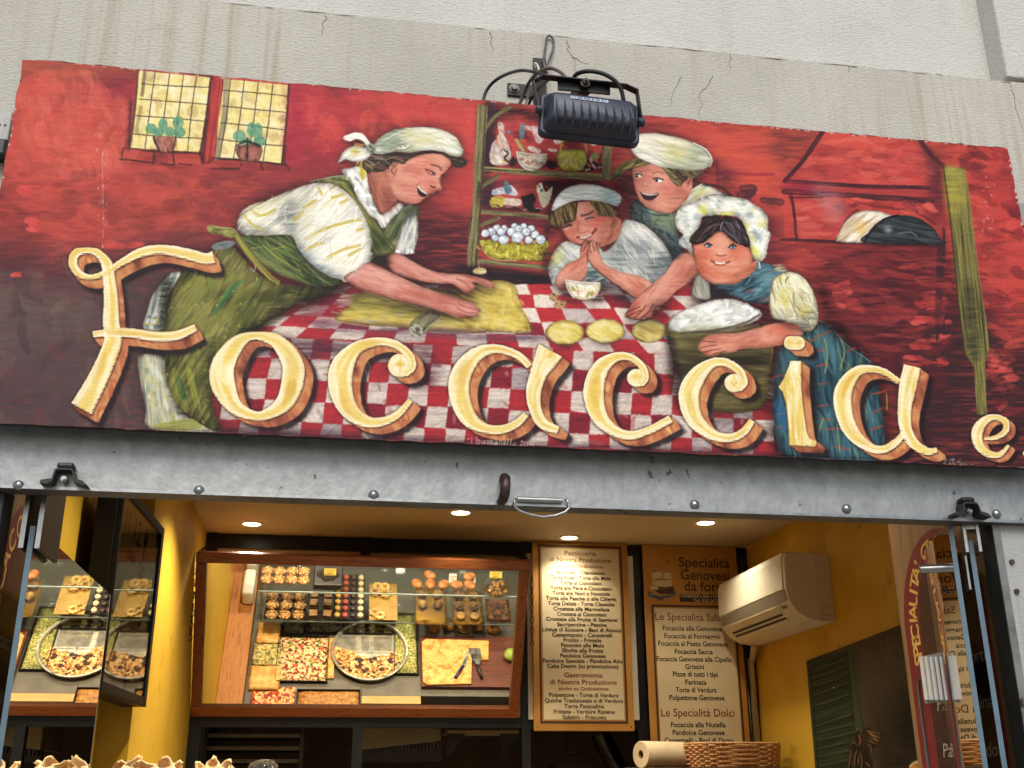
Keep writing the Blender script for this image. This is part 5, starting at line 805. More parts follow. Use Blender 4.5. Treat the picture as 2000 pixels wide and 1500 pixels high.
q=onY(983,975,SY-.01); x0=q[0]; MB().tube([(x0-.004,SY,ZB+.004),(x0-.003,SY-.022,ZB+.004),(x0-.001,SY-.038,ZB+.014),(x0,SY-.043,ZB+.032),(x0+.001,SY-.036,ZB+.048),(x0+.001,SY-.02,ZB+.055),(x0+.002,SY+.002,ZB+.056)],[.010,.011,.0115,.0115,.0115,.011,.010],12).build('hook',RUST,sh,smooth=True)
hp=[onY(*p,SY-.012) for p in ((1008,974),(1004,981),(1006,990),(1015,998),(1035,1005),(1060,1010),(1085,1007),(1104,1000),(1112,992),(1111,982),(1104,975))]
pull=MB().tube(hp,.0033,10).build('pull_handle',BRIGHT,sh,smooth=True); a,b=onY(1011,975,SY-.011),onY(1098,978,SY-.011); MB().cyl(a,b,.0062,n=14).build('handle_barrel',mat('barrel_steel','8d908f','a9abaa',30,.35,.85),pull,smooth='auto')
# ---- housings peeping out beside the sign
for q,nm in (((-1.02,-.806,2.985,3.11),'grey perforated shutter housing behind the sign, left end'),((1.762,2.0,2.93,3.09),'grey perforated shutter housing behind the sign, right end')):
    t=thing('shutter_housing',nm,'housing',((q[0]+q[1])/2,0,q[2])); MB().box(q[0],q[1],-.03,.0,q[2]+.045,q[3]).build('plate',mat('housing_grey','8b8a86','a5a49f',12,.5,.3,.2,60),t,bevel=.003)
    MB().box(q[0],q[1],-.045,.0,q[2],q[2]+.040).build('motor_cover',BLACK,t,bevel=.003)
    xe=q[1]-.012 if q[0]<0 else q[0]+.012
    for k in range(3): MB().cyl((xe+(-.014*k if q[0]<0 else .014*k),-.030,q[2]+.085),(xe+(-.014*k if q[0]<0 else .014*k),-.0308,q[2]+.085),.0035 if k!=1 else .005,n=10).build('hole',BLACK,t)
# ================================================================ the painted sign
BY=-.12; BX0,BX1,BZ0,BZ1=[float(v) for v in (onY(45,119,BY)[0],onY(1966,286,BY)[0]+.004,onY(-83,822.6,BY)[2]-.001,onY(1000,201,BY)[2])]
cv,PART,LET=paint_sign()
for xs in (np.arange(BX0,BX1,.004),):                      # bare wood and filler along the chipped edge
    for x_ in xs:
        if random.random()<.13:
            px,py=proj(np.array([x_,BY,BZ1-random.random()*.004])); cv.fill(np.array([[px-3,py-1.5],[px+3,py-1.5],[px+3,py+1.5],[px-3,py+1.5]],np.float32),['cfc6b8' if random.random()<.6 else '4a3a34'],edge=.6,sharp=True,a=.8)
for k in range(60):
    e=k%2; px,py=proj(np.array([BX0+.002 if e else BX1-.002,BY,BZ0+random.random()*.9])); cv.fill(np.array([[px-2,py-2],[px+2,py-2],[px+2,py+3],[px-2,py+3]],np.float32),['d5cec2' if random.random()<.6 else '3e302c'],edge=.6,sharp=True,a=.8)
pic=resample(cv,(BX0,BY,BZ0),(BX1-BX0,0,0),(0,0,BZ1-BZ0),2560,920); SIGN=painted('sign_paint',pic,.55,.2)
def sign_uv(co): return np.c_[(co[:,0]-BX0)/(BX1-BX0),(co[:,2]-BZ0)/(BZ1-BZ0)]
sign=thing('painted_shop_sign','large hand-painted red wooden sign with bakers around a table and cream lettering','shop sign',((BX0+BX1)/2,BY,BZ0))
W_,H_=BX1-BX0,BZ1-BZ0; out=[]
def edge(a,b,n,j):
    return [(a[0]+(b[0]-a[0])*t+random.uniform(-j,j)*(0 if a[0]!=b[0] else 1),a[1]+(b[1]-a[1])*t+random.uniform(-j,j)*(0 if a[1]!=b[1] else 1)) for t in np.linspace(0,1,n,endpoint=False)]
out=edge((0.004,0),(W_-.004,0),90,.0012)+edge((W_,.004),(W_,H_-.012),40,.0018)+[(W_-.003,H_-.004),(W_-.010,H_)]+edge((W_-.012,H_),(.006,H_),120,.0022)+edge((0,H_-.004),(0,.004),40,.0022)
MB().prism(out,(BX0,BY+.018,BZ0),X,Z,.018).build('board',mat('board_edge','241c19','3d302a',40,.8,0,.5,150,spots=(60,'9a8c7a',.72)),sign)
mb=MB(); mb.uv=sign_uv; mb.sheet(out,(BX0,BY,BZ0),X,Z,.00015); mb.build('painted_wall',SIGN,sign)
for x in (BX0+.3,BX1-.3): MB().box(x-.03,x+.03,BY+.0185,-.0005,BZ0+.1,BZ1-.08).build('batten',mat('batten_wood','5a4632','6e5640',20,.8,0,.3,60,(1,1,.1)),sign)
def flat(P):
    q=[onY(float(a),float(b),BY) for a,b in P[:,:2]]; return [(min(max(v[0],BX0+.004),BX1-.004)-BX0,min(max(v[2],BZ0+.004),BZ1-.004)-BZ0) for v in q]
NAMES={'painted_oven':['red brick oven with bread and an iron door, painted'],'painted_window':['left lattice window with a potted plant, painted','right lattice window with a potted plant, painted'],'painted_shelf':['wooden shelf with jars and an egg basket, painted'],'painted_table':['table under a red and white checked cloth with dough, painted'],'painted_person':['woman in white headscarf and green apron rolling dough, painted','boy in white cap leaning forward laughing, painted','boy in white cap with folded hands, painted','girl in frilled bonnet holding a flour sack, painted'],'painted_peel':['long wooden baker peel, painted']}
ORDER={'painted_oven':.0003,'painted_window':.0003,'painted_shelf':.0005,'painted_table':.0007,'painted_person':.0009,'painted_peel':.0005}
for nm,L in PART.items():
    for k,Pp in enumerate(L):
        mb=MB(); mb.uv=sign_uv; mb.sheet(flat(Pp),(BX0,BY,BZ0),X,Z,ORDER[nm]+.00012*k); mb.build(nm,SIGN,sign,label=NAMES[nm][k])
for k,(key,cells) in enumerate(LET.items()):
    g={}; V=[]; Fc=[]
    for cx,cy in cells:
        f=[]
        for dx,dy in ((0,5),(5,5),(5,0),(0,0)):
            kk=(cx+dx,cy+dy)
            if kk not in g: g[kk]=len(V); q=onY(*kk,BY); V.append((min(max(q[0],BX0+.002),BX1-.002),BY-.0016,q[2]))
            f.append(g[kk])
        Fc.append(tuple(f))
    mb=MB(); mb.uv=sign_uv; mb.add(V,Fc); mb.build('letter',SIGN,sign)
# ================================================================ flood light in front of the sign
LB=mat('lamp_black','242936','2f3544',30,.42,.05,.12,150); LG=mat('bracket_black','1b1a19','2a2724',30,.5,.4,.3,70)
fl=thing('flood_light','black finned flood light on a bracket above the painted sign','flood light',(.53,-.3,3.02))
ca,sa=math.cos(R(2.2)),math.sin(R(2.2)); FO=np.array([.5415,-.27,3.075])
def fx(vs): return [tuple(FO+np.array([x*ca+z*sa,y,-x*sa+z*ca])) for x,y,z in vs]
def fx2(vs): return fx([(x,y,z*.86+.009) for x,y,z in vs])
def rrect(hw,hz,r,n=5): return [(sx*(hw-r)+r*math.cos(t),sz*(hz-r)+r*math.sin(t)) for sx,sz,t0 in ((1,1,0),(-1,1,90),(-1,-1,180),(1,-1,270)) for t in np.radians(np.linspace(t0,t0+90,n))]
def loft(mb,secs,caps=True):
    n=len(secs[0][0]); V=[]; 
    for pl,y in secs: V+=[(x,y,z) for x,z in pl]
    F=[(i*n+j,i*n+(j+1)%n,(i+1)*n+(j+1)%n,(i+1)*n+j) for i in range(len(secs)-1) for j in range(n)]
    if caps: F+=[tuple(range(n))[::-1],tuple(range((len(secs)-1)*n,len(secs)*n))]
    return mb.add(fx2(V),F)
loft(MB(),[(rrect(.119,.064,.014),.045),(rrect(.121,.066,.016),.040),(rrect(.121,.066,.016),.026),(rrect(.117,.062,.014),.022)]).build('lens_frame',LB,fl,smooth='auto')
body=loft(MB(),[(rrect(.112,.058,.014),.0218),(rrect(.108,.054,.016),.006),(rrect(.100,.045,.016),-.010),(rrect(.094,.036,.014),-.016)]).build('body',LB,fl,smooth='auto')
for k in range(10):
    x=-.088+k*.0196; V=[]
    for sg in (-.0013,.0013): V+=[(x+sg,-.0150,.026),(x+sg,-.028,-.004),(x+sg,-.044,-.036),(x+sg,-.0380,-.044),(x+sg,-.004,-.0515),(x+sg,-.004,-.02)]
    MB().add(fx2(V),[(0,1,2,3,4,5),(11,10,9,8,7,6),(0,6,7,1),(1,7,8,2),(2,8,9,3),(3,9,10,4),(4,10,11,5),(5,11,6,0)]).build('fin',mat('fin_lit','4a5264','586072',30,.4,.1,.1,150),body)  # fins coloured paler than the body to imitate shaded gaps between them
MB().add(fx2([(-.055,-.0166,.034),(.035,-.0166,.034),(.035,-.0172,.025),(-.055,-.0172,.025)]),[(0,1,2,3)]).build('rating_label',mat('label_white','9fb0c6','c2cddd',60,.5),fl)
mb=MB()
for k in range(26):
    x=-.052+k*.0032
    if random.random()<.7: mb.add(fx2([(x,-.0172,.033),(x+.002,-.0172,.033),(x+.002,-.0176,.0265+random.choice((0,.003))),(x,-.0176,.0265)]),[(0,1,2,3)])
mb.build('label_print',BLACK,fl)
MB().add(fx2([(-.112,.0462,-.058),(.112,.0462,-.058),(.112,.0462,.058),(-.112,.0462,.058)]),[(0,3,2,1)]).build('lens_glass',mat('lens','8d9296',rough=.12),fl)
yk=[(-.127,.014,.016),(-.140,.014,.085),(-.118,.014,.103),(.085,.014,.106),(.113,.014,.095),(.122,.014,.020)]; mb=MB(); yw=np.array(fx(yk))
for a,b in zip(yw[:-1],yw[1:]): d=b-a; mb.obox((a+b)/2,d,Y,np.cross(d,Y),np.linalg.norm(d)+.003,.020,.0032)
mb.build('yoke',LG,fl)
for x in (-.124,.122): MB().cyl(*[np.array(q) for q in fx([(x-.008,.014,.010),(x+.008,.014,.010)])],.0115,n=16).build('pivot_knob',LB,fl,smooth='auto',bevel=.002)
cp=MB().obox(fx([(-.015,.024,.098)])[0],X,Y,Z,.128,.005,.034).build('cross_plate',LG,fl,bevel=.001); q=fx([(-.015,.02,.098)])[0]
MB().cyl(np.array(q)+[0,.002,0],np.array(q)+[0,-.012,0],.012,n=18).cyl(np.array(q)+[0,-.012,0],np.array(q)+[0,-.020,0],.0075,n=6).cyl(np.array(q)+[0,-.020,0],np.array(q)+[0,-.026,0],.004,n=12).build('bolt',RUST,cp,smooth='auto')
for x in (-.05,.03): MB().obox(fx([(x-.008,.0212,.096)])[0],X,Y,Z,.026,.0012,.007).build('slot',BLACK,cp)
wb=thing('wall_bracket','rusty brown steel arm and bolted plate carrying the flood light','bracket',(.47,0,3.2))
MB().obox((.505,-.123,3.188),(.07,-.235,-.02),(1,.28,0),Z,.247,.028,.020).build('arm',RUST,wb)
MB().box(.453,.488,-.007,0,3.15,3.425).build('upright_plate',LG,wb,bevel=.001); MB().box(.384,.4525,-.007,0,3.300,3.338).build('side_plate',LG,wb,bevel=.001)
MB().cyl((.402,-.007,3.321),(.402,-.009,3.321),.014,n=18).cyl((.402,-.009,3.321),(.402,-.017,3.321),.0095,n=6).build('bolt',mat('bolt_steel','5c5c5a','7a7977',60,.5,.6),wb,bevel=.001)
def cable(name,pp,r,m,label): 
    P=spline(np.array([onY(a,b,y) for a,b,y in pp],np.float32),False,6); return tag(MB().tube(P,r,8).build(name,m,None,smooth=True),label,'cable')
CB=mat('cable_black','121214','1c1c1e',40,.45); CBR=mat('cable_brown','4f4035','63524a',40,.5); CW=mat('cable_white','b8b5ac','c7c4bb',40,.5)
cable('power_cable',[(1062,147,-.25),(1040,140,-.22),(1015,138,-.17),(985,147,-.10),(962,162,-.06),(948,182,-.045),(942,208,-.045)],.0042,CB,'black cable arching from the lamp yoke down behind the sign')
cable('power_cable',[(1118,160,-.235),(1126,145,-.25),(1150,139,-.27),(1178,144,-.275),(1200,157,-.275),(1213,175,-.27),(1218,198,-.262)],.0052,CB,'thick black cable looping over the right side of the flood light')
cable('power_cable',[(1068,142,-.2),(1062,120,-.03),(1065,95,-.008),(1068,74,-.008),(1074,70,-.008),(1081,78,-.008),(1080,95,-.008),(1072,118,-.02),(1062,140,-.1)],.0030,mat('cable_grey','4c4a48','5f5c58',40,.5),'thin grey cable loop entering the wall at its top')
cable('power_cable',[(1012,212,-.055),(1022,185,-.07),(1034,160,-.10),(1050,142,-.15),(1068,134,-.20),(1085,136,-.22),(1102,148,-.245),(1108,165,-.24)],.0044,CBR,'brown cable curling around the bracket arm')
cable('power_cable',[(1024,210,-.055),(1032,188,-.07),(1042,165,-.1),(1053,146,-.12),(1050,128,-.06),(1044,124,-.03),(1048,134,-.04)],.0030,CW,'pale cable twisted beside the bracket plate')
cable('power_cable',[(1030,212,-.05),(1036,196,-.06),(1048,178,-.09),(1060,165,-.14),(1080,150,-.22)],.0036,CB,'short black cable tucked under the bracket arm')
# ================================================================ the shop interior
XL,XR,YB,ZC=-.66,2.262,3.39,2.85
YEL=mat('yellow_wall','bf9626','cba133',2.2,.6,0,.15,60,c3='c49a2a',spots=(7,'b58d24',.66),spec=.3); CEIL=mat('ceiling_paint','bba684','c4b08f',3,.7,0,.05,60,spec=.25)
structure(MB().box(-.88,XL,1.68,YB+.1,0,ZC+.05).build('wall_left',YEL)); structure(MB().box(-.98,-.765,.051,1.68,0,ZC+.05).build('wall_left_front',YEL))
structure(MB().box(XR,XR+.15,.3,YB+.1,0,ZC+.05).build('wall_right',YEL)); structure(MB().box(1.62,XR,.301,.42,0,ZC).build('wall_right_front',YEL))
structure(MB().box(-.88,2.4,.30,YB+.1,ZC,ZC+.12).build('ceiling',CEIL)); structure(MB().box(-.98,2.4,.062,.30,2.42,ZC+.05).build('lintel',mat('lintel_dark','4a4038')))
structure(MB().box(-.98,2.4,.05,6.4,-.10,.0).build('floor',mat('floor_tile','8f9192','a0a2a4',6,.35,0,.05,30)))
structure(MB().box(-30,30,-40,.05,-.12,-.015).build('pavement',mat('pavement_stone','77756f','8c8a84',3,.8,0,.3,30)))
# back kitchen seen through the steel frame
KW=mat('kitchen_wall','6b5a46','75634e',3,.8)
structure(MB().box(-1.2,3.0,6.2,6.3,0,2.7).build('kitchen_back_wall',KW)); structure(MB().box(-1.3,-1.2,YB+.1,6.2,0,2.7).build('kitchen_side_wall',KW)); structure(MB().box(3.0,3.1,YB+.1,6.2,0,2.7).build('kitchen_side_wall',KW)); structure(MB().box(-1.3,3.1,YB+.1,6.3,2.7,2.8).build('kitchen_ceiling',KW)); structure(MB().box(2.4,3.1,YB,YB+.1,0,2.85).build('kitchen_return_wall',KW)); structure(MB().box(-1.3,-.88,YB,YB+.1,0,2.85).build('kitchen_return_wall',KW))
FR=mat('frame_black','0f1013','191b20',16,.4,.3,.15,60)
fr=thing('steel_frame','black steel partition frame with beige panels across the back of the shop','partition',(.8,YB,0))
for x0,x1 in ((-.66,-.60),(.985,1.03),(1.595,1.66),(2.20,2.262)): MB().box(x0,x1,YB-.03,YB+.03,0,ZC).build('frame_post',FR,fr)
MB().box(.132,.182,YB-.028,YB+.028,0,ZC-.002).build('frame_post',FR,fr)
MB().box(-.60,1.60,YB-.026,YB+.026,1.888,1.942).build('cross_beam',FR,fr); MB().box(-.60,2.2,YB-.026,YB+.026,2.775,ZC-.004).build('top_beam',FR,fr)
PB=mat('panel_beige','a4937a','b0a086',4,.7)
MB().box(-.60,.985,YB+.0,YB+.012,1.942,2.775).build('upper_panel',PB,fr); MB().box(1.03,1.595,YB+.0,YB+.012,1.888,2.775).build('upper_panel',PB,fr); MB().box(1.66,2.2,YB+.0,YB+.012,1.4,2.775).build('upper_panel',PB,fr)
for x0,x1 in ((1.018,1.06),(1.565,1.602)): MB().box(x0,x1,YB-.043,YB-.031,1.93,2.785).build('white_backing',mat('white_panel','cfcabd','d8d3c6',4,.6),fr)
# ---- ceiling lights: the photograph's four, a row over the counter, and an added unseen fill row by the street
LITD=mat('lamp_disc','ffffff',emit='fff0d0',strength=16.); TRIM=mat('lamp_trim','d8d0c0',rough=.4)
def downlight(x,y,label,k=1.,warm=(1,.90,.69)):
    t=thing('downlight',label,'ceiling light',(x,y,ZC),'recessed ceiling downlights')
    MB().lathe([(.058,0),(.058,-.004),(.045,-.007),(.042,-.003)],(x,y,ZC),n=28,cap=False).build('trim_ring',TRIM,t,smooth='auto'); MB().lathe([(.042,-.002),(.0,-.0021)],(x,y,ZC),n=24,cap=False).build('diffuser',LITD,t)
    l=bpy.data.lights.new('downlight_lamp','SPOT'); l.energy=LAMP_W*k; l.color=warm; l.spot_size=R(125); l.spot_blend=.8; l.shadow_soft_size=.04
    o=bpy.data.objects.new('downlight_lamp',l); COL.objects.link(o); o.location=(x,y,ZC-.012); attach(o,t); return t
for p,lb in (((492,1022),'lit round ceiling downlight near the left yellow wall'),((900,1000),'lit round ceiling downlight behind the shutter handle'),((1112,1049),'lit round ceiling downlight just above the first menu board'),((1378,1020),'lit round ceiling downlight nearest the air conditioner')):
    q=onZ(*p,ZC); downlight(q[0],q[1],lb,.45 if 'menu' in lb else .5 if 'conditioner' in lb else .8)
for x,lb in ((-.30,'first of the ceiling downlights over the food counter'),(.45,'second of the ceiling downlights over the food counter'),(1.15,'third of the ceiling downlights over the food counter')): downlight(x,2.12,lb,2.4,(1,.88,.65))
for x,lb in ((-.20,'first of the unseen fill downlights added inside the shop front'),(.65,'second of the unseen fill downlights added inside the shop front'),(1.40,'third of the unseen fill downlights added inside the shop front')): downlight(x,.80,lb,1.9-.75*max(0,x))  # unseen lamps added to fill the dim front of the shop
# ---- mirror, leaning forward on chains
WOOD_M=mat('mirror_wood','7a3f18','8f5026',6,.4,0,.15,40,(1,9,9),c3='6b3412'); SILV=mat('mirror_silver','e6e4dc',rough=.012,metal=1.)
mi=thing('leaning_mirror','wide wood-framed mirror tilted forward, showing the food counter from above','mirror',(.16,MIR_B[1],MIR_B[2]))
mu=(MIR_T-MIR_B); ML=np.linalg.norm(mu); mu/=ML; MX0,MX1=-.652,.962; fw_=.05; mc=np.array([0,MIR_B[1],MIR_B[2]])
def mp_(x,v,d=0.): return mc+X*x+mu*v+MIR_N*d
MB().add([mp_(MX0+.03,.03),mp_(MX1-.03,.03),mp_(MX1-.03,ML-.03),mp_(MX0+.03,ML-.03)],[(0,1,2,3)]).build('mirror_glass',SILV,mi)
for nm,x0,x1,v0,v1 in (('bottom',MX0,MX1,-.002,fw_),('top',MX0,MX1,ML-fw_,ML+.002)): MB().obox(mp_((x0+x1)/2,(v0+v1)/2,.004),X,mu,MIR_N,x1-x0,v1-v0,.034).build('frame_rail',WOOD_M,mi,bevel=.004)
WOOD_V=mat('mirror_wood_upright','7a3f18','8f5026',6,.4,0,.15,40,(9,9,1),c3='6b3412')
for x0,x1 in ((MX0,MX0+fw_),(MX1-fw_,MX1)): MB().obox(mp_((x0+x1)/2,ML/2,.004),X,mu,MIR_N,x1-x0-.0005,ML-2*fw_-.0005,.0338).build('frame_stile',WOOD_V,mi,bevel=.004)
MB().obox(mp_((MX0+MX1)/2,ML/2,-.018),X,mu,MIR_N,MX1-MX0-.02,ML-.02,.008).build('back_board',mat('backboard','6b4e34'),mi)
CH=mat('chain_iron','2a2018','3c3024',40,.4,.8)
def chain(P,parent,r=.0085,w=.0016):
    P=[np.array(p,float) for p in P]; d=P[1]-P[0]; L=np.linalg.norm(d); d/=L; a=np.cross(d,Y); a/=np.linalg.norm(a); b=np.cross(d,a); mb=MB(); n=int(L/(r*2.3))
    for k in range(n):
        c=P[0]+d*(k+.5)*L/n; e=a if k%2 else (.35*a+.93*b); mb.tube([c+d*math.cos(t)*r*1.45+e*math.sin(t)*r*.75 for t in np.linspace(0,2*math.pi,10,endpoint=False)],w,5,closed=True)
    return mb.build('chain',CH,parent,smooth=True)
chain([mp_(MX0+.004,ML-.01,.01),(-.632,YB-.035,2.80)],mi); chain([mp_(MX1-.004,ML-.01,.01),(1.0,YB-.035,2.80)],mi)
for sx_,p in ((-.648,(378,1100)),(.975,(1027,1190))):
    a=np.array([sx_-.006 if sx_<0 else sx_+.01,3.02,2.60]); chain([a,a+[0.,.02,-.34]],mi,.012,.0018)
# ---- menu boards
GOLD=mat('menu_gold','a8742a','b8823a',5,.6,0,.05,60); CREAM=mat('menu_cream','cdbb96','d6c5a2',4,.6,0,.05,60); INK=mat('menu_ink','241812'); REDI=mat('menu_red','7a2a1c'); DBR=mat('menu_brown','3a2114')
MY=YB-.05
def TL(L,name,m,t):
    for q in L: q.build(name,m,t)        # each printed line is a part of its own
t1=thing('menu_board','gold framed pastry price list beginning Pasticceria di Nostra Produzione','menu board',(1.31,MY,1.88))
A=onY(1038,1063,MY); Bq=onY(1240,1432,MY); x0,x1,z0,z1=A[0],onY(1224,1071,MY)[0],onY(1043,1428,MY)[2],ZC-.002
MB().box(x0,x1,MY-.012,MY,z0,z1).build('board',GOLD,t1,bevel=.003)
def frame_(mb,x0,x1,z0,z1,w,y,h=.0012):
    mb.box(x0,x1,y-h,y,z0,z0+w); mb.box(x0,x1,y-h,y,z1-w,z1); mb.box(x0,x0+w,y-h,y,z0+w,z1-w); mb.box(x1-w,x1,y-h,y,z0+w,z1-w); return mb
yf=MY-.0121
frame_(MB(),x0+.034,x1-.034,z0+.038,z1-.018,.010,yf).build('border',DBR,t1); MB().box(x0+.052,x1-.052,yf-.001,yf,z0+.056,z1-.036).build('panel',CREAM,t1)
yt=yf-.0012; cx=(x0+x1)/2
def zed(zy,y): return onY(1130,1040+zy*.3066,y)[2]
h=[]; b=[]
for s_,zy,wd in (('Pasticceria',146,200),('di Nostra Produzione',188,392),('anche su Ordinazione',225,292),('Gastronomia',922,235),('di Nostra Produzione',967,410),('anche su Ordinazione',1005,305)): h.append(MB().text(s_,.034 if wd!=292 and wd!=305 else .025,(cx,yt,zed(zy,yt)),X,Z,bold=.012,width=wd*.3066*.00282))
L1=[('Brioches - Olandesine',305),('Torta Rosa - Torta alle Mele',382),('Torta al Cioccolato',260),('Torta alle Pere e Cioccolato',384),('Torta alle Noci o Nocciole',360),('Torta alle Pesche o alle Ciliegie',442),('Torta Delizia - Torte Classiche',418),('Crostate alla Marmellata',352),('Crostate al Cioccolato',310),('Crostate alla Frutta di Stagione',444),('Sacripantine - Pesche',308),('Lingue di Suocera - Baci di Alassio',494),('Castagnaccio - Canestrelli',374),('Frollini - Frittelle',236),('Fagottini alle Mele',266),('Sfoglie alla Frutta',256),('Pandolce Genovese',280),('Pandolce Speciale - Pandolce Alto',496),('Cake Design (su prenotazione)',438)]
for k,(s_,wd) in enumerate(L1): b.append(MB().text(s_,.0285,(cx,yt,zed(267+k*33.1,yt)),X,Z,bold=.018,width=wd*.3066*.00282))
for k,(s_,wd) in enumerate((('Polpettone - Torte di Verdura',424),('Quiche Tradizionale o di Verdura',478),('Torta Pasqualina',242),('Frittate - Verdure Ripiene',370),('Salatini - Friscoeu',265))): b.append(MB().text(s_,.0285,(cx,yt,zed(1048+k*35.2,yt)),X,Z,bold=.018,width=wd*.3066*.00282))
TL(h,'heading',REDI,t1); TL(b,'menu_text',INK,t1)
for x in (x0+.018,x1-.018):
    for z in (z0+.022,z1-.02): MB().cyl((x,yf,z),(x,yf-.003,z),.004,n=10).build('screw',BRIGHT,t1)
t2=thing('menu_board','tall gold price list headed Specialità Genovesi with a sailing ship','menu board',(1.93,MY,1.5))
x0,x1,z0,z1=onY(1253,1071,MY)[0],onY(1432,1078,MY)[0]+.012,1.30,ZC-.002
MB().box(x0,x1,MY-.012,MY,z0,z1).build('board',GOLD,t2,bevel=.003); cx=(x0+x1)/2
zt=onY(1330,1182,yf)[2]; frame_(MB(),x0+.036,x1-.030,z0+.06,zt,.010,yf).build('border',DBR,t2); MB().box(x0+.052,x1-.046,yf-.001,yf,z0+.08,zt-.018).build('panel',CREAM,t2)
def P2(zx,zy): q=onY(1020+zx*.3066,1040+zy*.3066,yt); return q[0],q[2]
h=[]; b=[]; d=[]
for s_,zx,zy,wd,sz in (('Specialità',1160,222,335,.075),('Genovesi',1165,302,318,.075),('da forno',1180,374,300,.075)):
    q=P2(zx,zy); d.append(MB().text(s_,sz,(q[0],yt,q[1]),X,Z,bold=.012,width=wd*.3066*.00282))
TL(d,'title_text',DBR,t2)
a,c_=P2(1002,390),P2(1345,448); MB().box(a[0],min(c_[0],x1-.03),yf-.001,yf,c_[1],a[1]).build('phone_strip',DBR,t2); w_=[]
for s_,zx,zy,wd in (('CONSEGNE a BAR e RISTORANTI',1176,416,340),('Tel. 010.2472',1172,444,165)): q=P2(zx,zy); w_.append(MB().text(s_,.024,(q[0],yf-.001,q[1]),X,Z,bold=.02,width=wd*.3066*.00282))
TL(w_,'phone_text',mat('white_ink','c9b591'),t2)
for s_,zx,zy,wd in (('Le Specialità Salate',1082,562,474),('Le Specialità Dolci',1120,1172,460)): q=P2(zx,zy); h.append(MB().text(s_,.056,(q[0],yt,q[1]),X,Z,bold=.006,width=wd*.3066*.00282))
for s_,zx,zy,wd in (('Focaccia alla Genovese',1083,626,378),('Focaccia al Formaggio',1085,676,360),('Focaccia al Pesto Genovese',1088,724,444),('Focaccia Secca',1092,774,243),('Focaccia Genovese alla Cipolla',1095,822,476),('Grissini',1099,870,118),('Pizze di tutti i tipi',1103,918,284),('Farinata',1106,969,134),('Torte di Verdura',1109,1018,258),('Polpettone Genovese',1113,1068,346),('Focaccia alla Nutella',1121,1240,342),('Pandolce Genovese',1124,1290,324),('Canestrelli - Baci di Dama',1128,1340,432)): q=P2(zx,zy); b.append(MB().text(s_,.0365,(q[0],yt,q[1]),X,Z,bold=.018,width=wd*.3066*.00282))
TL(h,'heading',REDI,t2); TL(b,'menu_text',INK,t2)
# the ship emblem
def S2(s_): return [onY(1240+float(v.split(',')[0])*.11,1060+float(v.split(',')[1])*.11,yt) for v in s_.split()]
def shp(mb,s_,off): P=S2(s_); mb.sheet([(p[0],p[2]) for p in P],(0,yf,0),X,Z,off)
sp=MB()
for k,q in enumerate(('300,525 470,500 490,620 330,650 295,600','500,530 620,512 660,640 520,640','365,660 520,645 575,790 420,770 345,755','535,670 655,650 660,780 585,790','355,600 345,750 295,745','268,770 410,770 405,840 280,830')): shp(sp,q,.0012)
em=sp.build('ship_sail',mat('sail','cdb78e'),t2); hu=MB(); shp(hu,'350,850 420,830 580,800 690,810 700,850 690,910 560,920 420,900',.0015); shp(hu,'560,800 600,775 690,780 690,805 600,820',.0017); hu.build('ship_hull',mat('hull','4a2a1c'),t2)
rb=MB(); shp(rb,'230,860 280,880 400,940 460,950 560,930 690,880 730,870 735,930 650,965 520,990 465,1035 400,1000 300,970 220,945',.0010); rb.build('ship_ribbon',mat('ribbon_blue','4a5458'),t2)
ln=MB()
for q in ('395,330 400,330 405,440 400,440','557,300 562,300 567,440 562,440','560,305 630,350 600,360 565,340','300,525 475,498 475,506 302,533','500,532 625,510 627,518 502,540','350,658 660,640 662,650 352,668','410,785 550,785 552,830 412,830','240,690 320,752 316,756 238,696'): shp(ln,q,.0019)
ln.build('ship_rigging',mat('rigging','6a4422'),t2); q=S2('330,930 610,925'); TL([MB().text('Focacceria',.018,(q[0][0],yf-.002,q[0][2]),X,Z+X*-.3,width=.06),MB().text('Genovese',.018,(q[1][0],yf-.002,q[1][2]-.004),X,Z+X*.25,width=.06)],'ribbon_text',mat('white_ink2','b5ae9c'),t2)
# ---- cables right of the menu
for k,(px,lb) in enumerate((((1447,1075,1449,1165),'thin grey wire dropping beside the second menu board'),((1452,1285,1470,1455),'grey wire running down the black corner post'),((1458,1285,1477,1455),'second grey wire along the black corner post'))):
    a,c_=onY(px[0],px[1],YB-.036),onY(px[2],px[3],YB-.036); m_=(a+c_)/2+X*.006; tag(MB().tube([a,m_,c_],.0035,6).build('wall_cable',mat('wire_grey','8b8778','98937f',20,.5),None,smooth=True),lb,'cable')
# ---- air conditioner
ACW=mat('ac_plastic','d8cdb4','e0d6c0',5,.7,0,.03,40); ACS=mat('ac_slot','0e1118',rough=.5); ACG=mat('ac_grey','7d7462',rough=.5)
ac=thing('air_conditioner','cream wall-mounted air conditioner on the right yellow wall','air conditioner',(XR,2.8,2.3))
prof=[(0,2.612),(.19,2.622),(.212,2.612),(.222,2.585),(.224,2.45),(.214,2.395),(.178,2.345),(.12,2.312),(.05,2.302),(0,2.304)]
MB().prism([(d,z) for d,z in prof],(XR,2.345,0),-X,Z,.91).build('body',ACW,ac,bevel=.006,seg=3)
MB().prism([(.2245,2.452),(.2285,2.452),(.2265,2.588),(.216,2.620),(.195,2.629),(.19,2.6225),(.2125,2.6125),(.2225,2.585)],(XR,2.372,0),-X,Z,.872).build('front_panel',ACW,ac,bevel=.001)
MB().prism([(.2242,2.446),(.2262,2.446),(.2172,2.398),(.2152,2.398)],(XR,2.36,0),-X,Z,.88).build('panel_gap',ACG,ac)
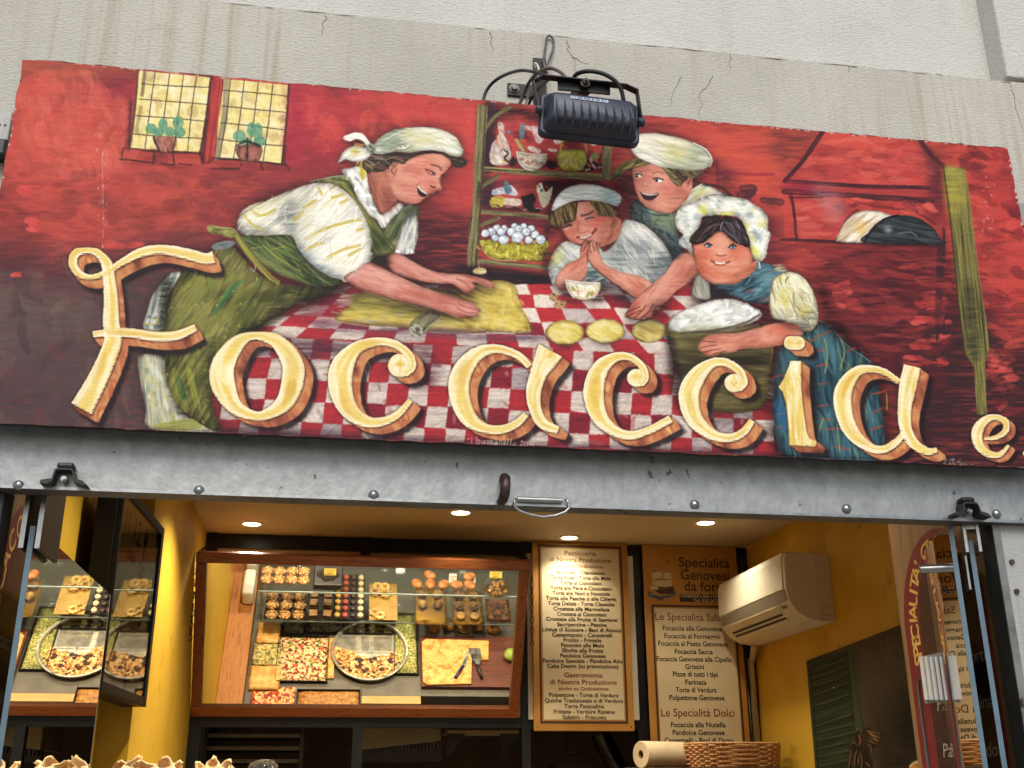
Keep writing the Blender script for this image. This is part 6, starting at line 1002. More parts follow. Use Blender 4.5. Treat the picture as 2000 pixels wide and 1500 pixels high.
a_=np.array([.2145,2.394]); b_=np.array([.150,2.3255]); ud=(b_-a_)/np.linalg.norm(b_-a_); nd=np.array([-ud[1],ud[0]]); nd=nd if nd[1]<0 else -nd
def acq(mb,y0,y1,u0,u1,off,h=.003):
    L_=np.linalg.norm(b_-a_); V=[]
    for y in (y0,y1):
        for u in (u0,u1):
            for o in (off,off+h): p=a_+ud*L_*u+nd*o; V.append((XR-p[0],y,p[1]))
    return mb.add(V,[(0,1,3,2),(4,6,7,5),(0,4,5,1),(2,3,7,6),(0,2,6,4),(1,5,7,3)])
acq(MB(),2.50,3.17,.44,.80,.0042,.002).build('outlet',ACS,ac); acq(MB(),2.48,3.19,.02,.42,.004,.003).build('flap',ACW,ac,bevel=.001); acq(MB(),2.50,3.18,.82,.98,.002,.0035).build('louvre',ACW,ac,bevel=.001)
acq(MB(),2.40,2.455,.10,.28,.004,.0008).build('energy_label',ACG,ac); MB().box(XR-.226,XR-.2255,2.42,2.427,2.54,2.545).build('indicator',ACG,ac)
MB().box(XR-.075,XR-.001,2.3425,2.3448,2.306,2.61).build('side_cap',mat('ac_cap','cfc3a8','d6cbb2',5,.6),ac,bevel=.001); frm=MB().tube([(XR-.035+.022*math.cos(t),2.3415,2.352+.022*math.sin(t)) for t in np.linspace(.6,5.4,16)],.0012,5); frm.build('pipe_knockout',ACG,ac)
MB().tube([(XR-.06,3.2,2.305),(XR-.05,3.25,2.27),(XR-.03,3.31,2.255),(XR-.028,3.35,2.23),(XR-.028,3.352,1.0)],.017,10).build('drain_pipe',mat('pipe_white','b9a988','c4b592',10,.5),ac,smooth=True)
MB().box(XR-.16,XR-.14,3.2552,3.2575,2.4,2.5).build('side_cap',ACW,ac)
tag(MB().tube([(XR-.004,1.95,ZC),(XR-.004,1.95,2.71),(XR-.004,2.0,2.675),(XR-.004,2.035,2.66)],.0014,5).build('wall_crack',mat('hairline','7a5414')),'hairline wire mark on the right yellow wall above the air conditioner','wire')
# ---- dark painting on the right wall
cm=paint_mural(); org=np.array([XR-.012,2.705,1.30]); mw=1.35; mh=.865; ux=np.array([0,-1,.045]); uy=np.array([0,-.03,1.])
mpic=resample(cm,org,ux*mw,uy*mh,1000,640); MUR=painted('dark_painting_paint',mpic,.6,.2)
def mural_uv(co): r=co-org; return np.c_[-r[:,1]/mw,(r[:,2]-.045*(-r[:,1]))/mh]
mb=MB(); mb.uv=mural_uv; mb.prism([(0,0),(mw,0),(mw,mh),(0,mh)],org+X*.011,ux,uy,.011)
pt=tag(mb.build('dark_painting',MUR),'dark unframed painting of a green shutter and a winged figure on the yellow wall','painting')
MB().tube([(XR-.006,2.33,2.185),(XR-.006,2.32,2.205),(XR-.006,2.31,2.187)],.0014,6).build('hanging_eye',BRIGHT,pt)
# ---- arched wooden door leaves
LEAF=mat('leaf_wood','7d5c3a','93704a',5,.5,0,.2,40,(6,6,.6),c3='84633f'); BURG=mat('leaf_burgundy','6f1822','7d222a',6,.45,0,.1,60); INB=mat('leaf_inner','35140f','43201a',4,.45,0,.1,60); GOLDL=mat('leaf_gold','d8a048','ecc070',30,.45,.0); CHALK=mat('chalk_white','a89a8c'); SAGE=mat('leaf_sage','5d7266')
def leaf(label,xf,sgn,y0,y1,word,lines,mir):
    """sgn: +1 faces +x (left leaf), -1 faces -x"""
    t=thing('arched_shop_shutter',label,'wooden shutter',(xf,(y0+y1)/2,0)); ux=Y if sgn>0 else -Y; o0=np.array([xf,y0 if sgn>0 else y1,0.]); w=abs(y1-y0)
    o=o0; MB().prism([(-.02,.3),(w+.02,.3),(w+.02,2.42),(-.02,2.42)],o-X*sgn*.022,ux,Z,.022).build('plank_leaf',LEAF,t,bevel=.002)
    zs=2.00; r=w/2-.004; rz=.25
    def arch(rr,zz,b0,n=26): return [(w/2-rr,b0)]+[(w/2-rr*math.cos(a),zs+zz*math.sin(a)) for a in np.linspace(0,math.pi,n)]+[(w/2+rr,b0)]
    MB().sheet(arch(r,rz,.4)[::-1],o,ux,Z,.0008).build('painted_arch',BURG,t); bd=.085 if w>.3 else .06
    MB().sheet(arch(r-bd,rz-bd*.8,.46)[::-1],o,ux,Z,.0016).build('arch_field',INB,t)
    tb=MB(); rm,zm=r-bd*.62,rz-bd*.5; path=[(w/2-rm,z) for z in np.arange(1.905,zs,.004)]+[(w/2-rm*math.cos(a),zs+zm*math.sin(a)) for a in np.linspace(0,math.pi,90)]+[(w/2+rm,z) for z in np.arange(zs,1.90,-.004)]
    P=np.array(path); cum=np.r_[0,np.cumsum(np.hypot(*np.diff(P,axis=0).T))]; n=len(word); tot=cum[-1]
    for k,ch in enumerate(word):
        if ch==' ': continue
        s_=(k+.5)*tot/n; i=min(np.searchsorted(cum,s_),len(P)-2); i=max(i,1); p=P[i]; dd=P[min(i+2,len(P)-1)]-P[max(i-2,0)]; dd/=np.linalg.norm(dd); e=ux*dd[0]+Z*dd[1]; g=-ux*dd[1]+Z*dd[0]
        tb.text(ch,.062 if sgn<0 else .07,o+ux*p[0]+Z*p[1]-g*.022,e,g,bold=.02,off=.0018)
    tb.build('lettering',GOLDL,t)
    gl=MB()
    for u in (bd*.45,w-bd*.45): gl.tube([o+ux*u+Z*z+X*sgn*.002 for z in (1.86,1.7,1.5,1.0)],.0035,6); gl.tube([o+ux*(u+.012*(1 if u<w/2 else -1)*math.sin(a)*1.+0)+Z*(1.86+.016*math.sin(a*1.)+.0)+X*sgn*.002 for a in (0,.6,1.2,1.8,2.4)],.0035,6)
    gl.build('scroll_line',SAGE,t); cb=MB()
    for k,s_ in enumerate(lines): cb.text(s_,.05,o+ux*(w/2)+Z*(1.90-.115*k),ux,Z+ux*.18,off=.0022,width=min(.9*(w-2*bd)*1.25,len(s_)*.022))
    cb.build('chalk_text',CHALK,t); return t
leaf('arched burgundy shutter leaf lettered Focaccia on the left behind the glass door',-.724,1,.10,.60,'FOCACCIA E PIZZE',['Focaccia Genovese','Focaccia al Formaggio','Focaccia al Pesto Genovese','Pizza'],False)
leaf('arched burgundy shutter leaf lettered Specialità Genovesi da Forno on the right',1.585,-1,.085,.50,"SPECIALITA' GENOVESI DA FORNO",['Torte','Farinata','Pandolce','Canestrelli'],False)
# ---- frameless glass doors
GL=glassy('door_glass','d9dcd4',0.,.02,1.0); GE=mat('glass_edge','4d6672','5b7684',12,.25,.0,spec=.6); DKM=mat('patch_dark','241d18','2f2720',20,.45,.5); CLP=mat('clamp_steel','8e8f8c','a5a5a1',30,.3,.9)
def pane(label,p0,ang,w,ztop,fit):
    """p0: the near upright edge; the leaf runs into the shop at ang degrees from the depth direction"""
    d=np.array([math.sin(R(ang)),math.cos(R(ang)),0]); nn=np.cross(d,Z); p0=np.array(p0,float); t=thing('glass_door',label,'glass door',p0)
    MB().obox(p0+d*w/2+Z*(ztop/2+.02),d,nn,Z,w-.004,.010,ztop-.04).build('pane',GL,t)
    MB().obox(p0-d*.001+Z*(ztop/2+.02),d,nn,Z,.003,.0112,ztop-.04).build('pane_edge',GE,t)
    MB().obox(p0+d*(w+.0)+Z*(ztop/2+.02),d,nn,Z,.002,.0108,ztop-.04).build('far_edge',mat('edge_pale','a5a79c',rough=.2),t)
    if fit:
        z=fit[0]
        for s_ in (-1,1): f=MB().obox(p0+d*.075+nn*s_*.0165+Z*z,d,nn,Z,.17,.010,.20).build('patch_fitting',DKM,t,bevel=.002); MB().obox(p0-d*.0112+nn*s_*.0165+Z*z,d,nn,Z,.002,.0102,.2).build('fitting_end',CLP,f)
    return t
pane('glass door folded inwards on the left, reflecting the counter',(-.6446,.055,0),0,.90,2.135,(2.185,))
rp=pane('inner glass door folded inwards on the right, with a knob clamp',(1.464,.0,0),20,.62,2.20,None)
r2=pane('outer glass door on the right with a steel top clamp',(1.511,.0,0),20,.62,2.155,None)
q0=np.array([1.464,0,2.098]); d20=np.array([math.sin(R(20)),math.cos(R(20)),0]); n20=np.cross(d20,Z)
c0=q0+d20*.03-n20*.0 ; 
for s_ in (-.032,-.046): MB().obox(q0+d20*.05+n20*s_*(-1)+Z*.0,d20,n20,Z,.035,.006,.115).build('clamp_plate',CLP,rp,bevel=.001)
MB().cyl(q0+d20*.05-n20*.075+Z*.0,q0+d20*.05+n20*.01,.0105,n=18).build('clamp_knob',CLP,rp,smooth='auto',bevel=.001)
q0=np.array([1.511,0,2.168]); MB().obox(q0+n20*.015,d20,n20,Z,.05,.008,.09).build('top_clamp',CLP,r2,bevel=.001); MB().obox(q0-n20*.015,d20,n20,Z,.05,.008,.09).build('top_clamp',CLP,r2,bevel=.001); MB().obox(q0+Z*.028,d20,n20,Z,.046,.021,.034).build('clamp_block',CLP,r2)
vt=thing('ribbed_reflection','white ribbed panel imitating a reflection in the right glass door','reflection panel',(1.55,.3,1.7))  # solid ribs added to imitate a reflection fading across the glass
for k in range(5): a=onX(1797+k*10,1283,1.545); b2=onX(1804+k*10-k*.9,1283,1.545); c2=onX(1808+k*10,1368,1.545); MB().box(1.541,1.547,min(a[1],b2[1]),max(a[1],b2[1]),c2[2],a[2]).build('rib',mat('reflection_white','eceded',rough=.3),vt,bevel=.0015)
a=onX(1797,1283,1.549); b2=onX(1852,1368,1.549); MB().box(1.548,1.551,b2[1],a[1]+.004,b2[2],a[2]).build('reflection_back',mat('reflection_grey','86878a',rough=.4),vt)
# ---- wall clock box on the left
CKF=mat('clock_black','060505','0c0b0a',20,.5,0.,spec=.2); CKW=mat('clock_face','cbbfa9','d6cab6',4,.6); CKI=mat('clock_print','2b241f'); CKG=glassy('clock_glass','e6e2d8',0.,.02,1.2)
xf=-.645; y0=onX(240,975,xf)[1]; y1=y0+.655; z0=onX(205,1340,xf)[2]-.02; z1=onX(318,1030,-.6155)[2]
ck=thing('box_clock','deep black box clock with cutlery numerals standing off the left wall','clock',(xf,y0,z0))
MB().box(xf-.075,xf-.012,y0,y1,z0,z1).build('case',CKF,ck,bevel=.004); mb=MB()
for q in ((y0,y0+.014,z0,z1),(y1-.04,y1,z0,z1)): mb.box(xf-.0118,xf+.004,q[0],q[1],q[2],q[3])
mb.box(xf-.0118,xf+.004,y0+.014,y1-.04,z0,z0+.03); mb.box(xf-.0118,xf+.004,y0+.014,y1-.04,z1-.03,z1); mb.build('bezel',CKF,ck,bevel=.002)
MB().add([(xf-.0115,y0+.02,z0+.03),(xf-.0115,y1-.048,z0+.03),(xf-.0115,y1-.048,z1-.025),(xf-.0115,y0+.02,z1-.025)],[(0,1,2,3)]).build('dial',CKW,ck); MB().add([(xf-.001,y0+.02,z0+.03),(xf-.001,y1-.048,z0+.03),(xf-.001,y1-.048,z1-.025),(xf-.001,y0+.02,z1-.025)],[(0,1,2,3)]).build('cover_glass',CKG,ck)
def ckt(s_,px,py,sz): q=onX(px,py,xf-.011); return MB().text(s_,sz,q,Y,Z,bold=.01,off=.0008)
for s_,px,py,sz in (('12',257,1062,.115),("1'",284,1040,.05),("2'",277,1140,.08),("3",262,1215,.07),('11',243,1035,.09)): ckt(s_,px,py,sz).build('numeral',CKI,ck)
ckt('statu',248,1095,.06).build('script_text',CKI,ck)
for (ax,ay,bx,by) in ((275,1032,262,1128),(226,1172,218,1230),(262,1175,258,1225),(240,1330,222,1315),(235,1290,231,1350)):
    a=onX(ax,ay,xf-.0108); b2=onX(bx,by,xf-.0108); d=(b2-a); MB().tube([a,a+d*.25,a+d*.5,a+d*.72,a+d*.85,b2],[.004,.010,.0035,.003,.010,.004],6).build('cutlery_mark',CKI,ck)
for z in (z1-.02,z1-.11,z1-.15): MB().cyl((xf-.03,y1,z),(xf-.03,y1+.012,z),.007,n=10).build('catch',CKF,ck)
# standoffs to the wall
for y in (y0+.1,y1-.08): MB().box(-.765,xf-.0755,y-.012,y+.012,2.2,2.24).build('standoff',CKF,ck)
ck.rotation_euler.z=R(-2.6)
# ================================================================ the food counter the mirror shows
ZT=.93
WOODL=mat('ledge_wood','9a5f2a','b0733a',5,.4,0,.15,40,(9,1,9),c3='8a5222',spots=(50,'7a4418',.66)); INOX=mat('counter_steel','564f44','6a6256',10,.42,.2,.1,60); TRAYD=mat('tray_dark','1d1a18','2a2624',30,.5,.5); BOARDW=mat('board_wood','4f2416','6b3320',6,.5,0,.3,60,(1,8,8)); TRAYS=mat('tray_steel','9a9a98','b2b2b0',20,.3,.9); PALE=mat('block_wood','b98f52','c9a063',8,.5,0,.1,60,(1,6,6)); WHT=mat('white_plastic','d9d4c8',rough=.4)
ct=thing('food_counter','stainless steel bakery counter below the mirror, loaded with trays','counter',(.45,2.0,0))
MB().box(-.50,.205,1.30,2.60,0,ZT).box(.205,1.60,1.30,2.44,0,ZT).build('body',INOX,ct,bevel=.003)
MB().box(.575,1.60,2.4405,2.60,0,.70).build('drawer_front',mat('drawer_dark','241d17','32291f',6,.6),ct); MB().box(.205,.574,2.4405,2.60,0,.62).build('drawer_front',mat('drawer_dark','241d17'),ct)
tag(MB().box(XL+.001,-.502,1.28,2.66,.0,1.0).box(-.764,XL+.0009,1.28,1.679,0,1.0).build('side_ledge',WOODL,bevel=.004),'long varnished wooden ledge between the yellow wall and the trays','wooden ledge')
tag(MB().box(.206,.573,2.442,2.50,.80,ZT+.002).build('timber_block',PALE,bevel=.003),'pale timber block at the staff edge of the counter','wood block')
# styrofoam boxes stacked on the ledge
for k,(y,lb) in enumerate(((1.42,'white foam tray on the wooden ledge, nearest the street'),(1.68,'white foam tray on the wooden ledge, nearest the staff side'))):
    t=thing('foam_tray',lb,'foam tray',(-.53,y,1.0),'foam trays on the ledge');
    mb=MB(); mb.obox((-.545,y,1.0+.062),X,Y,Z,.075,.22,.12); mb.build('tray_body',WHT,t,bevel=.02,seg=4)
# pan of farinata
pc=MR(722,1270,ZT+.03); PX,PY,PR=pc[0],pc[1],.232
FARI=food('farinata',[(0,'7a3f14'),(.18,'b5702a'),(.4,'e0ab62'),(.62,'efcd92'),(.8,'c98a44'),(.93,'3a1d0c')],70,bump=.8)
pn=thing('round_pan','wide round steel pan with half-eaten farinata in the middle of the counter','pan',(PX,PY,ZT))
MB().lathe([(PR-.006,.002),(PR,.004),(PR+.014,.036),(PR+.012,.041),(PR+.002,.041),(PR-.004,.036),(PR-.006,.008),(0,.0055)],(PX,PY,ZT),n=56).build('pan_body',mat('pan_metal','9c988e','b3aea2',14,.36,.6,.1,80,c3='cfc6b0',spots=(9,'6a675e',.64)),pn,smooth='auto')
fp=[]; rr_=PR-.012
for a in np.linspace(R(158),R(382),44): fp.append((rr_*math.cos(a),-rr_*math.sin(-a)))
fp=[(rr_*math.cos(a),rr_*math.sin(a)) for a in np.linspace(R(-12),R(192),46)]
fp=[(x,y) for x,y in fp]+[(-rr_*.75,-.02),(-.11,-.01),(-.06,.035),(-.02,.045),(.03,.05),(.07,.025),(.11,.03),(.15,.0),(rr_*.85,-.03)]
mb=MB(); mb.prism(fp,(PX,PY,ZT+.0062),X,Y,.009); mb.build('farinata',FARI,pn)
fl_=MB()
for k in range(150):
    a=random.uniform(0,2*math.pi); r_=PR*.8*random.random()**.5; x,y=r_*math.cos(a),r_*math.sin(a)
    if y<.02: fl_.ico((PX+x,PY+y,ZT+.007),random.uniform(.002,.005),1,.6)
fl_.build('crumbs',mat('crumb','d9b478'),pn)['kind']='stuff'
bk=MB()
for k in range(38):
    a=random.uniform(R(-5),R(185)); r_=PR*random.uniform(.25,.92); x,y=r_*math.cos(a),r_*math.sin(a)
    if y>.055: bk.ico((PX+x,PY+y,ZT+.0165),random.uniform(.006,.017),2,.5,(1,1,.16))
bk.build('scorched_patch',mat('scorch','2a150a','4a2812',60,.7),pn)
# slabs
def slab(name,label,cat,p0,p1,h,m,tray=True,z=ZT,grp=None,seg=(9,9),jit=.003,rim=.012,wob=.004):
    """a baked slab with an uneven top and rounded edges, lying between two corners"""
    x0,x1=sorted((p0[0],p1[0])); y0,y1=sorted((p0[1],p1[1])); t=thing(name,label,cat,((x0+x1)/2,(y0+y1)/2,z),grp)
    if tray:
        MB().box(x0-.008,x1+.008,y0-.008,y1+.008,z,z+.004).box(x0-.010,x0-.006,y0-.010,y1+.010,z,z+rim+.014).box(x1+.006,x1+.010,y0-.010,y1+.010,z,z+rim+.014).box(x0-.0058,x1+.0058,y0-.010,y0-.006,z,z+rim+.014).box(x0-.0058,x1+.0058,y1+.006,y1+.010,z,z+rim+.014).build('baking_tray',TRAYD,t)
    nx,ny=seg; V=[]; F=[]; zz=z+.0045
    for lay in (0,1):
        for j in range(ny+1):
            for i in range(nx+1):
                e=(i in (0,nx)) or (j in (0,ny)); wx=random.uniform(-wob,wob) if e else 0; V.append((x0+(x1-x0)*i/nx+wx*.6,y0+(y1-y0)*j/ny+wx*.6,zz if lay==0 else zz+h*(.62 if e else 1)+random.uniform(-jit,jit)))
    n=(nx+1)*(ny+1); w1=nx+1
    for j in range(ny):
        for i in range(nx): a=j*w1+i; F.append((a,a+w1,a+w1+1,a+1)); F.append((n+a,n+a+1,n+a+w1+1,n+a+w1))
    for i in range(nx): F.append((i,i+1,n+i+1,n+i)); a=ny*w1+i; F.append((a+1,a,n+a,n+a+1))
    for j in range(ny): a=j*w1; F.append((a+w1,a,n+a,n+a+w1)); a=j*w1+nx; F.append((a,a+w1,n+a+w1,n+a))
    MB().add(V,F).build('slab',m,t,smooth=True); return t
PIZ=food('pizza_top',[(0,'5a2a18'),(.10,'a82f1a'),(.26,'c24a28'),(.36,'e0c08a'),(.6,'efdcae'),(.78,'e3b96c'),(.88,'7f8a3a'),(.96,'2a2018')],72,bump=.9)
OLI=food('olive_top',[(0,'4a4a1c'),(.2,'8a8a3a'),(.45,'e0c88a'),(.75,'d6b468'),(.95,'5f6a2a')],75,bump=.7)
PLA=food('plain_top',[(0,'8a4a18'),(.28,'b87834'),(.5,'d6a456'),(.72,'e3bf82'),(1,'a0601f')],16,'noise',.5,scale2=22)
TOM=food('tomato_top',[(0,'8a1f12'),(.3,'b8331c'),(.45,'d86a3a'),(.6,'ecc98c'),(.85,'e3a860')],60,bump=.8)
BRO=food('brown_top',[(0,'2e190c'),(.25,'6a3a18'),(.5,'a8702e'),(.75,'c99448'),(1,'8a5422')],20,'noise',.9,scale2=40)
PES=food('pesto_top',[(0,'3a3a14'),(.25,'7f7f2e'),(.5,'b8ae58'),(.75,'d9cf86'),(.95,'5a5a20')],150,bump=.6)
DKS=food('dark_olive_top',[(0,'1c1610'),(.3,'3a301c'),(.6,'5f5028'),(1,'7a6a36')],60,bump=.6)
CHE=food('cheese_top',[(0,'8a3812'),(.25,'b86424'),(.42,'d6923f'),(.58,'e6b66c'),(.75,'c97c30'),(1,'9a4416')],14,'noise',.5,scale2=24)
slab('pizza_tray','dark tray of pizza with tomato, cheese and black olives left of the pan','pizza',MR(548,1243,ZT+.02),MR(636,1329,ZT+.02),.012,PIZ)
bo=MB(); t=[q for q in bpy.data.objects if q.name=='pizza_tray'][0]; a,b=MR(552,1246,ZT),MR(633,1326,ZT)
for k in range(26): bo.ico((random.uniform(a[0],b[0]),random.uniform(a[1],b[1]),ZT+.0175),random.uniform(.004,.0065),1,.2,(1,1,.7))
bo.build('olive',mat('olive_black','171210',rough=.3),t)
slab('focaccia_slab','pale focaccia strip with a cherry tomato at the top of the left row','focaccia',MR(505,1212,ZT+.02),MR(546,1254,ZT+.02),.016,PLA,False)
slab('focaccia_slab','focaccia strip with green olives in the left row','focaccia',MR(497,1256,ZT+.02),MR(547,1297,ZT+.02),.018,OLI,False)
slab('focaccia_slab','thick plain potato focaccia squares in the left row','focaccia',MR(490,1299,ZT+.02),MR(544,1346,ZT+.02),.022,PLA,False)
slab('focaccia_slab','tomato focaccia at the lower end of the left row','focaccia',MR(492,1349,ZT+.02),MR(539,1384,ZT+.02),.018,TOM,False)
slab('focaccia_slab','red tomato and cheese slice below the pizza tray','focaccia',MR(543,1341,ZT+.02),MR(573,1384,ZT+.02),.016,TOM,False)
slab('focaccia_tray','brown onion focaccia in a tray at the staff edge of the counter','focaccia',MR(583,1349,ZT+.02),MR(700,1388,ZT+.02),.016,BRO)
slab('focaccia_tray','golden rosemary focaccia strip between the pizza tray and the pan','focaccia',MR(641,1246,ZT+.01),MR(655,1240,ZT+.01) if False else MR(652,1325,ZT+.01),.014,CHE,False)
slab('focaccia_tray','green pesto focaccia tray right behind the round pan','focaccia',MR(772,1200,ZT+.02),MR(815,1314,ZT+.02),.012,PES)
slab('focaccia_tray','dim green vegetable focaccia tray behind the pan towards the street','focaccia',MR(600,1206,ZT+.01),MR(764,1238,ZT+.01),.010,DKS)
slab('focaccia_tray','dark aubergine tray in the corner behind the pizza','focaccia',MR(556,1204,ZT+.01),MR(592,1238,ZT+.01),.010,DKS)
# cutting board, cheese focaccia, knife, spatula
a,b=MR(826,1247,ZT+.02),MR(1010,1344,ZT+.02); CB0=ZT+.03
tag(MB().box(a[0]-.02,b[0]+.06,min(a[1],b[1])-.02,max(a[1],b[1]),ZT,CB0).build('cutting_board',BOARDW,bevel=.004),'dark red-brown cutting board at the right of the counter','cutting board')
ol=[MR(*p,CB0+.02) for p in ((824,1252),(832,1246),(955,1250),(955,1287),(922,1288),(921,1334),(834,1336),(826,1330))]; pl=[(q[0]-a[0],q[1]-a[1]) for q in ol]
t=thing('focaccia_slab','large golden cheese focaccia with a square cut out, on the cutting board','focaccia',(a[0],a[1],CB0)); MB().prism(pl[::-1],(a[0],a[1],CB0+.0005),X,Y,.016).build('slab',CHE,t,bevel=.006,seg=3,smooth='auto')
mb=MB()
for q in ('840,1290 852,1298 868,1306 882,1302 892,1290','850,1248 845,1262 840,1272','862,1252 858,1275'):
    P=[MR(*[float(v) for v in s.split(',')],CB0+.017) for s in q.split()]; mb.tube([np.array([p[0],p[1],CB0+.0168]) for p in P],.0018,5)
mb.build('crease',mat('crease_brown','8a4a1c'),t)
def lay(px,py,z): q=MR(px,py,z); return np.array([q[0],q[1],z])
kz=CB0+.0185
kn=thing('bread_knife','bread knife with a dark blue handle lying on the focaccia','knife',lay(905,1300,kz)); a,b=lay(916,1268,kz),lay(904,1302,kz); d=(b-a)/np.linalg.norm(b-a); nn=np.cross(d,Z)
MB().prism([(0,-.002),(.0,.012),(np.linalg.norm(b-a),.016),(np.linalg.norm(b-a),-.012)],a,d,nn,.0016).build('blade',BRIGHT,kn); c=lay(889,1325,kz); MB().tube([b+Z*.004,b+(c-b)*.5+Z*.005,c+Z*.005,c+nn*.010+Z*.004],[.010,.0115,.011,.006],10).build('handle',mat('knife_blue','161c4a',rough=.35),kn,smooth=True)
st=thing('spatula','steel spatula with a black handle lying across the focaccia and board','spatula',lay(930,1280,kz)); P=[lay(*p,kz+.003) for p in ((915,1266),(938,1266),(941,1286),(922,1288))]; o=P[0]
MB().prism([(q[0]-o[0],q[1]-o[1]) for q in P][::-1],(o[0],o[1],kz+.002),X,Y,.0016).build('blade',mat('spatula_steel','5f5f5c','78776f',20,.3,.9),st); P=[lay(*p,kz) for p in ((922,1288),(941,1286),(936,1299),(930,1299))]; MB().prism([(q[0]-o[0],q[1]-o[1]) for q in P][::-1],(o[0],o[1],kz+.003),X,Y,.0016).build('shoulder',BRIGHT,st)
a,b=lay(932,1297,kz+.004),lay(941,1325,CB0+.010); MB().tube([a,a+(b-a)*.4+Z*.002,b],[.006,.011,.010],10).build('handle',BLACK,st,smooth=True)
tag(MB().ico((MR(992,1276,CB0+.05)[0]+.02,MR(992,1276,CB0+.05)[1],CB0+.034),.046,3,.08,(1,1,.85)).build('lettuce',food('lettuce_leaf',[(0,'3f5a1c'),(.5,'8fa23a'),(1,'d0cf86')],30,'noise',1.,scale2=40),None,smooth=True),'round green lettuce at the right end of the cutting board','lettuce')
# glass shelves above the counter
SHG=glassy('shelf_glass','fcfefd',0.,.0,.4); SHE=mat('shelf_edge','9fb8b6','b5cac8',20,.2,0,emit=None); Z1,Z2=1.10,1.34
gs=thing('glass_shelves','two glass display shelves on steel legs over the street side of the counter','display shelves',(.45,1.6,ZT))
e1,e2=MR(720,1216,Z1)[1],MR(760,1160,Z2)[1]
for z,ye in ((Z1,e1),(Z2,e2)):
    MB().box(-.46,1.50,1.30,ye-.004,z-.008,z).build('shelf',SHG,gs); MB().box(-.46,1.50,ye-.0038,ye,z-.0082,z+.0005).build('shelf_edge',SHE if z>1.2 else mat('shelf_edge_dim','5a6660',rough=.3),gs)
for x in (-.45,1.49):
    for y in (1.34,e2-.10): MB().cyl((x,y,ZT),(x,y,Z2-.009),.008,n=12).build('leg',BRIGHT,gs)
MB().box(-.46,1.50,1.285,1.295,ZT,1.66).build('front_glass',SHG,gs); MB().box(-.46,1.50,1.0,1.284,1.640,1.648).build('top_glass',SHG,gs); MB().box(-.46,1.50,1.0,1.008,ZT-.4,1.639).build('street_glass',SHG,gs)
# ---- biscuits and cakes: one built, the rest copied
COOK=food('cookie_crumb',[(0,'5a3418'),(.3,'a06c34'),(.6,'c99858'),(1,'dbb67c')],90,bump=.7); CHOC=mat('chip_brown','2c160c'); CAKE=food('cake_brown',[(0,'2a160c'),(.5,'5a3418'),(1,'7a4c24')],60,bump=.4); SHORT=food('shortbread',[(0,'b07a34'),(.5,'dcb068'),(1,'ecce92')],40,'noise',.4,scale2=50)
def tray(name,label,pa,pb,z,m=TRAYD,h=.012,grp='display trays on the glass shelf'):
    a,b=MR(*pa,z+.01),MR(*pb,z+.01); x0,x1=sorted((a[0],b[0])); y0,y1=sorted((a[1],b[1])); t=thing(name,label,'tray',((x0+x1)/2,(y0+y1)/2,z),grp)
    MB().box(x0,x1,y0,y1,z+.0005,z+.004).box(x0,x0+.004,y0,y1,z+.004,z+h).box(x1-.004,x1,y0,y1,z+.004,z+h).box(x0+.004,x1-.004,y0,y0+.004,z+.004,z+h).box(x0+.004,x1-.004,y1-.004,y1,z+.004,z+h).build('tray_body',m,t); return x0,x1,y0,y1
def proto_cookie():
    t=thing('chip_cookie','round chocolate chip cookie stacked on the display tray','cookie',(0,0,0),'chocolate chip cookies'); MB().lathe([(0,0),(.036,0),(.040,.006),(.036,.012),(.02,.015),(0,.0155)],(0,0,0),n=22).build('biscuit',COOK,t,smooth=True); mb=MB()
    for k in range(9): a=random.uniform(0,6.3); r_=.032*random.random()**.5; mb.ico((r_*math.cos(a),r_*math.sin(a),.0135),.0048,1,.3,(1,1,.6))
    mb.build('chocolate_chip',CHOC,t); return t
def put(pr,spots,lab=None):
    for i,(x,y,z,r_) in enumerate(spots):
        if i==0: pr.location=(x,y,z); pr.rotation_euler.z=r_
        else: copy_tree(pr,(x,y,z),lab,r_)
x0,x1,y0,y1=tray('display_tray','tray of chocolate chip cookies at the left of the lower glass shelf',(521,1160),(597,1208),Z1); sp=[]
for i in range(3):
    for j in range(3):
        for k in range(2 if j<2 else 1): sp.append((x0+(i+.5)*(x1-x0)/3+random.uniform(-.006,.006),y0+(j+.5)*(y1-y0)/3+random.uniform(-.006,.006),Z1+.0045+.0162*k,random.uniform(0,6)))
U0,U1=MR(512,1108,Z2),MR(604,1142,Z2)
for i in range(4):
    for j in range(2): sp.append((U0[0]+(i+.5)*(U1[0]-U0[0])/4,U0[1]+(j+.5)*(U1[1]-U0[1])/2,Z2+.0005,random.uniform(0,6)))
put(proto_cookie(),sp)
x0,x1,y0,y1=tray('display_tray','tray of square brown cakes on the lower glass shelf',(601,1160),(652,1208),Z1)
t=thing('square_cake','square layered chocolate cake on the lower glass shelf','cake',(0,0,0),'square chocolate cakes'); MB().box(-.026,.026,-.026,.026,0,.018).build('sponge',CAKE,t,bevel=.003); MB().box(-.0255,.0255,-.0255,.0255,.0182,.023).build('icing',mat('icing_brown','8a6238','a07a4a',40,.5),t,bevel=.001)
put(t,[(x0+(i+.5)*(x1-x0)/2,y0+(j+.5)*(y1-y0)/3,Z1+.0045+.0232*k,random.uniform(-.08,.08)) for i in range(2) for j in range(3) for k in range(2 if j<2 else 1)])
x0,x1,y0,y1=tray('display_tray','tray of coloured macarons on the lower glass shelf',(655,1122),(711,1209),Z1)
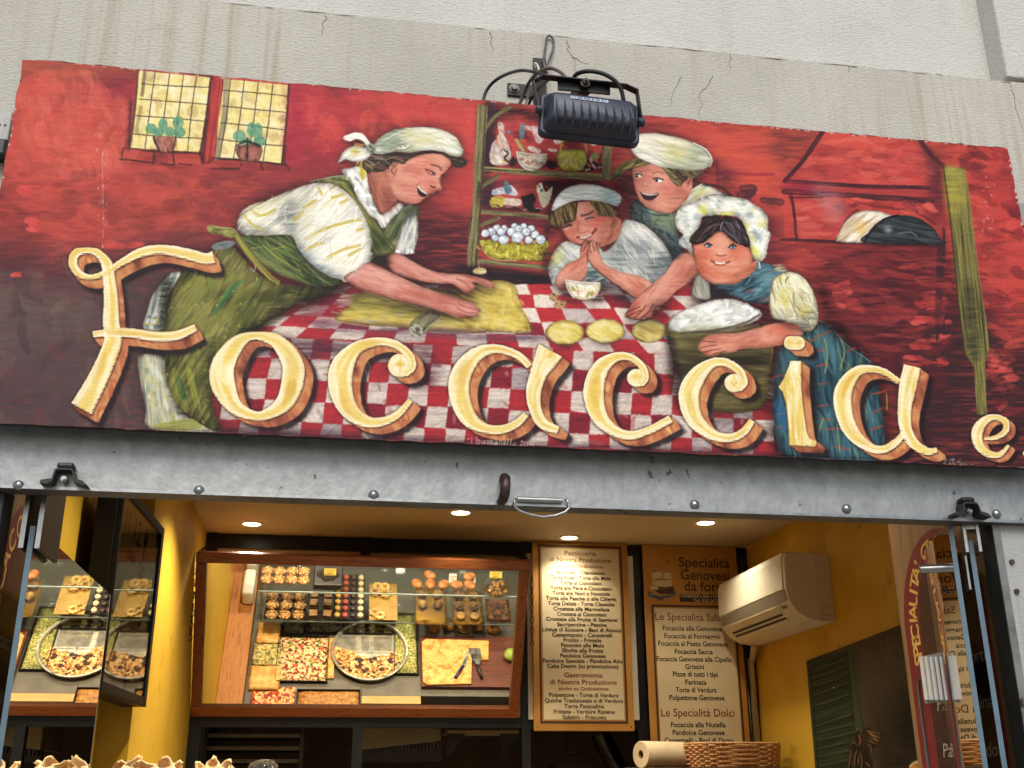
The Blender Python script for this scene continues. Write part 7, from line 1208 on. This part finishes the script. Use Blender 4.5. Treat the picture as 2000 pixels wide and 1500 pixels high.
for ci,(cc,nm) in enumerate((('c99a4a','ochre'),('b5523f','pink'),('3a2a26','dark brown'),('d6bd84','cream'))):
    t=thing('macaron',f'{nm} macaron in the row of the macaron tray','macaron',(0,0,0),f'{nm} macarons'); m_=mat('macaron_'+nm.replace(' ','_'),cc,rough=.5); MB().lathe([(0,0),(.016,.001),(.019,.006),(.018,.009)],(0,0,0),n=18).build('shell',m_,t,smooth=True); MB().lathe([(.018,.012),(.019,.015),(.016,.021),(0,.023)],(0,0,0),n=18).build('shell',m_,t,smooth=True); MB().lathe([(.0165,.008),(.0165,.013)],(0,0,0),n=18).build('filling',mat('macaron_cream','e0c9a0',rough=.5),t)
    put(t,[(x0+(ci+.5)*(x1-x0)/4,y0+(j+.5)*(y1-y0)/7,Z1+.0045+(.0235 if j<3 else 0)*0,0) for j in range(7)])
# flower biscuits on a card
a,b=MR(722,1136,Z1+.02),MR(776,1212,Z1); x0,x1=sorted((a[0],b[0])); y0,y1=sorted((a[1],b[1])); tag(MB().box(x0,x1,y0,y1,Z1+.0005,Z1+.004).build('gold_card',mat('card_gold','9a7636','b08c48',20,.35,.3)),'gold card under the flower biscuits on the lower glass shelf','cake card')
def flower(name,label,m1,m2,grp):
    t=thing(name,label,'biscuit',(0,0,0),grp); V=[]; n=32; prof=((.30,.004),(.34,.011),(.62,.014),(.9,.011),(1.,.005),(.9,.0),(.34,.0))
    for r_,z in prof:
        for k in range(n): a=2*math.pi*k/n; rad=.037*r_*(1+.13*math.cos(8*a)*(r_>.5)); V.append((rad*math.cos(a),rad*math.sin(a),z))
    mb=MB().add(V,[(i*n+j,i*n+(j+1)%n,((i+1)%7)*n+(j+1)%n,((i+1)%7)*n+j) for i in range(7) for j in range(n)]); mb.build('ring',m1,t,smooth=True)
    if m2: d=MB(); [d.tube([(.012*math.cos(a),.012*math.sin(a),.0152),(.034*math.cos(a+.2),.034*math.sin(a+.2),.0125)],.0018,5) for a in np.arange(0,6.28,.7)]; d.build('chocolate_drizzle',m2,t)
    return t
put(flower('flower_biscuit','plain flower-shaped ring biscuit on the gold card',SHORT,None,'plain flower biscuits'),[(x0+.07,y1-.035,Z1+.0045,.2),(x0+.10,y0+.045,Z1+.0045,.5),(x0+.10,y0+.047,Z1+.0195,.9),(x0+.055,y0+.03,Z1+.0045,.1)])
put(flower('flower_biscuit','chocolate-striped flower ring biscuit on the gold card',SHORT,mat('drizzle','2a140a'),'striped flower biscuits'),[(x0+.035,y0+.085,Z1+.0045,.3),(x0+.037,y0+.087,Z1+.0195,.8),(x0+.105,y0+.10,Z1+.0045,.1),(x0+.104,y0+.102,Z1+.0195,.6),(x0+.036,y1-.06,Z1+.0045,1.)])
# wrapped gold trays
FILM=glassy('cling_film','f4f0e8',.06,.05,.9,bump=.9); GOLDT=mat('tray_gold','a9822e','c09a44',20,.25,.8)
def wrapped(label,pa,pb,z,items,glab):
    a,b=MR(*pa,z+.01),MR(*pb,z+.01); x0,x1=sorted((a[0],b[0])); y0,y1=sorted((a[1],b[1])); cx,cy=(x0+x1)/2,(y0+y1)/2; t=thing('pastry_tray',label,'pastry tray',(cx,cy,z))
    o=[(cx+p,cy+q) for p,q in rrect((x1-x0)/2,(y1-y0)/2,.03)]; MB().prism(o,(0,0,z+.0005),X,Y,.004).build('tray_body',GOLDT,t); MB().tube([(p,q,z+.009) for p,q in o],.005,6,closed=True).build('tray_rim',GOLDT,t,smooth=True)
    for k in range(items):
        i,j=k%2,k//2; tg=thing('filled_pastry',glab,'pastry',(x0+(i+.5)*(x1-x0)/2,y0+(j+.6)*(y1-y0)/3.2,z+.005),glab+' group'); tg['group']=glab.split(',')[0]; MB().ico((x0+(i+.5)*(x1-x0)/2,y0+(j+.6)*(y1-y0)/3.2,z+.022),.033,2,.12,(1,1,.5)).build('pastry_crust',SHORT if k%3 else COOK,tg,smooth=True)
    g=12; V=[(x0-.01+(x1-x0+.02)*i/g,y0-.01+(y1-y0+.02)*j/g,z+(.012 if i in (0,g) or j in (0,g) else .046+random.uniform(-.009,.006))) for j in range(g+1) for i in range(g+1)]; MB().add(V,[(j*(g+1)+i,j*(g+1)+i+1,(j+1)*(g+1)+i+1,(j+1)*(g+1)+i) for j in range(g) for i in range(g)]).build('cling_film',FILM,t,smooth=True)
a,b=MR(800,1120,Z2+.01),MR(930,1150,Z2+.01); bp_=thing('golden_bun','golden bun on the upper glass shelf beside the walnut bag','bun',(0,0,Z2),'golden buns on the upper shelf'); MB().ico((0,0,.026),.034,3,.10,(1.25,1,.6)).build('crust',food('bun_crust',[(0,'4f2a10'),(.4,'8f5624'),(.7,'b5803f'),(1,'d0a468')],18,'noise',.3,scale2=30),bp_,smooth=True); put(bp_,[(a[0]+(i+.5)*(b[0]-a[0])/5,min(a[1],b[1])+.03+.075*j,Z2+.001,i*.7+j) for i in range(5) for j in range(2) if not (i in (2,3) and j==0)])
wrapped('film-wrapped gold tray of pastries, left one of the pair',(810,1148),(872,1218),Z1,4,'cream pastry under crumpled film, on the left wrapped tray'); wrapped('film-wrapped gold tray of pastries, right one of the pair',(882,1152),(943,1218),Z1,6,'filled pastry under film, on the right wrapped tray')
slab('cake_row','dark row of sliced tarts at the right end of the lower shelf','cake',MR(948,1172,Z1+.01),MR(998,1214,Z1+.01),.03,CAKE,False,z=Z1)
a,b=MR(820,1222,ZT+.02),MR(985,1246,ZT+.02); t=thing('round_bun','brown round bun behind the cutting board','bun',(0,0,ZT),'brown buns behind the cutting board'); MB().ico((0,0,.028),.045,2,.1,(1,1,.6)).build('crust',BRO,t,smooth=True); put(t,[(a[0]+k*.098,a[1]+.02*(k%2),ZT,k*.7) for k in range(6)])
# upper shelf: wrapped chocolate block and a bag of walnuts with price cards
a,b=MR(614,1110,Z2+.02),MR(668,1152,Z2+.01); t=thing('wrapped_cake','dark chocolate block in shiny film on the upper glass shelf','cake',((a[0]+b[0])/2,(a[1]+b[1])/2,Z2)); MB().box(a[0],b[0],a[1]-.03,b[1],Z2+.001,Z2+.05).build('cake_block',mat('choc_dark','1f120c',rough=.4),t,bevel=.008); MB().ico(((a[0]+b[0])/2,(a[1]+b[1])/2-.01,Z2+.03),.075,3,.22,(1.05,.95,.55)).build('film_wrap',FILM,t,smooth=True)
CARD=mat('price_card','d9b84a','e2c45e',20,.6); CARDW=mat('price_card_white','cfc8b8','d8d2c4',20,.6)
def card(label,px,py,z,m,w_=.075,h_=.045):
    q=MR(px,py,z+.07); t=thing('price_card',label,'price card',(q[0],q[1],z)); MB().obox((q[0],q[1]+.01,z+.075),X,(0,.5,-.86),(0,.86,.5),w_,h_,.001).build('card',m,t); mb=MB(); 
    for k in range(3): mb.obox(np.array((q[0],q[1]+.01,z+.0756))+np.array((0,.5,-.86))*(-.012+.012*k)+np.array((0,.86,.5))*.0006,X,(0,.5,-.86),(0,.86,.5),w_*(.8-.2*k),.003,.0004)
    mb.build('print',INK,t); MB().cyl((q[0],q[1]-.004,z+.001),(q[0],q[1]+.004,z+.06),.0022,n=8).build('pin',BRIGHT,t)
card('yellow price card above the dark wrapped chocolate cake',645,1116,Z2,CARD); card('yellow price card above the bag of walnuts',968,1122,Z2,CARD,.08); card('white price card left of the walnut bag',884,1128,Z2-.06,CARDW,.05,.06); card('curved white price card beside the walnut bag',920,1136,Z2-.08,CARDW,.055,.07)
q=MR(970,1150,Z2+.03); wn=thing('walnut','whole walnut in the clear bag on the upper shelf','walnut',(0,0,0),'walnuts in the bag'); MB().ico((0,0,0),.0135,2,.15,(1,.9,.9)).build('shell',mat('walnut_shell','a87c46','c59a62',60,.6,0,.8,120),wn,smooth=True); put(wn,[(q[0]+random.uniform(-.06,.05),q[1]+random.uniform(-.05,.05),Z2+.014+.022*random.randint(0,2),random.random()*6) for _ in range(24)])
tag(MB().ico((q[0]-.003,q[1],Z2+.044),.085,3,.2,(1.05,.9,.55)).build('clear_bag',FILM,None,smooth=True),'crumpled clear bag around the walnuts on the upper shelf','plastic bag')
# flatbread shards on the case top, seen directly
FLAT=food('flatbread',[(0,'a8622c'),(.25,'d8a060'),(.5,'eccb98'),(.75,'f4e0bc'),(1,'cf9050')],24,'noise',.7,scale2=34)
ZS=1.648; 
def shard(k,px,py,yd,hh,wd,ang):
    q=onY(px,py,yd); top=q[2]; t0=thing('flatbread_shard',f"curled flatbread shard {['with a sharp split tip','with a rounded top','leaning to the left','with a torn notch','lying almost flat','with a ragged crest'][k%6]} {['at the far left of the pile','behind the glass door','beside the door edge','in the middle of the pile','near the right end of the pile','at the right end of the pile'][min(k//2,5)]}",'flatbread',(q[0],yd,ZS),'flatbread shards on the display case')
    n=6; V=[]; c,s_=math.cos(ang),math.sin(ang)
    for j in range(n+1):
        v=j/n; wv=wd*(1-.94*v**1.25)*(1+random.uniform(-.22,.22))
        for i in range(5): u=(i/4-.5)*wv; bend=.03*math.sin(v*2.4)-.02*(i/4-.5)**2*8*.3; x,y=u*c-bend*s_,u*s_+bend*c; jag=(random.uniform(-.5,.0) if i in (0,1,3,4) else 0)*(v>.7); V.append((q[0]+x+(.02*math.sin(k*2.1))*v*v,yd+y,ZS+.003+(top-ZS)*v*(1+jag*.35)+random.uniform(-.003,.003)*(0<j<n)))
    mb=MB().add(V,[(j*5+i,j*5+i+1,j*5+i+6,j*5+i+5) for j in range(n) for i in range(4)]); o=mb.build('bread',FLAT,t0,smooth=True); m=o.modifiers.new('t','SOLIDIFY'); m.thickness=.006
for k,a in enumerate(((60,1478,1.20,0,.10,.5),(84,1489,1.24,0,.08,-.3),(176,1488,1.16,0,.07,.9),(228,1489,1.22,0,.09,-.5),(262,1479,1.18,0,.09,.3),(285,1489,1.14,0,.12,.1),(318,1480,1.20,0,.085,-.2),(346,1489,1.23,0,.06,.5),(404,1491,1.22,0,.05,.8),(418,1480,1.19,0,.055,.2),(432,1487,1.16,0,.05,-.4),(452,1494,1.2,0,.05,.3))): shard(k,*a)
t=thing('film_bag','clear film bag with a glinting crest beside the flatbread pile','plastic bag',(onY(515,1497,1.2)[0],1.2,ZS)); MB().ico((onY(515,1497,1.2)[0],1.2,ZS+.012),.04,3,.25,(1.1,.8,.7)).build('film',FILM,t,smooth=True)
# ---- right: wall shelf with paper roll and basket
tag(MB().box(1.40,2.19,2.86,3.325,1.662,1.688).build('wall_shelf',mat('shelf_brown','4a3624','5a4430',8,.5),bevel=.003),'brown shelf under the second menu board carrying the paper roll and basket','shelf')
pr=thing('paper_roll','white kitchen paper roll lying on its side beside the wicker basket','paper roll',(1.62,3.0,1.688)); a=onY(1256,1478,3.0); PA=mat('paper_white','cbb693','d6c3a2',8,.8,0,.3,120)
rc=np.array([1.50,2.99,1.688+.062]); rd=np.array([.92,.38,0]); rd/=np.linalg.norm(rd)
MB().lathe([(.060,0),(.062,.002),(.062,.258),(.060,.26),(.021,.26),(.019,.258),(.019,.002),(.021,0),(.060,0)],rc,rd,40,cap=False).build('paper',PA,pr,smooth='auto'); MB().lathe([(.0188,.001),(.0188,.259),(.017,.259),(.017,.001),(.0188,.001)],rc,rd,24,cap=False).build('core',mat('cardboard','7a5c3a',rough=.8),pr,smooth='auto')
wk=thing('wicker_basket','woven wicker basket at the foot of the second menu board','basket',(1.97,3.0,1.688)); WK=mat('wicker','b07c4c','cc9a66',60,.6,0,.3,80,c3='8a5c36'); BX,BYc,BW,BD,BH=1.965,3.03,.215,.13,.108
st_=MB(); n=64
def bp(k,z,o=0.): a=2*math.pi*k/n; f=1+.06*(z/BH); return (BX+(BW+o)*f*np.sign(math.cos(a))*abs(math.cos(a))**.45,BYc+(BD+o)*f*np.sign(math.sin(a))*abs(math.sin(a))**.45,1.690+z)
for r_ in range(10):
    z=.005+r_*.0104; st_.tube([bp(k,z,.0055*(1 if (k//2+r_)%2 else -1)) for k in range(n)],.0056,6,closed=True)
st_.build('weave',WK,wk,smooth=True); sk=MB()
for k in range(0,n,2): sk.tube([bp(k+.5,0,.001),bp(k+.5,BH,.001)],.0042,5)
sk.build('stakes',WK,wk); MB().tube([bp(k,BH+.001) for k in range(n)],.0065,7,closed=True).build('rim',WK,wk,smooth=True); MB().prism([(bp(k,0,-.006)[0],bp(k,0,-.006)[1]) for k in range(n)],(0,0,1.6885),X,Y,.003).build('base',WK,wk)
# ---- kitchen things behind the frame
RK=mat('rack_dark','2a2520','3d362e',10,.5,.4,.2,60); rk=thing('tray_rack','dark rack of stacked baking trays behind the frame on the left','tray rack',(-.35,3.95,0))
for k in range(9): z=1.35+k*.063; MB().box(-.60,-.13,3.72,4.15,z,z+.022).build('tray',mat('tray_edge','4a423a','6a6056',30,.4,.6,.2,60,(1,1,8)),rk,bevel=.002)
for x in (-.61,-.12):
    for y in (3.70,4.15): MB().box(x-.01,x+.01,y,y+.02,0,1.93).build('rack_post',RK,rk)
MB().box(-.66,-.62,3.6,4.3,0,1.93).build('side_panel',mat('rack_grey','7a6f60','8a7f70',8,.6),rk)
hd=thing('extractor_hood','grey-green extractor hood with a grille behind the frame','extractor hood',(.42,4.0,1.8)); MB().prism([(.19,1.935),(.63,1.935),(.632,1.85),(.19,1.80)],(0,3.95,0),X,Z,-.5).build('hood_body',mat('hood_green','8a8468','989276',6,.5),hd,bevel=.004)
mb=MB()
for k in range(22): mb.box(.20+k*.0195,.208+k*.0195,3.952,3.99,1.772+.0022*k*.9,1.796+.0022*k*.95)
mb.build('grille',mat('grille_dark','3a362e','4a463c',20,.4,.5),hd); MB().box(.19,.64,4.0,4.02,1.74,1.84).build('grille_back',RK,hd)
br=thing('shelf_bracket','pale shelf on two dark brackets high in the kitchen','bracket shelf',(.85,4.0,1.85)); MB().box(.66,1.06,3.9,4.2,1.886,1.902).build('shelf_board',mat('board_pale','b09a7c'),br)
for x in (.66,.96): MB().prism([(0,0),(.10,0),(.015,-.12),(0,-.12)],(x,3.93,1.885),X,Z,.03).build('support',RK,br)
dc=thing('duct_pipe','shiny black duct pipe hanging at an angle in the kitchen','duct',(1.4,4.0,1.75)); P=[onY(*p,4.0) for p in ((1172,1432),(1185,1462),(1202,1492),(1215,1515))]; MB().tube(P,[.055,.055,.052,.052],20).build('duct',mat('duct_metal','2c2a28','4a4642',10,.3,.8),dc,smooth='auto')
MB().box(1.30,1.52,4.05,4.3,1.55,1.72).build('duct_box',RK,dc)
tag(MB().tube([onY(*p,4.1) for p in ((1105,1434),(1108,1455),(1104,1474),(1125,1474),(1145,1462))],.004,6).build('kitchen_wire',RK,None,smooth=True),'thin dark wire drooping on the kitchen wall','wire')
tag(MB().box(1.12,1.18,4.0,4.1,1.885,1.915).build('wall_socket',BLACK,bevel=.004),'small black box under the beam below the first menu','socket')
